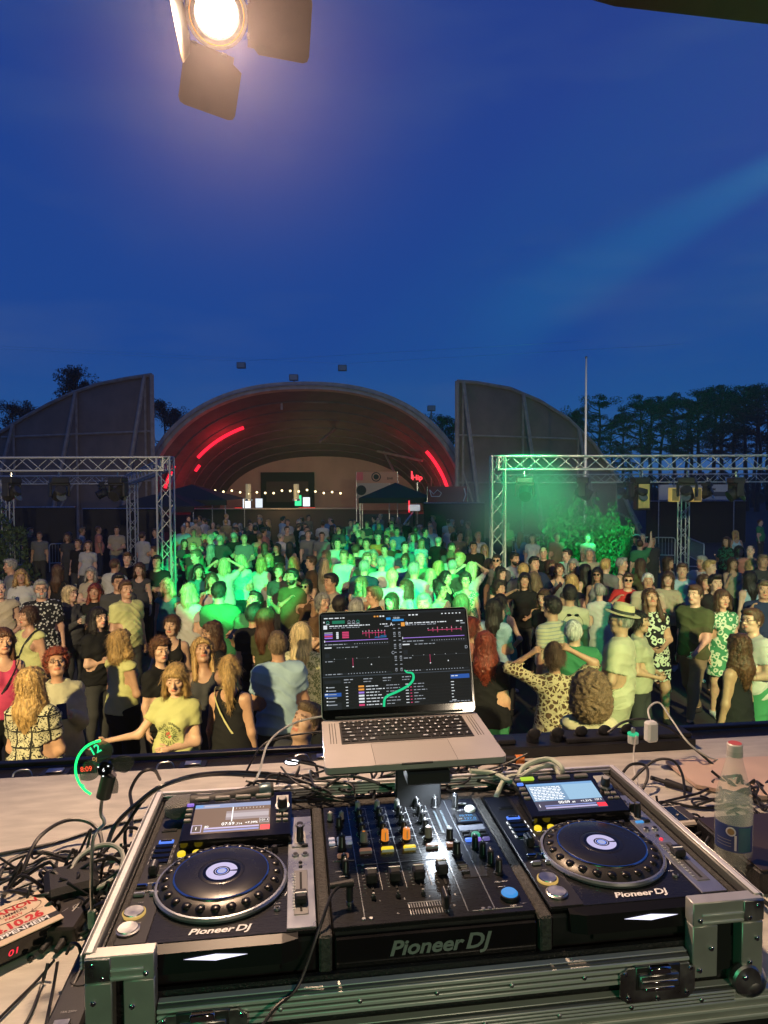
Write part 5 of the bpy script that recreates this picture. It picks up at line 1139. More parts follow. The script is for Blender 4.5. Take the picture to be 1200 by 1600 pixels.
def body_mesh(sex, pose, yaw, pitch, b, lod, legs=True):
    k = ('body', sex, pose, yaw, pitch, b, lod)
    if k in _mc: return _mc[k]
    J = skel(sex, pose, yaw, pitch, b); F = grid(J, lod); torso(F, sex, b)
    F.cone((0, .012, 1.40), J['N']+np.array((0, .0, .045)), .060 if sex == 'm' else .050, .056 if sex == 'm' else .046, .035)
    for s in (-1, 1):
        arm(F, J, s, sex=sex); leg(F, J, s, sex=sex, b=b); S, E, Wr, f = J['arms'][s]; q = 1 if sex == 'm' else .88
        n = nrm(-np.array((s, .3, .1))-f*(-np.array((s, .3, .1)) @ f)); a = nrm(np.cross(f, n)); 
        F.cone(Wr+f*.025+a*.010, Wr+f*.066+a*.017*q, .019*q, .017*q, .02); F.cone(Wr+f*.025-a*.010, Wr+f*.064-a*.019*q, .019*q, .015*q, .02)
        an = J['legs'][s][2]; F.cone(an+(0, .01, -.045), an+(s*.02, -.15, -.068), .034, .022, .03)
    head(F, J, sex); P, Q = F.mesh(); T = np.ones((len(P), 3))
    M, H = J['HM'], J['H']; L = (P-H) @ M; x, y, z = np.abs(L[:, 0]), L[:, 1], L[:, 2]; fr = (y < -.055)
    e = fr & (((x-.031)/.016)**2+((z-.010)/.0058)**2 < 1); T[e] = (1.15, 1.4, 1.6); T[fr & (((x-.030)/.0066)**2+((z-.011)/.0062)**2 < 1)] = (.12, .12, .12)
    T[fr & (x > .014) & (x < .050) & (np.abs(z-.034+.10*(x-.03)) < .0052)] = (.28, .24, .22); T[fr & (x < .024) & (np.abs(z+.057) < .0085)] = (1.05, .55, .55)
    _mc[k] = me = mk('body', P, Q, skinm, T, hands(J, sex) if lod < 2 else None); return me
def fold(P, amp, seed=0):
    x, y, z = P.T; w1 = 26*z+14*np.abs(x)+3*np.sin(9*x+6*y+seed); w2 = 34*z-22*x+2.5*np.sin(11*y+seed)+seed; r = amp*((1-np.abs(np.sin(w1)))**2*1.3*(.5+.5*np.sin(7*x+5*z+seed))+(1-np.abs(np.sin(w2)))**2*(.5-.5*np.sin(6*x+4*z+2*seed))+.5*np.sin(17*x+seed)*np.sin(12*z)); n = P-np.array((0, 0, 1.15)); n[:, 2] *= .15; n /= np.linalg.norm(n, axis=1)[:, None]+1e-6
    return P+n*np.maximum(r, -.25*amp)[:, None]
TOPS = {'tee': (.62, .86, 'crew', .019), 'vtee': (.50, .88, 'v', .016), 'shirt': (.75, .84, 'shirt', .023), 'polo': (.72, .85, 'v', .019), 'long': (1.95, .86, 'crew', .020), 'jacket': (1.95, .80, 'v', .030), 'tank': (0, .90, 'tank', .012), 'sleeveless': (.06, .90, 'scoop', .014), 'halter': (0, .90, 'halter', .010), 'dress': (.45, .60, 'v', .015), 'sdress': (0, .62, 'tank', .014), 'vest': (.05, .86, 'v', .026)}
def top_mesh(sex, pose, b, kind, lod, m):
    k = ('top', sex, pose, b, kind, lod, m.name)
    if k in _mc: return _mc[k]
    k0 = k[:-1]
    if k0 in _mc: me = _mc[k0].copy(); me.materials.clear(); me.materials.append(m); _mc[k] = me; return me
    sl, hem, neck, g = TOPS[kind]; J = skel(sex, pose, 0, 0, b); F = grid(J, lod, True, zlo=hem-.05, zhi=1.56); torso(F, sex, b, g*.85, .045)
    for s in (-1, 1):
        if sl > 0: arm(F, J, s, g*.85+.003, sl, .035, sex)
        if hem < .88: leg(F, J, s, g*.6, .35, sex, b)
    w = {'slim': .95, 'mid': 1, 'big': 1.16}[b]
    if hem < .70: F.cone((0, .01, .98), (0, 0, hem), .165*w, .215*w, .05, .80)
    elif sex == 'f' or kind in ('shirt', 'jacket'): F.cone((0, .005, 1.06), (0, .005, hem), .148*w+.01, .178*w+.01, .05, .78)
    F.cone((0, .012, 1.40), (0, .004, 1.47), .060, .050, .04, g=g*.6)
    h = hem
    F.cut(lambda X, Y, Z: h-Z+0*X+0*Y+.004*np.sin(X*30+Y*17))
    if sl > 0:
        for s in (-1, 1):
            S, E, Wr, f = J['arms'][s]; t = sl
            if t <= 1: c = S+(E-S)*t; d = nrm(E-S)
            else: c = E+(Wr-E)*(t-1); d = f
            if t <= 1:
                X, Y, Z = np.meshgrid(*F.a, indexing='ij', sparse=True); pl = (X-c[0])*d[0]+(Y-c[1])*d[1]+(Z-c[2])*d[2]; near = (X*s > J['sh']*.80)
                r2 = np.sqrt((X-c[0])**2+(Y-c[1])**2+(Z-c[2])**2)
                F.D = np.where(near & (pl > 0) & (r2 < .16), np.maximum(F.D, pl), F.D)
    if neck == 'crew': F.ell((0, -.035, 1.505), (.082, .10, .062), .008, sub=True)
    elif neck == 'scoop': F.ell((0, -.06, 1.48), (.090, .12, .105), .008, sub=True)
    elif neck in ('v', 'shirt'):
        F.ell((0, -.01, 1.51), (.078, .08, .055), .008, sub=True); F.cone((0, -.13, 1.45), (0, -.135, 1.31 if neck == 'v' else 1.36), .058, .006, .008, sub=True)
        if neck == 'shirt': F.cone((-.055, .04, 1.47), (-.05, -.07, 1.435), .016, .015, .01); F.cone((.055, .04, 1.47), (.05, -.07, 1.435), .016, .015, .01); F.cone((-.055, .045, 1.475), (.055, .045, 1.475), .016, .016, .02)
    elif neck in ('tank', 'halter'):
        F.ell((0, -.05, 1.47), (.080, .15, .13), .008, sub=True); F.ell((0, .07, 1.47), (.075, .12, .11 if neck == 'tank' else .22), .008, sub=True)
        for s in (-1, 1): F.ell((s*(.205 if sex == 'm' else .180), .0, 1.40), (.085, .16, .13), .01, sub=True)
    P, Q = F.mesh(); P = fold(P, .007 if g < .018 else .011, len(pose)+len(kind)); me = mk('top', P, Q, m); _mc[k0] = me
    if k != k0: _mc[k] = me
    return me
BOT = {'trousers': (1.90, .011), 'loose': (1.92, .022), 'shorts': (.85, .022), 'skirt': (0, 0), 'longskirt': (0, 0)}
def bottom_mesh(sex, pose, b, kind, lod, m):
    k = ('bot', sex, pose if pose in ('walk',) else ('hip' if pose in ('hip', 'drink', 'brow', 'front') else 'down'), b, kind, lod, m.name)
    if k in _mc: return _mc[k]
    J = skel(sex, k[2], 0, 0, b); t1, g = BOT[kind]; F = grid(J, lod, True, zhi=1.12); torso(F, sex, b, .009 if g < .02 else .012, .05)
    if t1:
        for s in (-1, 1): leg(F, J, s, g, t1, sex, b)
    else: w = {'slim': .95, 'mid': 1, 'big': 1.15}[b]; F.cone((0, .008, .98), (0, 0, .55 if kind == 'skirt' else .25), .160*w, .20*w if kind == 'skirt' else .24, .05, .80)
    lo = {'shorts': .56, 'skirt': .52, 'longskirt': .20}.get(kind, .10)
    F.cut(lambda X, Y, Z: np.maximum(Z-1.00, lo-Z)+0*X+0*Y); P, Q = F.mesh(); P = np.where(P[:, 2:] < .80, fold(P, .007, 3), P); me = mk('trousers', P, Q, m); _mc[k] = me; return me
def shoe_mesh(pose, lod, m, side):
    g_ = 'walk' if pose == 'walk' else 'hip' if pose in ('hip', 'drink', 'brow', 'front') else 'down'; k = ('shoe', g_, side)
    if k in _mc: return _mc[k]
    J = skel('m', g_, 0, 0, 'mid'); F = grid(J, 1, True, zlo=-.02, zhi=.30)
    for s in (side,): an = J['legs'][s][2]; F.cone(an+(0, .012, -.048), an+(s*.02, -.155, -.066), .042, .030, .03); F.cone(an+(0, .01, -.02), an+(0, .01, -.05), .044, .044, .02)
    P, Q = F.mesh(); me = mk('shoe', P, Q, m); _mc[k] = me; return me
def hair_mesh(style, lod, m):
    k = ('hair', style, lod)
    if k in _mc: return _mc[k]
    d = (.0085, .0115, .017)[lod]; F = Fld(axis(-.19, .19, d), axis(-.20, .24, d), axis(-.52, .26, d)); S0, S1 = SKULL
    def cap(g, front=.045, low=-.02, side=True):
        F.ell(S0[0], np.array(S0[1])+g, .02); 
        # face opening
        F.ell((0, -.135, -.035), (.074, .105, .098), .012, sub=True); F.cut(lambda X, Y, Z: np.maximum(-(Z-(front-.045)-.0)-np.where(Y > -.02, 9, 0), (low-.03)-Z+(Y < .0)*.0)+0*X)
        F.cut(lambda X, Y, Z: np.where((Y < -.045) & (Z < front), .03, -1)+0*X)
        F.cut(lambda X, Y, Z: np.where((Y < .010) & (Z < low+.02), .03, -1)+0*X)
    if style == 'short': cap(.010, .062, -.03); F.ell((0, -.055, .098), (.055, .04, .028), .03); amp = .003
    elif style == 'buzz': cap(.004, .070, -.02); amp = .0012
    elif style == 'balding':
        cap(.006, .10, -.03); F.ell((0, -.02, .13), (.062, .085, .055), .01, sub=True); amp = .002
    elif style == 'quiff': cap(.013, .060, -.03); F.ell((0, -.06, .115), (.06, .045, .03), .03); amp = .006
    elif style == 'curly': cap(.030, .070, -.045); F.ell((0, -.05, .11), (.075, .05, .04), .03); amp = .012
    elif style == 'afro':
        F.ell((0, .03, .02), (.15, .15, .16), .02); F.ell((0, .05, -.09), (.16, .13, .14), .04); F.ell((0, -.15, -.02), (.07, .12, .10), .01, sub=True); amp = .014
    elif style in ('bob', 'wavybob'):
        cap(.022, .066, -.04); w = .0 if style == 'bob' else .012
        for s in (-1, 1): F.cone((s*.078, .0, .03), (s*(.092+w), -.015, -.13), .026, .030+w, .03, 1.5)
        F.cone((0, .06, .02), (0, .075, -.14), .07, .075+w, .04, .8); F.ell((0, -.155, -.045), (.062, .10, .10), .01, sub=True); F.cone((0, -.062, .098), (.062, -.072, .060), .018, .012, .03); F.cone((0, -.062, .098), (-.062, -.072, .060), .018, .012, .03); amp = .0045 if style == 'bob' else .0085
    elif style in ('long', 'longwavy', 'longfront'):
        cap(.018, .066, -.05); w = .015 if style == 'longwavy' else 0
        for s in (-1, 1): F.cone((s*.074, .005, .03), (s*(.088+w), .0 if style != 'longfront' else -.06, -.26), .024, .026+w, .03, 1.3)
        F.cone((0, .055, .04), (0, .095, -.20), .072, .078+w, .05, .72); F.cone((0, .095, -.20), (0, .105, -.36), .078+w, .045, .05, .60); F.ell((0, -.155, -.045), (.058, .10, .11), .01, sub=True); F.cone((0, -.062, .096), (.062, -.070, .055), .017, .012, .03); F.cone((0, -.062, .096), (-.062, -.070, .055), .017, .012, .03); amp = .0045 if not w else .0085
    elif style == 'ponytail':
        cap(.012, .066, -.03); F.ell((0, .115, .06), (.024, .028, .026), .02); F.cone((0, .13, .06), (0, .165, -.06), .026, .036, .03); F.cone((0, .165, -.06), (0, .135, -.30), .036, .014, .04); amp = .004
    elif style == 'updo': cap(.012, .066, -.03); F.ell((0, .085, .115), (.050, .048, .046), .02); amp = .006
    elif style == 'tied': cap(.012, .066, -.04); F.ell((0, .10, -.03), (.042, .045, .042), .02); F.cone((.07, -.045, .05), (.082, -.03, -.05), .007, .005, .01); amp = .003
    P, Q = F.mesh(); x, y, z = P.T; n = P-np.array((0, .02, 0)); n[:, 2] *= .3; n /= np.linalg.norm(n, axis=1)[:, None]; an = np.arctan2(x, y)
    if amp > .008: q_ = np.sin(x*75+3*np.sin(z*40))*np.sin(y*70+z*30)*np.sin(z*62+x*20)
    else: q_ = np.sin(an*26+4*np.sin(z*16+an*2))*.6+np.sin(an*61+z*11)*.4
    P = P+n*(q_*amp)[:, None]; ex = None
    if lod < 2:
        rs = np.random.RandomState(len(style)); N_ = 2600 if lod == 0 else 1100; i = rs.randint(0, len(P), N_); p = P[i]; nn = n[i]+rs.normal(0, .25, (N_, 3)); nn /= np.linalg.norm(nn, axis=1)[:, None]
        curl = style in ('curly', 'afro'); g = np.array((0, 0, -1.)) if not curl else rs.normal(0, 1, (N_, 3)); dd = g-nn*np.sum(nn*g, 1)[:, None]+rs.normal(0, .22, (N_, 3)); dd /= np.linalg.norm(dd, axis=1)[:, None]
        fz = np.where((p[:, 1] < -.02) & (np.abs(p[:, 0]) < .07) & (p[:, 2] > -.02), .28, 1.0); Ln = fz*(.018 if style in ('short', 'quiff') else .008 if style in ('buzz', 'balding') else .03 if curl else .075)*rs.uniform(.5, 1.2, N_); w = np.cross(dd, nn)*(.0022 if lod == 0 else .0035); V = []
        for t_ in (0, .35, .7, 1.0):
            c = p+dd*(Ln*t_)[:, None]+nn*(.002+.010*t_*(1-t_*.6)*(Ln/.075+.3))[:, None]+w*3*math.sin(t_*4)*rs.normal(0, .8, (N_, 1)); k2 = 1-.8*t_; V.append(c-w*k2); V.append(c+w*k2)
        V = np.stack(V, 1).reshape(-1, 3); b8 = np.arange(N_)[:, None]*8; ex = [(V, np.concatenate([b8+np.array((2*j, 2*j+1, 2*j+3, 2*j+2)) for j in range(3)]))]
    _mc[k] = me = mk('hair', P, Q, m, None, ex); return me
# ---- cloth and hair materials driven by each object's own colour
def pattern(name, kind, c2, scale, c1=None, rough=.8):
    m = bpy.data.materials.new(name); m.use_nodes = True; nt = m.node_tree; n = nt.nodes; L = nt.links; b = n['Principled BSDF']; b.inputs['Roughness'].default_value = rough; b.inputs['Specular IOR Level'].default_value = .25
    tc = n.new('ShaderNodeTexCoord'); oi = n.new('ShaderNodeObjectInfo'); mx = n.new('ShaderNodeMixRGB'); mx.inputs[2].default_value = (*c2, 1)
    L.new(oi.outputs['Color'], mx.inputs[1])
    def math_(op, a, v=None, w=None):
        q = n.new('ShaderNodeMath'); q.operation = op; L.new(a, q.inputs[0])
        if hasattr(v, 'is_linked'): L.new(v, q.inputs[1])
        elif v is not None: q.inputs[1].default_value = v
        return q.outputs[0]
    if kind in ('dots', 'leopard', 'floral'):
        vo = n.new('ShaderNodeTexVoronoi'); vo.inputs['Scale'].default_value = scale
        if kind != 'dots':
            nz = n.new('ShaderNodeTexNoise'); nz.inputs['Scale'].default_value = scale*.8; mp = n.new('ShaderNodeVectorMath'); mp.operation = 'MULTIPLY_ADD'; L.new(nz.outputs['Color'], mp.inputs[0]); mp.inputs[1].default_value = (.05,)*3; L.new(tc.outputs['Object'], mp.inputs[2]); L.new(tc.outputs['Object'], nz.inputs['Vector']); L.new(mp.outputs[0], vo.inputs['Vector'])
        else: L.new(tc.outputs['Object'], vo.inputs['Vector'])
        if kind == 'leopard': vo.feature = 'DISTANCE_TO_EDGE'; f = math_('LESS_THAN', vo.outputs['Distance'], .13)
        elif kind == 'dots': f = math_('LESS_THAN', vo.outputs['Distance'], .36)
        else: f = math_('LESS_THAN', math_('ABSOLUTE', math_('SUBTRACT', vo.outputs['Distance'], .40)), .13)
        L.new(f, mx.inputs[0])
    elif kind in ('squares', 'stripes'):
        sp = n.new('ShaderNodeSeparateXYZ'); L.new(tc.outputs['Object'], sp.inputs[0])
        def line(o, w, off=0): return math_('LESS_THAN', math_('FRACT', math_('ADD', math_('MULTIPLY', o, scale), off)), w)
        if kind == 'stripes': f = line(sp.outputs['Z'], .3)
        else:
            f = math_('MAXIMUM', line(sp.outputs['Z'], .10), line(sp.outputs['X'], .12, .56)); vo = n.new('ShaderNodeTexNoise'); vo.inputs['Scale'].default_value = 34; vo.inputs['Detail'].default_value = 1; vo.inputs['Distortion'].default_value = 2.2; L.new(tc.outputs['Object'], vo.inputs['Vector']); f = math_('MAXIMUM', f, math_('GREATER_THAN', vo.outputs[0], .555))
        L.new(f, mx.inputs[0])
    L.new(mx.outputs[0], b.inputs['Base Color'])
    nb = n.new('ShaderNodeTexNoise'); nb.inputs['Scale'].default_value = 11; L.new(tc.outputs['Object'], nb.inputs['Vector']); bp = n.new('ShaderNodeBump'); bp.inputs['Strength'].default_value = .5; bp.inputs['Distance'].default_value = .03; L.new(nb.outputs[0], bp.inputs['Height']); L.new(bp.outputs[0], b.inputs['Normal'])
    return m
clothm = mat('cloth', (.5, .5, .5), .85, objcol=True, noise=.10, nscale=5, bump=.7, bscale=9, spec=.2)
denim = mat('denim', (.1, .1, .1), .85, objcol=True, noise=.25, nscale=12, bump=.4, bscale=14, spec=.2)
hairm = mat('hair', (.1, .1, .1), .46, objcol=True, noise=.55, nscale=18, bump=.8, bscale=42, stretch=(3, 3, .35))
hairc = mat('hair_curly', (.1, .1, .1), .6, objcol=True, noise=.55, nscale=60, bump=1.0, bscale=70)
PAT = {'plain': clothm, 'denim': denim, 'squares': pattern('cloth_squares', 'squares', (.012, .012, .012), 8.6), 'leopard': pattern('cloth_leopard', 'leopard', (.50, .42, .26), 24), 'dots': pattern('cloth_dots', 'dots', (.55, .55, .50), 26), 'floral': pattern('cloth_floral', 'floral', (.55, .60, .45), 15), 'sprig': pattern('cloth_sprig', 'floral', (.16, .18, .09), 34), 'stripes': pattern('cloth_stripes', 'stripes', (.30, .32, .30), 26), 'teal': pattern('cloth_teal', 'floral', (.02, .16, .09), 22)}
HC = {'blond': (.40, .25, .095), 'lightblond': (.52, .40, .22), 'brown': (.075, .036, .018), 'dark': (.016, .011, .009), 'grey': (.26, .25, .23), 'white': (.55, .53, .50), 'red': (.17, .028, .012), 'auburn': (.10, .040, .018), 'mousy': (.15, .10, .055)}
CC = {'white': (.50, .49, .45), 'cream': (.46, .43, .30), 'yellow': (.50, .50, .22), 'black': (.012, .012, .013), 'grey': (.16, .16, .16), 'darkgrey': (.05, .05, .052), 'navy': (.02, .03, .07), 'blue': (.08, .16, .34), 'lightblue': (.30, .42, .50), 'red': (.45, .03, .03), 'pink': (.55, .06, .14), 'green': (.05, .22, .10), 'olive': (.07, .08, .035), 'khaki': (.24, .20, .12), 'beige': (.40, .34, .24), 'brown': (.10, .055, .03), 'teal': (.04, .20, .19), 'salmon': (.50, .20, .15), 'denim': (.07, .11, .18), 'orange': (.55, .18, .05)}
SK = [(.52, .30, .20), (.44, .245, .16), (.58, .36, .26), (.36, .19, .12)]
gm = mat('spectacle_frame', (.02, .018, .016), .3); lens = mat('sun_lens', (.006, .006, .006), .06)
def glasses(dark):
    k = ('gl', dark)
    if k in _mc: return _mc[k]
    b = MB()
    for s in (-1, 1):
        b.tube([(s*.032+.021*math.cos(a), -.104+.012*abs(math.cos(a)) if s*math.cos(a) > 0 else -.104, .010+.015*math.sin(a)) for a in [6.283*i/12 for i in range(12)]], .0022, gm, 5, True); b.tube([(s*.053, -.092, .014), (s*.078, -.05, .012), (s*.084, .01, .008)], .0018, gm, 5)
        if dark: b.lathe([(.020, .001), (0, .003)], lens, (s*.032, -.106, .010), 14, (R(90), 0, 0))
    b.tube([(-.012, -.106, .014), (.012, -.106, .014)], .002, gm, 5); o = b.build('glasses'); me = o.data; bpy.data.objects.remove(o); _mc[k] = me; return me
def hat_mesh():
    if 'hat' in _mc: return _mc['hat']
    b = MB(); st = mat('straw', (.52, .44, .26), .8, bump=.5, bscale=150, noise=.15); Mx = Matrix.Translation((0, .012, .075)) @ Matrix.Rotation(R(-8), 4, 'X') @ Matrix.Diagonal((.90, 1.08, 1, 1)); b.X = Mx
    b.lathe([(.088, 0), (.145, -.006), (.150, -.002), (.146, .002), (.096, .006)], st, n=36); b.lathe([(.096, .006), (.094, .05), (.085, .088), (.06, .096), (.03, .086), (0, .082)], st, n=36); b.lathe([(.0975, .006), (.0965, .034)], mat('hat_band', (.03, .03, .03), .6), n=36); o = b.build('hat'); me = o.data; bpy.data.objects.remove(o); _mc['hat'] = me; return me
PEOPLE = []
def person(px, py, h, face, sex, pose, hair, hc, top, tc, bot='trousers', bc='darkgrey', pat='plain', b='mid', yaw=0, pitch=0, ex=(), lod=None, z0=0, xy=None, skin=None, group='people in the crowd', desc=None, bpat='plain'):
    p = at_z(px, py, h+.012) if xy is None else Vector((xy[0], xy[1], 0)); dist = p.y; face += random.Random(len(PEOPLE)).uniform(-22, 22) if desc is None else 0
    if lod is None: lod = 0 if dist < 9.5 else 1 if dist < 16 else 2
    sc = h/1.755; a = R(face); i = len(PEOPLE); rr = random.Random(i*7+3)
    t = bpy.data.objects.new('person', None); COL.objects.link(t); t.location = (p.x, p.y, z0); t.rotation_euler = (R(rr.uniform(-2.5, 2.5)), R(rr.uniform(-2.5, 2.5)), a); t.scale = (sc, sc, sc); t.empty_display_size = .1
    J = skel(sex, pose, yaw, pitch, b)
    def part(nm, me, col=None, M=None):
        o = bpy.data.objects.new(nm, me); COL.objects.link(o); o.parent = t
        if col: j = 1+rr.uniform(-.12, .12); o.color = (col[0]*j, col[1]*j, col[2]*j, 1)
        if M is not None: o.matrix_basis = M
        return o
    sk = SK[skin if skin is not None else i % 3]
    part('body', body_mesh(sex, pose, yaw, pitch, b, lod), sk)
    tm = top_mesh(sex, pose, b, top, lod, PAT[pat]); part('dress' if top in ('dress', 'sdress') else 'shirt' if top in ('shirt', 'polo', 'tee', 'vtee', 'long') else 'jacket' if top == 'jacket' else 'top', tm, CC[tc])
    if bot != 'none': part('trousers' if bot in ('trousers', 'loose') else bot.replace('long', ''), bottom_mesh(sex, pose, b, bot, lod, PAT[bpat]), CC[bc])
    if lod < 2: [part('shoe', shoe_mesh(pose, lod, clothm, q_), (.03, .03, .03) if i % 3 else (.5, .5, .48)) for q_ in (-1, 1)]
    HMx = Matrix(J['HM'].tolist()).to_4x4(); HMx.translation = Vector(J['H']); q = 1.0 if sex == 'm' else .97; HMx = HMx @ Matrix.Diagonal((q, q, q, 1))
    if hair != 'bald': part('hair', hair_mesh(hair, min(lod, 2), hairc if hair in ('curly', 'afro') else hairm), HC[hc], HMx)
    for e in ex:
        if e == 'glasses': part('glasses', glasses(False), None, HMx)
        if e == 'shades': part('sunglasses', glasses(True), None, HMx)
        if e == 'headshades': part('sunglasses', glasses(True), None, HMx @ Matrix.Translation((0, .006, .068)) @ Matrix.Rotation(R(-22), 4, 'X') @ Matrix.Diagonal((1.1, 1.06, 1, 1)))
        if e == 'hat': part('hat', hat_mesh(), None, HMx)
        if e == 'beard':
            if 'beard' not in _mc:
                F = Fld(axis(-.1, .1, .008), axis(-.14, .06, .008), axis(-.16, .03, .008)); F.ell((0, -.014, -.040), (.068, .078, .082), .02); F.cone((-.025, -.047, -.082), (.025, -.047, -.082), .034, .034, .03); F.cut(lambda X, Y, Z: np.maximum(Z+.038+.0*X, Y-.015)); F.ell((0, -.10, -.056), (.024, .03, .012), .004, sub=True); P, Q = F.mesh(); _mc['beard'] = mk('beard', P, Q, hairm)
            part('beard', _mc['beard'], HC[hc], HMx)
    Mw = Matrix.Translation(t.location) @ Matrix.Rotation(a, 4, 'Z') @ Matrix.Scale(sc, 4)
    Hw = Mw @ Vector(J['H'])
    rec = dict(o=t, p=p, px=px, py=py, d=dist, sex=sex, hair=hair, hc=hc, top=top, tc=tc, pat=pat, face=face, pose=pose, ex=ex, group=group, J=J, M=Mw, desc=desc, H=Hw)
    PEOPLE.append(rec)
    if 'strap' in ex or 'strapw' in ex:
        mm = mat('strap_black', (.02, .02, .02), .6) if 'strap' in ex else mat('strap_cream', (.55, .52, .25), .7)
        n_ = 20; pts = []
        for k in range(n_):
            u = k/n_*2*math.pi; pts.append((.135*math.cos(u)*1.02, (-.135 if sex == 'm' else -.14)*math.sin(u)*(1.1 if math.sin(u) > 0 and sex == 'f' else .95), 1.22+.24*math.cos(u)*(-1)*(-1 if 'strap' in ex else -1)))
        bb = MB(); N = len(pts); vs = []
        for k, pt in enumerate(pts): vs += [(pt[0], pt[1], pt[2]-.014), (pt[0], pt[1], pt[2]+.014), (pt[0]*1.02, pt[1]*1.03, pt[2]+.014), (pt[0]*1.02, pt[1]*1.03, pt[2]-.014)]
        bb.add(vs, [(4*k+j, 4*k+(j+1) % 4, 4*((k+1) % N)+(j+1) % 4, 4*((k+1) % N)+j) for k in range(N) for j in range(4)], mm); o = bb.build('bag_strap'); o.parent = t
    return rec
# ================================================================ the crowd, nearest first: head top pixel, height, facing, looks
def crowd():
    D = dict; T = []
    def a(px, py, h, f, sx, po, hr, hc, tp, tc, **k): T.append((px, py, h, f, sx, po, hr, hc, tp, tc, k))
    # --- left block, front
    a(55, 1038, 1.70, 175, 'f', 'front', 'longwavy', 'blond', 'tee', 'cream', pat='squares', b='big', bc='black', desc='woman with long wavy blonde hair in black and cream square print top')
    a(90, 1013, 1.68, 30, 'f', 'phone', 'curly', 'red', 'jacket', 'cream', ex=('glasses',), pitch=22, bc='green', desc='woman with short curly red hair and glasses in cream jacket')
    a(268, 1032, 1.66, -4, 'f', 'reach', 'bob', 'blond', 'vtee', 'yellow', pitch=-14, yaw=8, bc='denim', desc='blonde woman in yellow printed tee reaching out one hand')
    a(365, 1022, 1.68, 168, 'f', 'down', 'ponytail', 'blond', 'tank', 'black', ex=('strapw',), yaw=20, bc='black', b='mid', desc='woman with blonde ponytail and black tank top seen from behind')
    a(325, 996, 1.70, 10, 'f', 'down', 'long', 'blond', 'tank', 'darkgrey', pitch=18, yaw=12, desc='woman with long blonde hair looking down in dark tank top')
    a(250, 994, 1.64, 60, 'f', 'down', 'curly', 'auburn', 'tee', 'black', yaw=-20, bc='black', desc='woman with curly auburn hair in black top turning to the right')
    a(192, 981, 1.66, 150, 'f', 'front', 'wavybob', 'blond', 'sleeveless', 'yellow', bc='black', bot='loose', desc='woman with wavy blonde bob in pale yellow sleeveless top and black trousers')
    a(57, 943, 1.70, -20, 'f', 'down', 'tied', 'brown', 'sleeveless', 'yellow', ex=('strap',), yaw=-14, desc='woman with tied brown hair in pale tank top with a bag strap')
    a(150, 949, 1.68, 62, 'f', 'folded', 'bob', 'dark', 'polo', 'black', bc='darkgrey', desc='woman with black bob hair and black polo in profile')
    a(202, 905, 1.80, 55, 'm', 'down', 'short', 'brown', 'tee', 'yellow', yaw=-12, desc='man in pale yellow tee with green light on his forehead')
    a(147, 911, 1.66, 12, 'f', 'folded', 'longwavy', 'red', 'shirt', 'black', desc='woman with long red hair in dark lace top')
    a(112, 914, 1.66, 75, 'f', 'drink', 'long', 'lightblond', 'top' if 0 else 'long', 'darkgrey', desc='woman with long ash blonde hair facing right')
    a(70, 904, 1.82, 30, 'm', 'down', 'short', 'grey', 'shirt', 'black', pat='dots', ex=('glasses', 'beard'), desc='bearded man with glasses in black and white spotted shirt')
    a(38, 888, 1.70, 25, 'f', 'drink', 'wavybob', 'blond', 'jacket', 'white', desc='blonde woman in loose white blouse')
    a(3, 903, 1.84, 40, 'm', 'front', 'buzz', 'grey', 'vest', 'beige', desc='man in beige vest at the left picture edge')
    a(-2, 982, 1.72, 40, 'f', 'down', 'long', 'auburn', 'tank', 'pink', ex=('strap',), bc='black', desc='woman in bright pink tank top at the left picture edge')
    a(173, 871, 1.80, 160, 'm', 'down', 'buzz', 'brown', 'shirt', 'white', desc='balding man in white shirt seen from behind')
    a(198, 862, 1.80, 10, 'm', 'down', 'quiff', 'brown', 'shirt', 'black', desc='man with brown hair in black open shirt')
    a(242, 866, 1.80, 5, 'm', 'folded', 'short', 'dark', 'tee', 'black', desc='man with crossed arms in black tee')
    a(184, 894, 1.82, 35, 'm', 'down', 'short', 'dark', 'polo', 'darkgrey', ex=('glasses',), desc='dark haired man with glasses behind the man in yellow tee')
    a(262, 957, 1.66, 15, 'f', 'cheek', 'tied', 'brown', 'tank', 'black', yaw=-20, desc='young woman with a finger on her cheek in black tank top')
    a(333, 967, 1.66, -50, 'f', 'front', 'longwavy', 'brown', 'tee', 'black', ex=('glasses',), desc='woman with glasses and long dark hair looking left')
    a(265, 902, 1.66, 5, 'f', 'down', 'wavybob', 'lightblond', 'sleeveless', 'teal', desc='woman with curly pale hair fully lit green')
    a(297, 909, 1.70, 160, 'f', 'down', 'wavybob', 'lightblond', 'tee', 'white', desc='woman with wavy pale hair from behind in green light')
    a(350, 871, 1.74, 175, 'f', 'hairup', 'bob', 'lightblond', 'tee', 'white', desc='person with raised arms in white tee lit green')
    a(380, 866, 1.72, 170, 'f', 'down', 'wavybob', 'lightblond', 'shirt', 'white', desc='pale haired person in white shirt lit green left of the bearded drinker')
    a(345, 908, 1.86, 172, 'm', 'folded', 'short', 'dark', 'tee', 'green', b='big', desc='broad man in green tee seen from behind')
    a(394, 923, 1.78, -30, 'm', 'phone', 'short', 'dark', 'tee', 'green', pitch=26, ex=(), desc='man looking down at his hands with green lit hair')
    a(456, 887, 1.82, -30, 'm', 'drink', 'short', 'dark', 'vtee', 'olive', ex=('beard',), bc='darkgrey', desc='dark bearded man holding a glass in olive tee')
    a(437, 881, 1.72, 0, 'f', 'down', 'updo', 'brown', 'tee', 'darkgrey', ex=('glasses',), desc='woman with glasses behind the dark bearded man')
    a(480, 904, 1.66, -20, 'f', 'brow', 'tied', 'dark', 'tank', 'brown', ex=('shades',), desc='woman in sunglasses shading her brow')
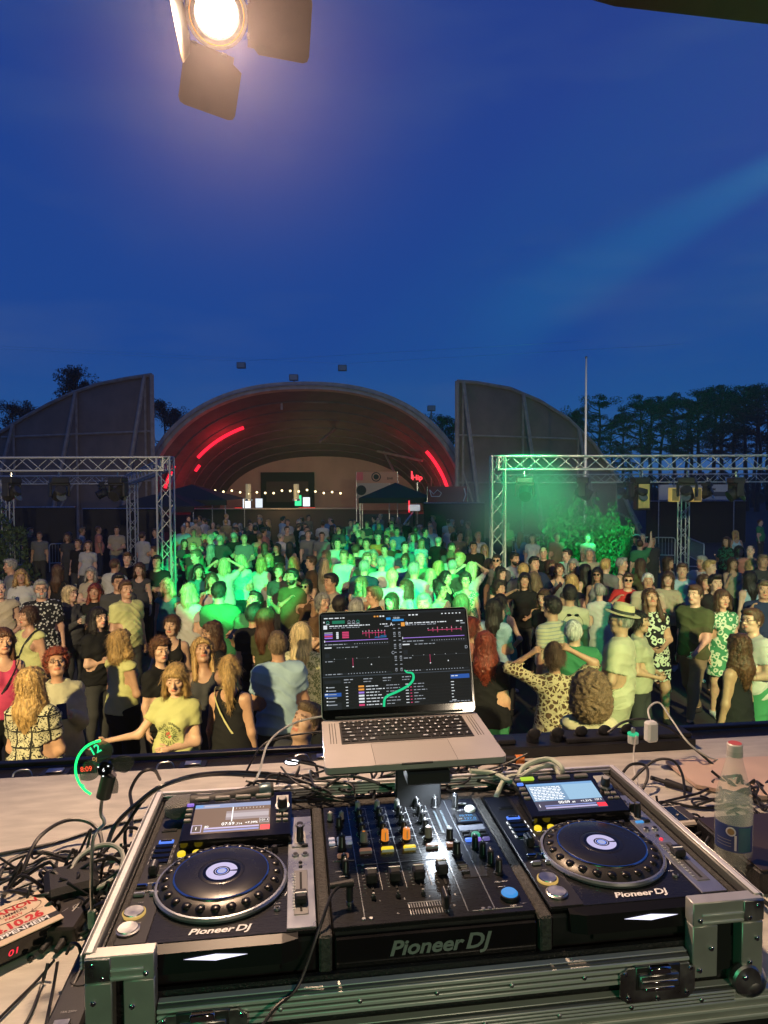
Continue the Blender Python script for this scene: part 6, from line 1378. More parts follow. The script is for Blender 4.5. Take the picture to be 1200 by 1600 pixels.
    a(523, 894, 1.84, -50, 'm', 'mouth', 'short', 'dark', 'shirt', 'beige', b='big', desc='heavy man in beige shirt with a hand at his mouth')
    a(422, 949, 1.70, 150, 'f', 'down', 'long', 'auburn', 'tee', 'olive', desc='woman with long auburn hair down her back')
    a(404, 942, 1.72, 165, 'm', 'down', 'quiff', 'dark', 'tee', 'black', desc='dark haired head beside the long auburn hair')
    a(441, 985, 1.76, 195, 'm', 'front', 'short', 'mousy', 'tee', 'lightblue', b='big', desc='man in pale blue tee left of the woman in sprigged jacket')
    a(474, 972, 1.72, 172, 'f', 'down', 'long', 'lightblond', 'jacket', 'cream', pat='sprig', desc='woman with straight blonde hair in sprigged jacket')
    a(535, 927, 1.74, 170, 'm', 'down', 'short', 'dark', 'tee', 'black', desc='dark hair head directly behind the laptop lid')
    a(558, 933, 1.76, 170, 'm', 'down', 'short', 'grey', 'shirt', 'grey', desc='grey haired head directly behind the laptop lid')
    a(450, 1096, 1.72, -40, 'm', 'down', 'short', 'mousy', 'tee', 'darkgrey', pitch=22, desc='man with short greenish hair bowing his head left of the laptop')
    # --- centre, green lit
    a(422, 864, 1.66, 0, 'f', 'down', 'long', 'blond', 'tee', 'black'); a(404, 870, 1.66, 170, 'f', 'down', 'bob', 'blond', 'tee', 'white'); a(487, 867, 1.78, -70, 'm', 'drink', 'short', 'brown', 'shirt', 'brown')
    a(525, 840, 1.82, 0, 'm', 'down', 'short', 'dark', 'shirt', 'white'); a(572, 840, 1.84, 0, 'm', 'drink', 'short', 'dark', 'shirt', 'white'); a(565, 874, 1.80, 172, 'm', 'down', 'short', 'grey', 'shirt', 'navy'); a(551, 865, 1.66, 20, 'f', 'down', 'bob', 'blond', 'tee', 'white')
    a(503, 872, 1.66, 160, 'f', 'down', 'longwavy', 'lightblond', 'tee', 'beige'); a(597, 868, 1.80, 175, 'm', 'down', 'buzz', 'grey', 'shirt', 'white'); a(620, 887, 1.80, 175, 'm', 'down', 'short', 'lightblond', 'tee', 'white'); a(648, 877, 1.84, 168, 'm', 'down', 'short', 'grey', 'shirt', 'white', b='big')
    a(592, 834, 1.76, 0, 'm', 'down', 'balding', 'grey', 'polo', 'orange'); a(604, 850, 1.70, -10, 'm', 'down', 'short', 'dark', 'tee', 'lightblue'); a(616, 842, 1.72, 10, 'm', 'down', 'balding', 'grey', 'tee', 'brown'); a(631, 845, 1.78, 5, 'm', 'down', 'short', 'dark', 'polo', 'teal')
    a(655, 841, 1.66, 0, 'f', 'down', 'long', 'mousy', 'tee', 'lightblue'); a(635, 865, 1.68, 0, 'f', 'drinkl', 'updo', 'brown', 'tee', 'white', ex=('glasses',)); a(667, 887, 1.66, 150, 'f', 'down', 'bob', 'lightblond', 'tee', 'white'); a(680, 875, 1.68, 165, 'f', 'down', 'bob', 'blond', 'tee', 'green')
    a(705, 846, 1.82, 0, 'm', 'down', 'short', 'dark', 'tee', 'darkgrey'); a(702, 872, 1.76, 170, 'm', 'down', 'buzz', 'grey', 'shirt', 'green'); a(699, 890, 1.68, 60, 'f', 'down', 'tied', 'dark', 'tank', 'black')
    a(694, 906, 1.70, 55, 'f', 'down', 'updo', 'dark', 'tee', 'cream', ex=('glasses',), desc='woman with a dark bun and glasses looking right above the laptop')
    a(732, 877, 1.68, 175, 'f', 'hairup', 'bob', 'lightblond', 'tee', 'white'); a(734, 894, 1.70, 0, 'f', 'down', 'curly', 'dark', 'sleeveless', 'cream', pat='teal', ex=('glasses',), desc='curly dark haired woman with green lit glasses')
    a(744, 845, 1.80, 0, 'm', 'down', 'short', 'dark', 'shirt', 'black'); a(757, 850, 1.66, 0, 'f', 'down', 'longwavy', 'blond', 'tank', 'beige'); a(779, 865, 1.80, 0, 'm', 'down', 'short', 'dark', 'tee', 'grey', ex=('shades',)); a(797, 862, 1.78, 50, 'm', 'drink', 'short', 'dark', 'shirt', 'white', ex=('beard',))
    a(776, 884, 1.68, 20, 'f', 'down', 'longwavy', 'dark', 'dress', 'black', pat='teal'); a(784, 907, 1.66, 30, 'f', 'front', 'curly', 'dark', 'sdress', 'darkgrey', pat='teal'); a(817, 893, 1.68, -10, 'f', 'brow', 'longwavy', 'dark', 'shirt', 'black', desc='woman in black shirt shading her brow with one hand')
    a(840, 893, 1.66, 165, 'f', 'down', 'wavybob', 'mousy', 'tee', 'beige'); a(775, 934, 1.68, 150, 'f', 'front', 'long', 'dark', 'tee', 'lightblue', desc='woman with straight dark hair in pale blue top from behind'); a(724, 926, 1.68, 172, 'f', 'down', 'bob', 'mousy', 'tee', 'darkgrey')
    a(790, 925, 1.64, 150, 'f', 'hip', 'tied', 'dark', 'sdress', 'teal', desc='woman in teal strap dress with bare arms')
    a(765, 986, 1.70, 165, 'f', 'down', 'longwavy', 'red', 'tee', 'black', b='big', bot='longskirt', bc='green', desc='woman with big red hair in black top right of the laptop')
    a(745, 962, 1.64, 100, 'f', 'down', 'tied', 'red', 'sleeveless', 'salmon', desc='woman with pinkish hair peeking out beside the laptop')
    a(855, 920, 1.66, -60, 'f', 'down', 'bob', 'brown', 'tee', 'black'); 
    a(866, 931, 1.82, -140, 'm', 'down', 'short', 'dark', 'tee', 'cream', pat='stripes', bc='darkgrey', desc='man with dark hair in pale striped tee turned away')
    a(885, 912, 1.80, 170, 'm', 'down', 'short', 'dark', 'tee', 'cream', desc='dark haired man in cream tee from behind')
    a(905, 962, 1.80, 165, 'm', 'phone', 'buzz', 'white', 'tee', 'green', ex=('headshades',), pitch=20, desc='man with shaved pale hair and sunglasses pushed up his head')
    a(958, 948, 1.86, -120, 'm', 'front', 'balding', 'grey', 'polo', 'cream', ex=('hat', 'glasses'), b='big', bc='cream', bot='shorts', desc='big man in straw hat and pale polo shirt')
    a(872, 1001, 1.70, 165, 'f', 'hairup', 'updo', 'brown', 'long', 'brown', pat='leopard', bc='black', desc='woman in leopard print blouse lifting her hair')
    a(915, 1052, 1.70, 175, 'f', 'down', 'afro', 'mousy', 'sleeveless', 'cream', bot='longskirt', bc='cream', desc='person with very big frizzy hair seen from behind')
    a(998, 952, 1.70, 60, 'f', 'front', 'updo', 'dark', 'tee', 'cream', desc='dark haired woman looking right beside the straw hat')
    a(1024, 917, 1.76, -5, 'f', 'front', 'longwavy', 'brown', 'dress', 'black', pat='floral', bot='none', pitch=24, desc='woman in black floral dress looking down')
    a(1082, 912, 1.80, -55, 'm', 'walk', 'short', 'brown', 'polo', 'olive', bc='khaki', desc='man in grey polo and khaki trousers walking')
    a(1131, 919, 1.70, 0, 'f', 'down', 'bob', 'brown', 'dress', 'green', pat='floral', bot='none', desc='woman in green patterned knee dress and pale shoes')
    a(1147, 990, 1.68, -150, 'f', 'down', 'longwavy', 'auburn', 'halter', 'black', bc='black', desc='woman with wavy highlighted hair and black halter top')
    a(1180, 950, 1.78, -75, 'm', 'front', 'short', 'brown', 'tee', 'white', ex=('glasses',), bc='green', bot='shorts', desc='man in white tee with glasses at the right picture edge')
    a(975, 894, 1.70, -15, 'm', 'wave' if 0 else 'mouth', 'short', 'brown', 'tee', 'red', ex=('shades',), desc='person in red top and sunglasses')
    a(1014, 895, 1.74, -15, 'm', 'front', 'short', 'white', 'tee', 'beige', desc='white haired man in beige tee'); a(1037, 891, 1.68, -20, 'f', 'dance', 'long', 'brown', 'tee', 'beige'); a(1068, 878, 1.80, -25, 'm', 'down', 'short', 'brown', 'shirt', 'lightblue', desc='tall man in pale blue shirt')
    a(1096, 866, 1.80, -60, 'm', 'down', 'short', 'grey', 'polo', 'white', desc='grey haired man in white polo with blue panel'); a(1126, 896, 1.78, -10, 'm', 'down', 'quiff', 'dark', 'tee', 'black'); a(976, 870, 1.76, 60, 'm', 'folded', 'short', 'grey', 'tank', 'darkgrey'); a(937, 886, 1.66, -10, 'f', 'down', 'long', 'dark', 'tank', 'grey', ex=('shades',))
    a(918, 880, 1.68, -150, 'f', 'down', 'long', 'dark', 'tank', 'olive'); a(878, 879, 1.66, 0, 'f', 'down', 'tied', 'brown', 'tank', 'grey'); a(925, 856, 1.80, 0, 'm', 'down', 'short', 'grey', 'polo', 'beige'); a(885, 856, 1.80, -60, 'm', 'folded', 'short', 'dark', 'shirt', 'white', desc='man in white shirt with folded arms left of the barrier'); a(853, 854, 1.78, 0, 'm', 'down', 'balding', 'brown', 'shirt', 'black')
    a(860, 873, 1.66, 0, 'f', 'down', 'bob', 'brown', 'tee', 'brown'); a(1175, 891, 1.68, 170, 'f', 'down', 'long', 'dark', 'tank', 'lightblue'); a(1175, 872, 1.66, 0, 'f', 'down', 'wavybob', 'blond', 'sleeveless', 'white'); a(1155, 852, 1.70, -10, 'f', 'down', 'bob', 'dark', 'tee', 'lightblue'); a(1170, 851, 1.78, -20, 'm', 'down', 'balding', 'brown', 'shirt', 'salmon')
    a(1133, 838, 1.72, -40, 'f', 'drink', 'bob', 'brown', 'shirt', 'black', pat='teal'); a(1018, 836, 1.80, 20, 'm', 'down', 'short', 'dark', 'tee', 'darkgrey', desc='man in black tee standing by the right barrier'); a(1000, 842, 1.72, 160, 'm', 'wave', 'short', 'brown', 'polo', 'green')
    for k in T:
        person(*k[:10], **k[10])
    # --- middle distance, read off the photo: px, py, sex, top colour, hair
    mids = [(347, 834, 'm', 'darkgrey', 'balding'), (367, 830, 'm', 'black', 'balding'), (327, 833, 'm', 'khaki', 'balding'), (383, 834, 'm', 'grey', 'short'), (407, 831, 'm', 'salmon', 'short'), (449, 821, 'm', 'khaki', 'short'), (455, 846, 'f', 'lightblue', 'longwavy'), (477, 817, 'm', 'white', 'short'), (481, 828, 'm', 'grey', 'short'), (503, 830, 'm', 'grey', 'short'), (536, 823, 'f', 'blue', 'long'), (555, 850, 'm', 'darkgrey', 'short'), (432, 848, 'f', 'black', 'bob'), (416, 846, 'f', 'salmon', 'long'), (302, 846, 'm', 'green', 'short'), (285, 842, 'f', 'darkgrey', 'long'), (330, 850, 'f', 'black', 'long'), (312, 858, 'm', 'green', 'short'), (228, 830, 'm', 'white', 'short'), (238, 852, 'm', 'darkgrey', 'short'), (268, 848, 'm', 'white', 'short'), (682, 837, 'm', 'black', 'balding'), (707, 819, 'm', 'white', 'buzz'), (709, 831, 'f', 'beige', 'bob'), (745, 830, 'm', 'white', 'short'), (649, 822, 'm', 'white', 'short'), (572, 862, 'm', 'green', 'short'), (535, 858, 'm', 'white', 'short'), (510, 858, 'f', 'green', 'long'), (462, 868, 'f', 'brown', 'bob'), (700, 860, 'f', 'white', 'updo'), (720, 862, 'm', 'darkgrey', 'short'), (652, 862, 'm', 'green', 'balding'), (588, 858, 'f', 'teal', 'bob'), (765, 872, 'f', 'darkgrey', 'long'), (812, 878, 'm', 'grey', 'short'), (835, 868, 'm', 'navy', 'short'), (900, 872, 'f', 'black', 'bob'), (950, 872, 'm', 'grey', 'short'), (1000, 872, 'f', 'olive', 'long'), (1050, 868, 'f', 'white', 'bob'), (1112, 874, 'm', 'black', 'short'), (1145, 870, 'f', 'beige', 'long'), (1195, 865, 'm', 'darkgrey', 'short'), (218, 878, 'f', 'darkgrey', 'bob'), (90, 880, 'f', 'black', 'long'), (20, 872, 'm', 'grey', 'short'), (136, 885, 'f', 'beige', 'bob'), (310, 880, 'f', 'teal', 'wavybob'), (330, 894, 'f', 'white', 'bob'), (940, 910, 'f', 'white', 'short'), (1105, 896, 'f', 'grey', 'bob'), (1195, 905, 'm', 'navy', 'short'), (897, 895, 'f', 'darkgrey', 'bob'), (590, 915, 'm', 'black', 'short'), (640, 905, 'f', 'white', 'wavybob'), (610, 925, 'f', 'brown', 'long'), (670, 925, 'm', 'white', 'short'), (560, 900, 'f', 'white', 'longwavy'), (505, 925, 'f', 'brown', 'tied')]
    rr = random.Random(5); hcs = ['dark', 'brown', 'brown', 'mousy', 'grey', 'blond', 'dark']
    for px, py, sx, c, hr in mids:
        hc = rr.choice(hcs) if hr not in ('balding', 'buzz') else 'grey'
        person(px, py, (1.80 if sx == 'm' else 1.67)+rr.uniform(-.05, .05), rr.choice((-60, -25, 0, 10, 30, 150, 175)), sx, rr.choice(('down', 'drink', 'folded', 'front', 'hip', 'dance', 'drinkl', 'cheek')), hr, hc, rr.choice(('tee', 'shirt', 'polo')) if sx == 'm' else rr.choice(('tee', 'tank', 'sleeveless', 'dress')), c, bc=rr.choice(('darkgrey', 'navy', 'denim', 'black')))
    # --- far rows on the square: seeded scatter kept apart from one another
    pts = [(r['p'].x, r['p'].y) for r in PEOPLE]
    def scatter(n, x0, x1, d0, d1, grp, seed):
        rr = random.Random(seed); k = 0; tries = 0
        while k < n and tries < 6000:
            tries += 1; d = rr.uniform(d0, d1); px = rr.uniform(x0, x1); x = (px-600)/FPX*d
            if any((x-u)**2+(d-v)**2 < (.55 if d < 26 else .50)**2 for u, v in pts): continue
            pts.append((x, d)); k += 1; sx = rr.choice('mmf'); hr = rr.choice(('short', 'short', 'buzz', 'balding', 'quiff')) if sx == 'm' else rr.choice(('long', 'bob', 'tied', 'longwavy'))
            person(px, 0, (1.79 if sx == 'm' else 1.66)+rr.uniform(-.07, .07), rr.choice((-90, -40, 0, 0, 20, 60, 120, 180)), sx, rr.choice(('down', 'down', 'drink', 'folded', 'front')), hr, rr.choice(hcs), rr.choice(('tee', 'shirt')) if sx == 'm' else rr.choice(('tee', 'tank', 'dress')), rr.choice(('white', 'white', 'lightblue', 'grey', 'darkgrey', 'black', 'navy', 'beige', 'salmon', 'khaki', 'blue', 'darkgrey')), bc=rr.choice(('darkgrey', 'denim', 'navy', 'khaki')), xy=(x, d), lod=2, group=grp)
    scatter(78, 285, 735, 19.5, 33, 'people in the back rows of the crowd', 3)
    scatter(12, 20, 250, 19, 27, 'people behind the left truss', 8)
    scatter(8, 770, 1180, 18.5, 26, 'people behind the right barrier', 9)
    for px, d, sx, c in ((832, 19, 'f', 'white'), (867, 19.5, 'm', 'khaki'), (923, 19, 'm', 'beige'), (1190, 27, 'm', 'green'), (120, 17.5, 'm', 'black'), (108, 20, 'f', 'darkgrey'), (132, 17, 'f', 'white'), (60, 20.5, 'm', 'grey')):
        person(px, 0, 1.74, rr.choice((-30, 0, 20)), sx, 'down', 'bob' if sx == 'f' else 'short', 'brown', 'tee', c, xy=((px-600)/FPX*d, d), lod=2, group='people by the barriers')
crowd()
def describe():
    cn = dict(tee='tee', vtee='tee', shirt='shirt', polo='polo', long='blouse', jacket='jacket', tank='tank top', sleeveless='sleeveless top', halter='halter top', dress='dress', sdress='strap dress', vest='vest')
    hn = dict(short='short {} hair', buzz='shaved {} hair', balding='balding {} hair', quiff='thick {} hair', curly='curly {} hair', afro='frizzy {} hair', bob='{} bob hair', wavybob='wavy {} bob', long='long {} hair', longwavy='long wavy {} hair', ponytail='{} ponytail', updo='{} bun', tied='tied back {} hair', bald='bald head')
    cc = dict(blond='blonde', lightblond='pale blonde', mousy='light brown', white='white')
    kn = dict(dress='patterned dress')
    pw = dict(drink='holding a drink', drinkl='holding a drink', folded='with folded arms', hairup='with both hands up', brow='shading the brow', wave='waving', phone='looking at the hands', hip='hand on hip')
    for r in PEOPLE:
        if r['desc']: r['base'] = r['desc']; continue
        who = 'man' if r['sex'] == 'm' else 'woman'; s = '%s with %s in %s %s' % (who, hn[r['hair']].format(cc.get(r['hc'], r['hc'])), {'darkgrey': 'dark grey', 'lightblue': 'pale blue'}.get(r['tc'], r['tc']), cn[r['top']])
        if 'shades' in r['ex']: s += ' and sunglasses'
        elif 'glasses' in r['ex']: s += ' and glasses'
        r['base'] = s
    used = {}
    def short(r): return ' '.join(r['base'].split()[:9])
    for r in PEOPLE:
        if r['desc']: used[r['base']] = 1; r['o']['label'] = r['base']
    short_ref = dict()
    for r in PEOPLE:
        if r['desc']: continue
        X = r['H'].x/r['H'].y; Y = -(r['H'].z-ZC)/r['H'].y; cands = []
        for q in PEOPLE:
            if q is r: continue
            x = q['H'].x/q['H'].y; y = -(q['H'].z-ZC)/q['H'].y; cands.append((abs(x-X)+1.5*abs(y-Y)+(0 if q['desc'] else .02), x, y, q))
        cands.sort(key=lambda c: c[0]); done = False
        for c in cands[:14]:
            q = c[3]; rel = 'right of' if X > c[1]+.006 else 'left of' if X < c[1]-.006 else ('behind' if r['d'] > q['d'] else 'in front of')
            ref = q['base'] if q['desc'] else q['base'].replace(' hair', '')
            lab = '%s %s %s' % (r['base'].replace(' hair', '') if len(r['base'].split())+len(ref.split()) > 13 else r['base'], rel, ref)
            w = lab.split()
            if len(w) > 16: continue
            if lab in used: continue
            used[lab] = 1; r['o']['label'] = lab; done = True; break
        if not done:
            for c in cands:
                lab = ' '.join((r['base'].replace(' hair', '')+' near '+c[3]['base']).split()[:16])
                if lab not in used: break
            used[lab] = 1; r['o']['label'] = lab
        
    for r in PEOPLE:
        r['o']['category'] = 'person'; r['o']['group'] = r['group']
describe()
def held_things():
    for r in PEOPLE:
        if r['d'] > 17: continue
        J = r['J']; M = r['M']
        if r['pose'] in ('drink', 'drinkl'):
            s = -1 if r['pose'] == 'drink' else 1; S, E, Wr, f = J['arms'][s]; p = M @ Vector(Wr+f*.085+np.array((0, -.012, .0)))
            b = MB(); b.lathe([(0, -.05), (.026, -.05), (.031, .06), (.029, .06), (.025, -.044), (0, -.044)], mat('cup_clear', (.75, .78, .72), .1, trans=.8, ior=1.3), n=14); b.lathe([(0, .02), (.028, .02), (.0255, -.043), (0, -.043)], mat('beer', (.55, .32, .05), .15, trans=.4), n=14); o = b.build('drinking_glass'); o.location = p
            tag(o, 'glass held by ' + ' '.join(r['base'].split()[:12]), 'glass', 'glasses held in the crowd')
        if r['pose'] == 'phone':
            c = sum((M @ Vector(J['arms'][s][2]+J['arms'][s][3]*.10) for s in (-1, 1)), Vector())*.5
            b = MB(); b.box((0, 0, 0), (.075, .010, .150), gloss, .003); b.box((0, .0055, 0), (.068, .001, .14), lit('phone_screen', (.35, .45, .5), .5)); o = b.build('phone'); o.location = c; o.rotation_euler = (R(-50), 0, R(r['face'])); tag(o, 'phone held by ' + ' '.join(r['base'].split()[:12]), 'phone', 'phones held in the crowd')
held_things()
def tee_print():
    # printed emblem on the yellow tee of the woman reaching out
    r = [q for q in PEOPLE if q['desc'] and 'reaching out one hand' in q['desc']][0]; top = [c for c in r['o'].children if c.name.startswith('shirt') or c.name.startswith('top')][0]
    me = top.data; vs = np.array([v.co for v in me.vertices]); b = MB(); ink = mat('tee_ink', (.10, .12, .05), .8); rd = mat('tee_red', (.65, .16, .10), .8); gr = mat('tee_green', (.22, .28, .10), .8)
    fr = vs[(vs[:, 1] < -.04)]
    def surf(x, z): d = (fr[:, 0]-x)**2+(fr[:, 2]-z)**2; i = np.argsort(d)[:4]; return fr[i, 1].mean()-.006
    def dab(x, z, w, h, m, rot=0):
        y = surf(x, z); b.box((x, y, z), (w, .003, h), m, 0, (0, rot, 0))
    cx, cz = .0, 1.20
    for i, ch in enumerate('HELLO SUNSHINE'):
        a = R(165-150*i/13); x, z = cx+.088*math.cos(a), cz+.075*math.sin(a)
        if ch != ' ': b.text(ch, .030, (x, surf(x, z), z), ink, 0, (R(90), -(a-R(90)), 0), bold=.02)
    for i in range(24):
        a = R(15*i); dab(cx+.058*math.cos(a), cz-.01+.056*math.sin(a), .020, .005, ink if i % 2 else gr, -a)
    rr = random.Random(2)
    for i in range(26): a = rr.uniform(0, 6.28); q = rr.uniform(.01, .048); dab(cx+q*math.cos(a), cz-.01+q*math.sin(a), .022, .006, gr if i % 3 else ink, rr.uniform(0, 3))
    for i in range(9): dab(cx-.01+rr.uniform(-.018, .022), cz-.015+rr.uniform(-.018, .018), .020, .011, rd, rr.uniform(0, 3))
    for i, ch in enumerate('THE BEACH'):
        a = R(215+110*i/8); x, z = cx+.088*math.cos(a), cz-.005+.078*math.sin(a)
        if ch != ' ': b.text(ch, .026, (x, surf(x, z), z), ink, 0, (R(90), -(a+R(90)), 0), bold=.02)
    b.build('print', top)
tee_print()
# ================================================================ the square, the band shell, trusses, trees
asph = mat('asphalt', (.038, .034, .030), .85, noise=.35, nscale=.8, bump=.4, bscale=30)
b = MB(); b.quad((-400, -60, 0), (400, -60, 0), (400, 700, 0), (-400, 700, 0), asph); tag(b.build('ground'), kind='structure')
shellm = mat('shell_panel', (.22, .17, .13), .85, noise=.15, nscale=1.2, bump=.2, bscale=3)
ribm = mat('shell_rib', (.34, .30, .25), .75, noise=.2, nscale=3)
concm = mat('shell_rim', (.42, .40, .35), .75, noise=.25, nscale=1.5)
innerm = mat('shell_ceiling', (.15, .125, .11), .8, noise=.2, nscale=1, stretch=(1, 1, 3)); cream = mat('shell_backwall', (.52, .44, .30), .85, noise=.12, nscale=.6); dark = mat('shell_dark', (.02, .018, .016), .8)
def arch():
    Y = 46; zt = at_y(478, 596, Y).z; xl, xr = at_y(208, 760, Y).x, at_y(744, 760, Y).x; cx = (xl+xr)/2
    # circle through the two springings (z0) and crown
    z0 = .0; hw = (xr-xl)/2; h = zt-z0
    def prof(hw, h, n=44, p=2.3): return [(cx+hw*math.copysign(abs(math.cos(a))**(2/p), math.cos(a)), z0+h*max(0, math.sin(a))**(2/p)) for a in [math.pi*i/n for i in range(n+1)]]
    t = thing('band_shell', 'great arched concert shell with red lights and cream back wall', 'concert shell', (0, 0, 0)); n = 44
    def strip(A, ya, Bp, yb, m, b, smooth=True):
        vs = [(x, ya, z) for x, z in A]+[(x, yb, z) for x, z in Bp]; k = len(A); b.add(vs, [(i, i+1, k+i+1, k+i) for i in range(k-1)], m, smooth)
    P0 = prof(hw, h); P1 = prof(hw-.55, h-.50); P2 = prof(hw-.62, h-.58); P3 = prof(hw*.76, h*.56); PR = prof(hw*.76, h*.56)
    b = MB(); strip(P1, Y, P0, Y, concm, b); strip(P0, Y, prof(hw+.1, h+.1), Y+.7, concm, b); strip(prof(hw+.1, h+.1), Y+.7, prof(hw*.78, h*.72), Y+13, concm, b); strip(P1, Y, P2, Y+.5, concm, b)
    b.build('rim', t)
    b = MB(); q = prof(hw-.28, h-.26); b.tube([(x, Y-.06, z) for x, z in q], .05, ribm, 6); b.build('rim_moulding', t)
    b = MB(); prev = P2; py = Y+.5
    for k in range(1, 8):
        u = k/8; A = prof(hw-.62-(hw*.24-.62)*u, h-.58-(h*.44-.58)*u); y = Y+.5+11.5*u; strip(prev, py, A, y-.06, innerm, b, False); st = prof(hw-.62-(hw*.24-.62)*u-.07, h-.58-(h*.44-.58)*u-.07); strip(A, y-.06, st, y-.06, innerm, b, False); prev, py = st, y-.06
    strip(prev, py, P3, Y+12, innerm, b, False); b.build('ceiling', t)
    b = MB(); vs = [(x, Y+12, z) for x, z in PR]; b.add(vs, [tuple(range(len(vs)))[::-1]], cream); b.build('back_wall', t)
    oL, oR = at_y(407, 738, Y+11.8), at_y(491, 738, Y+11.8)
    b = MB(); b.box(((oL.x+oR.x)/2, Y+11.9, oL.z/2), (oR.x-oL.x, .2, oL.z), dark); b.box(((oL.x+oR.x)/2, Y+11.75, oL.z*.62), (oR.x-oL.x-1, .1, oL.z*.4), mat('stage_inside', (.10, .08, .06), .8)); b.build('doorway', t)
    b = MB(); b.box((cx, Y+5.5, .6), (hw*1.8, 8, 1.2), mat('shell_stage', (.10, .09, .08), .8)); b.build('platform', t)
    # ribs hanging under the ceiling
    for px, z1, x2, z2 in ((430, 600, 440, 640), (500, 690, 540, 655), (660, 720, 590, 705), (620, 745, 600, 706), (375, 660, 395, 690), (300, 700, 335, 715)):
        a_, c_ = at_y(px, z1, Y+4), at_y(x2, z2, Y+8); b = MB(); b.rod(a_, c_, .10, ribm, 6); b.build('brace', t)
    b = MB(); a_, c_ = at_y(395, 627, Y+2), at_y(545, 630, Y+2); b.rod(a_, c_, .035, ribm, 6); b.rod(at_y(440, 628, Y+2), at_y(440, 640, Y+2), .09, mat('lamp_grey', (.4, .4, .38), .5), 8); b.rod(at_y(395, 627, Y+2), at_y(393, 617, Y+2), .03, ribm, 5); b.rod(at_y(545, 630, Y+2), at_y(549, 612, Y+2), .03, ribm, 5); b.build('lamp_bar', t)
    # red neon lines on the ceiling with the light they throw
    redl = lit('red_neon', (1, .015, .04), 1.8)
    def onc(u, a): 
        p = 2.3; H, Hh = hw-.62-(hw*.24-.62)*u-.16, h-.58-(h*.44-.58)*u-.16; return Vector((cx+H*math.copysign(abs(math.cos(a))**(2/p), math.cos(a)), Y+.5+11.5*u, Hh*math.sin(a)**(2/p)))
    for a0, a1, u in ((R(116), R(143), .32), (R(152), R(163), .14), (R(14), R(38), .22), (R(146), R(150), .40)):
        b = MB(); b.tube([onc(u, a0+(a1-a0)*k/10) for k in range(11)], .12, redl, 6); b.build('red_tube', t)
    for a_, e in ((R(130), 95), (R(158), 35), (R(24), 95), (R(50), 12)):
        l = bpy.data.lights.new('red_light', 'POINT'); l.energy = e; l.color = (1, .02, .04); l.shadow_soft_size = .3; o = bpy.data.objects.new('red_light', l); COL.objects.link(o); q = onc(.25, a_); o.location = q+(Vector((cx, q.y, 1))-q)*.13; o.parent = t
    l = bpy.data.lights.new('bar_light', 'POINT'); l.energy = 75; l.color = (1, .72, .38); l.shadow_soft_size = 1; o = bpy.data.objects.new('bar_light', l); COL.objects.link(o); o.location = (cx, Y+6, 4.0); o.parent = t
arch()
def side_shell(sx, pts_top, x_in, label, Y):
    # a quarter shell: curved top line to the outside, vertical inner edge, framed by struts
    t = thing('side_shell', label, 'shell wing', (0, 0, 0))
    top = [at_y(px, py, Y) for px, py in pts_top]; b = MB(); n = len(top); vs = []
    for i, p in enumerate(top):
        y = Y+3.2*(1-i/(n-1))*0+abs(p.x-top[0].x)*.25; vs += [(p.x, y, p.z), (p.x, y+.12, p.z), (p.x, y, 0), (p.x, y+.12, 0)]
    fs = []
    for i in range(n-1): a = 4*i; fs += [(a, a+4, a+6, a+2), (a+1, a+3, a+7, a+5), (a, a+1, a+5, a+4)]
    fs += [(0, 2, 3, 1)]; b.add(vs, fs, shellm); b.build('panel', t)
    yf = lambda x: Y+abs(x-top[0].x)*.25-.12
    b = MB()
    for i in range(n-1): b.rod((top[i].x, yf(top[i].x), top[i].z), (top[i+1].x, yf(top[i+1].x), top[i+1].z), .11, ribm, 6)
    b.rod((top[0].x, yf(top[0].x), 0), (top[0].x, yf(top[0].x), top[0].z), .13, ribm, 6); b.build('edge_beam', t)
    def topz(x):
        for i in range(n-1):
            a, c = top[i], top[i+1]
            if min(a.x, c.x) <= x <= max(a.x, c.x): return a.z+(c.z-a.z)*(x-a.x)/(c.x-a.x)
        return 0
    W = abs(top[-1].x-top[0].x)
    for k, u in enumerate((.03, .34, .64, .86)):
        x = top[0].x+(top[-1].x-top[0].x)*u; x2 = x+(top[-1].x-top[0].x)*.085; zt = topz(x)
        if zt > 1: b = MB(); b.rod((x, yf(x)-.02, zt), (x2, yf(x2)-1.6, 0), .12, ribm, 6); b.rod((x, yf(x), zt), (x, yf(x), 0), .08, ribm, 6); b.rod((x, yf(x)-.02, zt*.42), (x2, yf(x2)-1.3, .8), .07, ribm, 5); b.build('strut', t)
    for zz in (.66, .36):
        xe = top[0].x; xs = [top[0].x+(top[-1].x-top[0].x)*j/20 for j in range(21)]; z = top[0].z*zz; ok = [x for x in xs if topz(x) > z+.2]
        if len(ok) > 1: b = MB(); b.rod((ok[0], yf(ok[0]), z), (ok[-1], yf(ok[-1]), z*(.98)), .07, ribm, 6); b.build('crossbar', t)
side_shell(-1, [(238, 586), (196, 590), (145, 597), (100, 609), (55, 626), (10, 646), (-40, 672), (-100, 712), (-150, 760)], 238, 'left timber framed quarter shell beside the great arch', 40)
side_shell(1, [(714, 596), (745, 597), (800, 604), (850, 622), (900, 650), (945, 690), (985, 745), (1012, 800), (1030, 830)], 714, 'right timber framed quarter shell beside the great arch', 40)
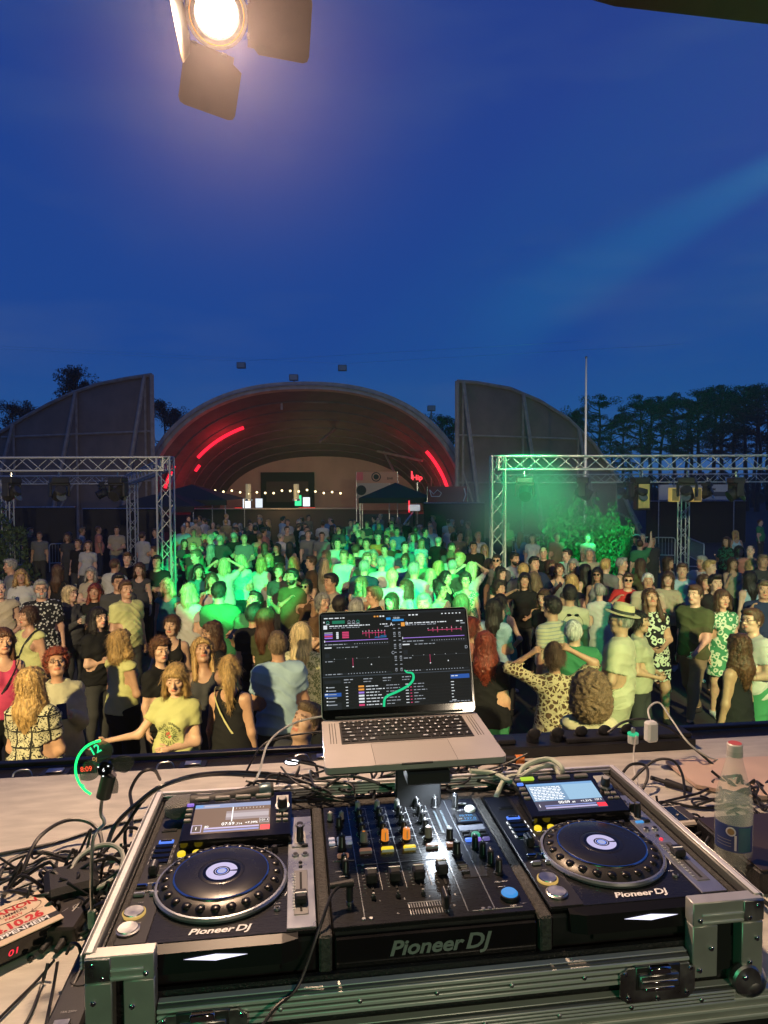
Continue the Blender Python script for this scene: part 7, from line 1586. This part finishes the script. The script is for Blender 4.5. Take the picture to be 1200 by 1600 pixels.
def truss(b, a, c, w, m, horiz=True, r=.024):
    a, c = Vector(a), Vector(c); d = (c-a).normalized(); L = (c-a).length
    u = Vector((0, 0, 1)) if abs(d.z) < .5 else Vector((1, 0, 0)); v = d.cross(u).normalized(); u = v.cross(d)
    O = [u*(w/2)*i+v*(w/2)*j for i, j in ((1, 1), (1, -1), (-1, -1), (-1, 1))]
    for o in O: b.rod(a+o, c+o, r, m, 7)
    n = max(2, round(L/(w*1.15)))
    for k in range(n):
        p, q = a+d*(L*k/n), a+d*(L*(k+1)/n)
        for j in range(4):
            o1, o2 = O[j], O[(j+1) % 4]
            if (k+j) % 2: o1, o2 = o2, o1
            b.rod(p+o1, q+o2, r*.42, m, 5)
    for e in (a, c):
        for j in range(4): b.rod(e+O[j], e+O[(j+1) % 4], r*.8, m, 6)
def moving_head(t0, x, y, z, yaw, label, beam=None, grp='moving head lamps on the trusses'):
    t = thing('moving_head', label, 'stage lamp', (x, y, z), yaw, grp); m = mat('fixture_black', (.03, .03, .03), .4, noise=.2)
    b = MB(); b.box((0, 0, -.08), (.36, .26, .14), m, .02); b.build('base', t)
    b = MB(); b.box((-.19, 0, -.28), (.05, .16, .32), m, .015); b.box((.19, 0, -.28), (.05, .16, .32), m, .015); b.box((0, 0, -.17), (.42, .16, .05), m, .01); b.build('yoke', t)
    b = MB(); b.cyl((0, 0, -.36), .13, .34, m, 20, rot=(R(62), 0, 0), bev=.03); b.build('lamp_head', t)
    b = MB(); b.cyl((0, -.155, -.445), .10, .02, mat('fixture_lens', (.10, .12, .12), .05, coat=.5), 20, rot=(R(62), 0, 0)); b.build('lens', t)
    b = MB(); b.rod((0, 0, 0), (0, 0, .12), .02, steel, 6); b.build('clamp', t); return t
def truss_frame(xs, leg_px, back_px, label, Yf, Yb, zt_px_f, legs_f):
    al = mat('truss_aluminium', (.60, .60, .55), .42, metal=.55)
    t = thing('truss_frame', label, 'truss', (0, 0, 0)); zt = at_y(400, zt_px_f, Yf).z-.15; w = .29
    b = MB(); truss(b, (xs[0], Yf, zt), (xs[1], Yf, zt), w, al); b.build('beam', t)
    for x in legs_f: b = MB(); truss(b, (x, Yf, 0), (x, Yf, zt+.15), w, al); b.box((x, Yf, .01), (.7, .7, .02), al, .004); b.build('leg', t)
    zb = at_y(400, 744, Yb).z-.1
    b = MB(); truss(b, (xs[0]-(0 if xs[0] < 0 else -.9), Yb, zb), (xs[1] if xs[0] > 0 else at_y(back_px[0], 800, Yb).x, Yb, zb), .24, al, r=.02); b.build('beam', t)
    for px in back_px: x = at_y(px, 800, Yb).x; b = MB(); truss(b, (x, Yb, 0), (x, Yb, zb), .24, al, r=.02); b.build('leg', t)
    if xs[0] < 0: b = MB(); truss(b, (legs_f[0], Yf+.2, zt), (at_y(back_px[0], 800, Yb).x, Yb-.2, zb), .24, al, r=.02); b.build('beam', t)
    return zt
LX = at_y(258, 715, 15).x; zt = truss_frame((-12.5, LX+.0), None, (207, 12), 'left aluminium truss frame with lamps hanging from it', 15, 20.5, 714, (LX,))
RX = at_y(778, 715, 15).x; truss_frame((RX, 12.5), None, (916 if 0 else 1068,), 'right aluminium truss frame with lamps and two speakers', 15, 20.5, 714, (RX,))
for k, (px, y, lb) in enumerate(((18, 15, 'moving head lamp nearest the left picture edge'), (92, 15, 'moving head lamp in the middle of the left truss'), (184, 15, 'moving head lamp nearest the left truss leg'), (160, 20.5, 'moving head lamp on the rear beam of the left truss'), (912, 15, 'moving head lamp left of the hanging speaker box'), (1000, 15, 'moving head lamp right of the flagpole'), (1074, 15, 'moving head lamp above the two yellow speakers'), (1150, 15, 'moving head lamp nearest the right picture edge'), (1105, 20.5, 'moving head lamp on the rear beam at the right'), (820, 15, 'moving head lamp glowing in green smoke on the right truss'), (975, 20.5, 'moving head lamp on the rear beam by the flagpole'))):
    p = at_y(px, 745 if y < 16 else 752, y); moving_head(None, p.x, y, p.z, (k*37) % 60-30, lb)
def hanging_box(px, py, y, col, label, w=.22, h=.5, name='speaker_box'):
    p = at_y(px, py, y); t = thing(name, label, 'speaker', p)
    b = MB(); b.box((0, 0, 0), (w, .25, h), col, .02); b.build('cabinet', t); b = MB(); b.box((0, -.128, 0), (w*.8, .01, h*.85), mat('speaker_mesh', tuple(c*.7 for c in col.node_tree.nodes['Principled BSDF'].inputs['Base Color'].default_value[:3]), .7), .002); b.build('grille', t); b = MB(); b.rod((0, 0, h/2), (0, 0, h/2+.3), .02, steel, 6); b.build('bracket', t)
yel = mat('speaker_glow', (.62, .48, .18), .5, emit=(.9, .6, .12), estr=.35)  # emission puts the light on the cabinets into their colour
hanging_box(1053, 773, 20.2, yel, 'pale yellow lit speaker left of the rear truss leg', .26, .42); hanging_box(1087, 773, 20.2, yel, 'pale yellow lit speaker right of the rear truss leg', .26, .42); hanging_box(1003, 775, 15, blackp, 'tall black speaker box hanging from the right truss', .30, .62)
def barrier(x0, y0, x1, y1, z, label):
    t = thing('crowd_barrier', label, 'barrier', (x0, y0, 0), math.atan2(y1-y0, x1-x0), 'steel crowd barriers'); L = math.hypot(x1-x0, y1-y0); m = mat('barrier_steel', (.50, .52, .50), .4, metal=.7)
    b = MB(); b.tube([(.0, 0, .1), (0, 0, 1.02), (.03, 0, 1.08), (.08, 0, 1.10), (L-.08, 0, 1.10), (L-.03, 0, 1.08), (L, 0, 1.02), (L, 0, .1)], .022, m, 7); b.rod((0, 0, .42), (L, 0, .42), .018, m, 6); b.build('frame', t)
    for k in range(1, 15): b = MB(); b.rod((L*k/15, 0, .42), (L*k/15, 0, 1.1), .007, m, 5); b.build('bar', t)
    for x in (.3, L-.3): b = MB(); b.rod((x, -.3, .03), (x, .3, .03), .02, m, 6); b.rod((x, 0, .03), (x, 0, .42), .02, m, 6); b.build('foot', t)
def barr(pxa, pya, pxb, pyb, label): a = at_z(pxa, pya, 1.10); c = at_z(pxb, pyb, 1.10); barrier(a.x, a.y, c.x, c.y, 1.1, label)
barr(12, 852, 66, 852, 'steel crowd barrier nearest the left picture edge'); barr(77, 850, 146, 848, 'steel crowd barrier left of the left truss legs'); barr(795, 836, 885, 836, 'steel crowd barrier behind the right truss leg'); barr(897, 838, 975, 838, 'steel crowd barrier left of the flagpole'); barr(980, 839, 1055, 840, 'steel crowd barrier right of the flagpole'); barr(1075, 840, 1100, 850, 'short steel crowd barrier turning toward the viewer')
# flagpole
p = at_y(916, 560, 27); b = MB(); b.cyl((0, 0, p.z/2), .06, p.z, mat('pole_white', (.72, .74, .74), .4), 12, r2=.035); t = b.build('pole'); r_ = thing('flagpole', 'tall thin white flagpole above the right truss', 'flagpole', (p.x, 27, 0)); t.parent = r_
b = MB(); b.ball((0, 0, p.z+.04), .06, steel, 10, 6); b.build('finial', r_); b = MB(); b.cyl((0, 0, .15), .14, .3, concm, 14); b.build('socket', r_)
# floodlights
def flood(px, py, y, label, pole):
    p = at_y(px, py, y); t = thing('floodlight', label, 'floodlight', p); g = mat('flood_grey', (.20, .21, .20), .5)
    b = MB(); b.box((0, 0, 0), (.62, .30, .42), g, .03); b.build('housing', t); b = MB(); b.box((0, -.156, 0), (.5, .01, .32), mat('flood_glass', (.35, .40, .36), .1), .005); b.build('lens', t)
    if pole == 'wire':
        w = MB(); w.rod((-24, 0, 1.6), (0, 0, .3), .005, steel, 5); w.rod((24, 0, 1.6), (0, 0, .3), .005, steel, 5); w.build('span_wire', t)
    else: w = MB(); w.rod((0, .1, 0), (0, .1, -pole), .05, g, 8); w.build('pole', t)
flood(377, 571, 48, 'small floodlight hanging in the sky above the left of the arch', 'wire'); flood(535, 575, 48, 'small floodlight hanging in the sky above the right of the arch', 'wire')
flood(459, 590, 46.5, 'small floodlight on the crown of the arch', .3); flood(674, 638, 52, 'small floodlight on a pole right of the arch', 8)
# stalls, tents, banners and bars on the square before the shell
def tent(px, py, y, w, h, label, col=(.02, .025, .022)):
    p = at_y(px, py, y); t = thing('market_tent', label, 'tent', (p.x, y, 0)); m = mat('tent_cloth', col, .8, bump=.3, bscale=4); z = p.z; e = z-h
    b = MB(); b.add([(-w, -w, e), (w, -w, e), (w, w, e), (-w, w, e), (0, 0, z)], [(0, 1, 4), (1, 2, 4), (2, 3, 4), (3, 0, 4), (3, 2, 1, 0)], m); b.box((0, -w, e-.12), (2*w, .02, .26), m); b.build('roof', t)
    for sx in (-1, 1):
        for sy in (-1, 1): b = MB(); b.rod((sx*w*.96, sy*w*.96, 0), (sx*w*.96, sy*w*.96, e), .03, steel, 6); b.build('leg', t)
tent(618, 754, 34, 1.8, .75, 'dark pointed tent right of the bar'); tent(300, 757, 36, 2.4, .8, 'dark tent left of the bar under the arch'); tent(262, 768, 33, 1.8, .7, 'dark tent beside the left truss leg')
def bar():
    p0, p1 = at_y(300, 796, 40), at_y(560, 796, 40); t = thing('bar_counter', 'long lit bar counter under the arch', 'bar', (0, 0, 0)); cx = (p0.x+p1.x)/2; L = p1.x-p0.x
    b = MB(); b.box((cx, 40, p0.z/2), (L, .6, p0.z), mat('bar_front', (.08, .05, .035), .7)); b.build('front', t); b = MB(); b.box((cx, 40, p0.z+.03), (L+.2, .8, .06), mat('bar_top', (.50, .38, .24), .5)); b.build('counter_top', t)
    for px, py, w, h, m in ((386, 787, .52, .7, lit('sign_white', (.9, .92, 1), 1.3)), (405, 786, .46, .6, lit('sign_pale', (.8, .88, 1), 1.1)), (466, 782, .44, .7, lit('sign_green', (.05, .9, .35), 1.2)), (479, 784, .46, .6, lit('sign_white', (.9, .92, 1), 1.3)), (373, 796, .5, .25, lit('sign_red', (1, .04, .03), 1.2)), (480, 795, 1.1, .18, lit('sign_red', (1, .04, .03), 1.2))):
        p = at_y(px, py, 40.6); g = thing('bar_sign', 'lit %s sign on the bar at %s' % ({'sign_white': 'white', 'sign_pale': 'pale blue', 'sign_green': 'green', 'sign_red': 'red'}[m.name], {386: 'the left tap tower', 405: 'the left centre', 466: 'the right centre', 479: 'the right tap tower', 373: 'the far left low down', 480: 'the right low down'}[px]), 'sign', p)
        b = MB(); b.box((0, 0, 0), (w, .12, h), blackp, .02); b.build('casing', g); b = MB(); b.box((0, -.065, 0), (w*.9, .01, h*.9), m); b.build('panel', g)
        l = None
    # string of bulbs
    g = thing('bulb_string', 'string of warm bulbs hanging over the bar', 'string lights', (0, 0, 0)); pts = []
    for k in range(16):
        u = k/15; p = at_y(336+u*196, 767+1.5*math.sin(k*2.1)-2*math.cos(u*9.4), 40.2); pts.append(p)
    b = MB(); b.tube(pts, .012, cablem, 5); b.build('cord', g)
    for p in pts: b = MB(); b.ball((p.x, p.y, p.z-.06), .065, lit('bulb_warm', (1, .78, .40), 3.5), 8, 6); b.build('bulb', g)
    for px in (388, 463): p = at_y(px, 768, 40.3); q = thing('tap_tower', 'tall %s tap tower on the bar' % ('left' if px < 400 else 'right'), 'tap tower', p); b = MB(); b.cyl((0, 0, 0), .16, .9, mat('tower_pale', (.5, .42, .25), .4, emit=(.6, .5, .25), estr=.25), 14, bev=.03); b.build('column', q); b = MB(); b.cyl((0, 0, -.5), .24, .12, steel, 14, bev=.02); b.build('base', q)
    l = bpy.data.lights.new('bulb_light', 'POINT'); l.energy = 60; l.color = (1, .7, .35); l.shadow_soft_size = .5; o = bpy.data.objects.new('bulb_light', l); COL.objects.link(o); o.location = at_y(435, 775, 38.6); o.parent = t
bar()
def banner(px0, py0, px1, py1, y, col, label, draw=None, name='banner'):
    a, c = at_y(px0, py1, y), at_y(px1, py0, y); t = thing(name, label, 'banner', ((a.x+c.x)/2, y, 0)); w, h = c.x-a.x, c.z-a.z; zc = (a.z+c.z)/2
    b = MB(); b.box((0, 0, zc), (w, .05, h), col); b.build('cloth', t)
    for sx in (-1, 1): b = MB(); b.rod((sx*w/2, .05, 0), (sx*w/2, .05, zc+h/2), .03, steel, 6); b.build('post', t)
    if draw: b = MB(); b.X = Matrix.Translation((0, -.03, zc)) @ Matrix.Rotation(R(90), 4, 'X'); draw(b, w, h); b.build('print', t)
tan = mat('banner_tan', (.42, .22, .12), .7); bred = mat('banner_red', (.22, .03, .03), .7)
def d1(b, w, h):
    b.box((-w*.42, h*.1, 0), (w*.16, h*.7, .01), mat('banner_rose', (.55, .10, .10), .7)); b.lathe([(h*.42, .01), (0, .01)], dark, (-w*.02, h*.05, 0), 20, None, False); b.lathe([(h*.33, .014), (h*.24, .014)], tan, (-w*.02, h*.05, 0), 20, None, False); b.text('BAR', h*.3, (w*.32, -h*.1, .01), dark, 0)
banner(557, 737, 621, 755, 38.5, tan, 'tan banner with a round black emblem above the bar tent', d1)
banner(557, 755, 608, 777, 38.4, mat('banner_sand', (.36, .30, .22), .7), 'sand coloured banner with a dark oval below the tan one', lambda b, w, h: (b.lathe([(h*.36, .01), (0, .01)], dark, (-w*.35, 0, 0), 18, None, False), b.box((w*.32, -h*.25, 0), (w*.12, h*.2, .01), white)))
banner(668, 760, 730, 786, 31, bred, 'dark red stall banner with white outlined shapes', lambda b, w, h: (b.tube([(-w*.45, h*.3, .01), (-w*.35, h*.05, .01), (-w*.25, h*.3, .01), (-w*.15, h*.1, .01), (-w*.2, -h*.1, .01), (-w*.4, -h*.1, .01), (-w*.45, h*.3, .01)], .02, white, 4), b.tube([(w*.42, h*.4, .01), (w*.46, 0, .01), (w*.40, -h*.4, .01)], .03, white, 4)))
banner(1030, 757, 1148, 781, 36, mat('banner_grey', (.55, .57, .56), .7), 'long pale banner with black lettering behind the right truss', lambda b, w, h: (b.text('SPORTPLATZ KUPPENHEIM', h*.22, (-.1, h*.18, .01), dark, 0, bold=.02), b.box((-w*.27, -.1, .005), (w*.2, h*.1, .01), dark), b.box((w*.3, -.1, .005), (w*.3, h*.3, .01), mat('banner_ink', (.10, .12, .13), .7))))
t = thing('neon_sign', 'small red neon sign on the stall right of the arch', 'sign', at_y(652, 745, 37)); b = MB(); b.X = Matrix.Rotation(R(90), 4, 'X'); b.text('Hip', .40, (0, -.05, 0), lit('neon_sign_red', (1, .04, .06), 2.2), .02, bold=.02); b.box((-.30, .1, 0), (.08, .42, .04), lit('neon_sign_red', (1, .04, .06), 2.2)); b.build('letters', t); b = MB(); b.rod((0, .05, -.3), (0, .05, -2.6), .04, steel, 6); b.build('post', t)
# dark stage walls behind the people, left and right
for nm, pa, pb, y, lb in (('stage_skirt', (130, 795), (250, 795), 24, 'black stage skirt behind the left barriers'), ('stage_skirt', (-20, 793), (118, 793), 24.5, 'black stage skirt at the left picture edge'), ('screen_fence', (662, 786), (757, 786), 30, 'dark green lit screen fence right of the tent'), ('screen_fence', (1010, 783), (1165, 783), 37, 'black screen fence under the pale banner')):
    a, c = at_y(*pa, y), at_y(*pb, y); t = thing(nm, lb, 'fence', ((a.x+c.x)/2, y, 0)); b = MB(); b.box((0, 0, a.z/2), (c.x-a.x, .06, a.z), mat('skirt_black', (.018, .018, .02), .85, bump=.3, bscale=3)); b.build('cloth', t); b = MB(); b.rod((-(c.x-a.x)/2, -.05, a.z), ((c.x-a.x)/2, -.05, a.z), .03, steel, 6); b.build('rail', t)
# camera tower with red lit sign in front of the tent
t = thing('camera_crane', 'camera rig with pale and red lit panel above the crowd', 'camera rig', at_y(647, 800, 24)); b = MB(); b.box((0, 0, .15), (.42, .2, .22), mat('rig_pale', (.6, .6, .62), .4, emit=(.7, .7, .75), estr=.4), .02); b.box((-.18, -.05, .2), (.05, .1, .42), em_r); b.build('camera_body', t); b = MB(); b.rod((0, 0, .1), (0, 0, -2.2), .04, blackp, 8); b.rod((-.02, 0, .0), (-.36, 0, -.45), .04, steel, 6); b.build('mast', t)
# ---------------------------------------------------------------- trees
leafm = mat('leaf_dark', (.030, .045, .022), .7, noise=.5, nscale=.6); pinem = mat('needle_dark', (.014, .022, .013), .75, noise=.5, nscale=.6); bark = mat('bark', (.055, .040, .030), .9, bump=.5, bscale=6, noise=.3)
_tp = {}
def tree_proto(kind, seed):
    rr = np.random.RandomState(seed); b = MB(); H = 1.0; r = random.Random(seed)
    pts = [Vector((0, 0, 0))]; 
    for k in range(1, 9): pts.append(Vector((pts[-1].x+r.uniform(-.012, .012), pts[-1].y+r.uniform(-.012, .012), .92*k/8)))
    b.tube(pts, .02, bark, 7, rs=[.020-.0019*k for k in range(9)]); clumps = []
    lo = (.52 if seed % 2 else .42) if kind == 'pine' else .22
    for k in range(26 if kind == 'pine' else 34):
        z = r.uniform(lo, .93); a = r.uniform(0, 6.283); u = (z-lo)/(1-lo); L = (.05+.17*math.sin(math.pi*min(1, .25+u*.72)))*r.uniform(.55, 1.1)*(1 if kind == 'pine' else 1.25)
        s = pts[min(8, int(z*8.7))]; e = Vector((s.x+L*math.cos(a), s.y+L*math.sin(a), z+L*r.uniform(.05, .45))); b.tube([Vector((s.x, s.y, z-.02)), (Vector((s.x, s.y, z-.02))+e)/2+Vector((0, 0, -.008)), e], .004, bark, 5, rs=[.006, .004, .002]); clumps.append((e, r.uniform(.035, .075)*(1 if kind == 'pine' else 1.25)))
    for k in range(6): clumps.append((Vector((r.uniform(-.05, .05), r.uniform(-.05, .05), r.uniform(.88, .98))), r.uniform(.03, .055)))
    tr = b.build('trunk'); tm = tr.data; bpy.data.objects.remove(tr)
    V = []; n = 190
    for c, q in clumps:
        p = rr.normal(0, 1, (n, 3)); p /= np.linalg.norm(p, axis=1)[:, None]; p *= (rr.rand(n, 1)**.45)*q; p[:, 2] *= .55 if kind == 'pine' else .8; p += np.array(c)
        d1 = rr.normal(0, 1, (n, 3)); d2 = rr.normal(0, 1, (n, 3)); s = .0068 if kind == 'pine' else .0085; d1 *= s/np.linalg.norm(d1, axis=1)[:, None]; d2 *= s*.55/np.linalg.norm(d2, axis=1)[:, None]
        V.append(np.stack([p-d1-d2*.3, p+d2, p+d1, p-d2], 1).reshape(-1, 3))
    V = np.concatenate(V); Q = np.arange(len(V)).reshape(-1, 4); cm = mk('crown', V, Q, pinem if kind == 'pine' else leafm); cm.polygons.foreach_set('use_smooth', np.zeros(len(Q), bool)); return tm, cm
def tree(px, py, y, kind, label, grp, k, wide=1.0):
    if (kind, k % 4) not in _tp: _tp[(kind, k % 4)] = tree_proto(kind, 20+k % 4+(10 if kind == 'pine' else 0))
    tm, cm = _tp[(kind, k % 4)]; p = at_y(px, py, y); t = thing('pine_tree' if kind == 'pine' else 'tree', label, 'tree', (p.x, y, 0), k*1.3, grp); s = p.z/.985; t.scale = (s*wide, s*wide, s)
    for nm, me in (('trunk', tm), ('crown', cm)): o = bpy.data.objects.new(nm, me); COL.objects.link(o); o.parent = t
pines = [(938, 616, 84), (972, 640, 92), (1000, 622, 88), (1018, 614, 86), (1036, 624, 94), (1058, 618, 84), (1082, 620, 88), (1098, 604, 82), (1118, 602, 86), (1136, 600, 84), (1152, 612, 92), (1170, 600, 84), (1186, 598, 82), (1205, 600, 86), (1225, 604, 84), (905, 650, 96), (955, 655, 98), (1070, 640, 98), (1128, 630, 98), (1178, 628, 98)]
plc = ['leftmost', 'second', 'third', 'fourth', 'fifth', 'sixth', 'seventh', 'eighth', 'ninth', 'tenth', 'eleventh', 'twelfth', 'thirteenth', 'fourteenth', 'rightmost']
for k, (px, py, y) in enumerate(pines): tree(px, py, y, 'pine', ('%s tall pine of the row behind the right wing' % plc[k]) if k < 15 else ('%s lower pine in the rear of the right row' % ('first', 'second', 'third', 'fourth', 'last')[k-15]), 'pines behind the right shell wing', k, 1.08)
for k, (px, py, y, lb) in enumerate(((112, 577, 58, 'dark tree top rising above the left shell wing'), (128, 590, 60, 'lower dark tree top right of the one above the left wing'), (20, 632, 62, 'rounded dark tree at the left picture edge'), (42, 628, 64, 'dark tree beside the one at the left picture edge'), (252, 628, 66, 'thin tree between the left wing and the arch'), (268, 634, 68, 'tree just left of the arch rim'), (690, 650, 62, 'dark tree right of the arch behind the small floodlight pole'), (708, 655, 66, 'tree touching the right wing edge'), (662, 650, 64, 'tree leaning over the arch at the right'), (898, 638, 60, 'small tree tip behind the curve of the right wing'))): tree(px, py, y, 'leaf', lb, 'broadleaf trees behind the shells', k, .82)
# low dark shrubs and far hedge
def shrub(px, py, y, w, label, k, col=None):
    if ('shrub', k % 2) not in _tp:
        rr = np.random.RandomState(60+k); n = 2600; p = rr.normal(0, 1, (n, 3)); p /= np.linalg.norm(p, axis=1)[:, None]; p *= (.45+.55*rr.rand(n, 1)**.4); p[:, 2] = np.abs(p[:, 2]); p *= (1+.25*np.sin(p[:, :1]*5+k)*np.cos(p[:, 2:]*6)); d1 = rr.normal(0, .045, (n, 3)); d2 = rr.normal(0, .03, (n, 3)); d1[:, 2] *= .4; d2[:, 2] *= .4; V = np.stack([p-d1, p+d2, p+d1, p-d2], 1).reshape(-1, 3)
        _tp[('shrub', k % 2)] = mk('foliage', V, np.arange(len(V)).reshape(-1, 4), mat('leaf_shrub', (.06, .10, .035), .6, noise=.3))
    p = at_y(px, py, y); t = thing('shrub', label, 'shrub', (p.x, y, 0), k*.9, 'shrubs beside the square'); t.scale = (w, w*.8, p.z); o = bpy.data.objects.new('foliage', _tp[('shrub', k % 2)]); COL.objects.link(o); o.parent = t; b = MB(); b.cyl((0, 0, .2), .03, .4, bark, 6); b.build('stem', t)
for k, (px, py, y, w, lb) in enumerate(((895, 775, 22, .9, 'green lit leafy shrub left of the flagpole'), (872, 788, 21.5, .8, 'green lit shrub nearest the right truss leg'), (930, 785, 21.5, .8, 'green lit shrub under the flagpole'), (960, 800, 21, .6, 'small green lit shrub right of the flagpole'), (10, 800, 20, .8, 'green lit shrub at the left picture edge'), (984, 818, 20, .35, 'little bright green shrub by the right barrier'))): shrub(px, py, y, w, lb, k)
b = MB(); rr = random.Random(4)
pl = [(-260+k*6.5, 118+rr.uniform(-5, 5), rr.uniform(4.5, 7.5)) for k in range(84)]; vs = []
rs = np.random.RandomState(9); n = 260
for x, y, z in pl:
    p = rs.rand(n, 3)*np.array((8, 6, z))+np.array((x-4, y-3, 0)); d1 = rs.normal(0, .40, (n, 3)); d2 = rs.normal(0, .28, (n, 3)); vs.append(np.stack([p-d1, p+d2, p+d1, p-d2], 1).reshape(-1, 3))
V = np.concatenate(vs); o = bpy.data.objects.new('far_wood', mk('far_wood', V, np.arange(len(V)).reshape(-1, 4), leafm)); COL.objects.link(o); tag(o, 'dark far edge of the wood behind everything', kind='stuff')
# green washes: beams thrown by the truss lamps into the right corner
spot('green_wash_light', (at_y(945, 740, 17).x, 17.2, 3.0), (at_y(905, 800, 21.5).x, 21.5, 1.4), 2600, (.02, 1, .30), 50, .6, .1)
spot('green_wash_light', (at_y(18, 745, 15).x, 15, 3.0), (-11, 20, .8), 700, (.02, 1, .30), 50, .6, .1)

# evening air with stage smoke in it
b = MB(); b.box((0, 58, 12), (150, 128, 26), mat('haze_air', (0, 0, 0))); o = b.build('haze'); nt = o.data.materials[0].node_tree; nt.nodes.remove(nt.nodes['Principled BSDF'])
v = nt.nodes.new('ShaderNodeVolumePrincipled'); v.inputs['Color'].default_value = (.85, .88, .92, 1); v.inputs['Density'].default_value = .0009; v.inputs['Anisotropy'].default_value = .3
nt.links.new(v.outputs[0], [q for q in nt.nodes if q.type == 'OUTPUT_MATERIAL'][0].inputs['Volume']); tag(o, 'thin evening haze and stage smoke over the square', kind='stuff')

def smoke():
    c = at_y(835, 785, 14.8); b = MB(); b.ball((0, 0, 0), (2.4, 1.7, 1.15), mat('green_smoke', (0, 0, 0)), 24, 14); o = b.build('smoke'); o.location = c; nt = o.data.materials[0].node_tree; nt.nodes.remove(nt.nodes['Principled BSDF'])
    v = nt.nodes.new('ShaderNodeVolumePrincipled'); v.inputs['Color'].default_value = (.9, .95, .92, 1); v.inputs['Anisotropy'].default_value = .1
    tc = nt.nodes.new('ShaderNodeTexCoord'); nz = nt.nodes.new('ShaderNodeTexNoise'); nz.inputs['Scale'].default_value = .9; nt.links.new(tc.outputs['Object'], nz.inputs['Vector'])
    mp = nt.nodes.new('ShaderNodeMapping'); mp.inputs['Scale'].default_value = (1/2.4, 1/1.7, 1/1.15); nt.links.new(tc.outputs['Object'], mp.inputs[0]); ln = nt.nodes.new('ShaderNodeVectorMath'); ln.operation = 'LENGTH'; nt.links.new(mp.outputs[0], ln.inputs[0])
    mr = nt.nodes.new('ShaderNodeMapRange'); mr.inputs[1].default_value = 1; mr.inputs[2].default_value = .1; mr.inputs[3].default_value = 0; mr.inputs[4].default_value = 1.1; nt.links.new(ln.outputs['Value'], mr.inputs[0])
    m2 = nt.nodes.new('ShaderNodeMath'); m2.operation = 'MULTIPLY'; nt.links.new(mr.outputs[0], m2.inputs[0]); nt.links.new(nz.outputs[0], m2.inputs[1]); nt.links.new(m2.outputs[0], v.inputs['Density'])
    nt.links.new(v.outputs[0], [q for q in nt.nodes if q.type == 'OUTPUT_MATERIAL'][0].inputs['Volume']); tag(o, 'green lit stage smoke drifting from the right truss', kind='stuff')
    spot('green_wash_light', (c.x-.2, 14.5, c.z+2.4), (c.x+.1, 14.9, 0), 620, (.01, 1, .30), 60, .8, .08)  # unseen lamp added above the truss to light the smoke
smoke()
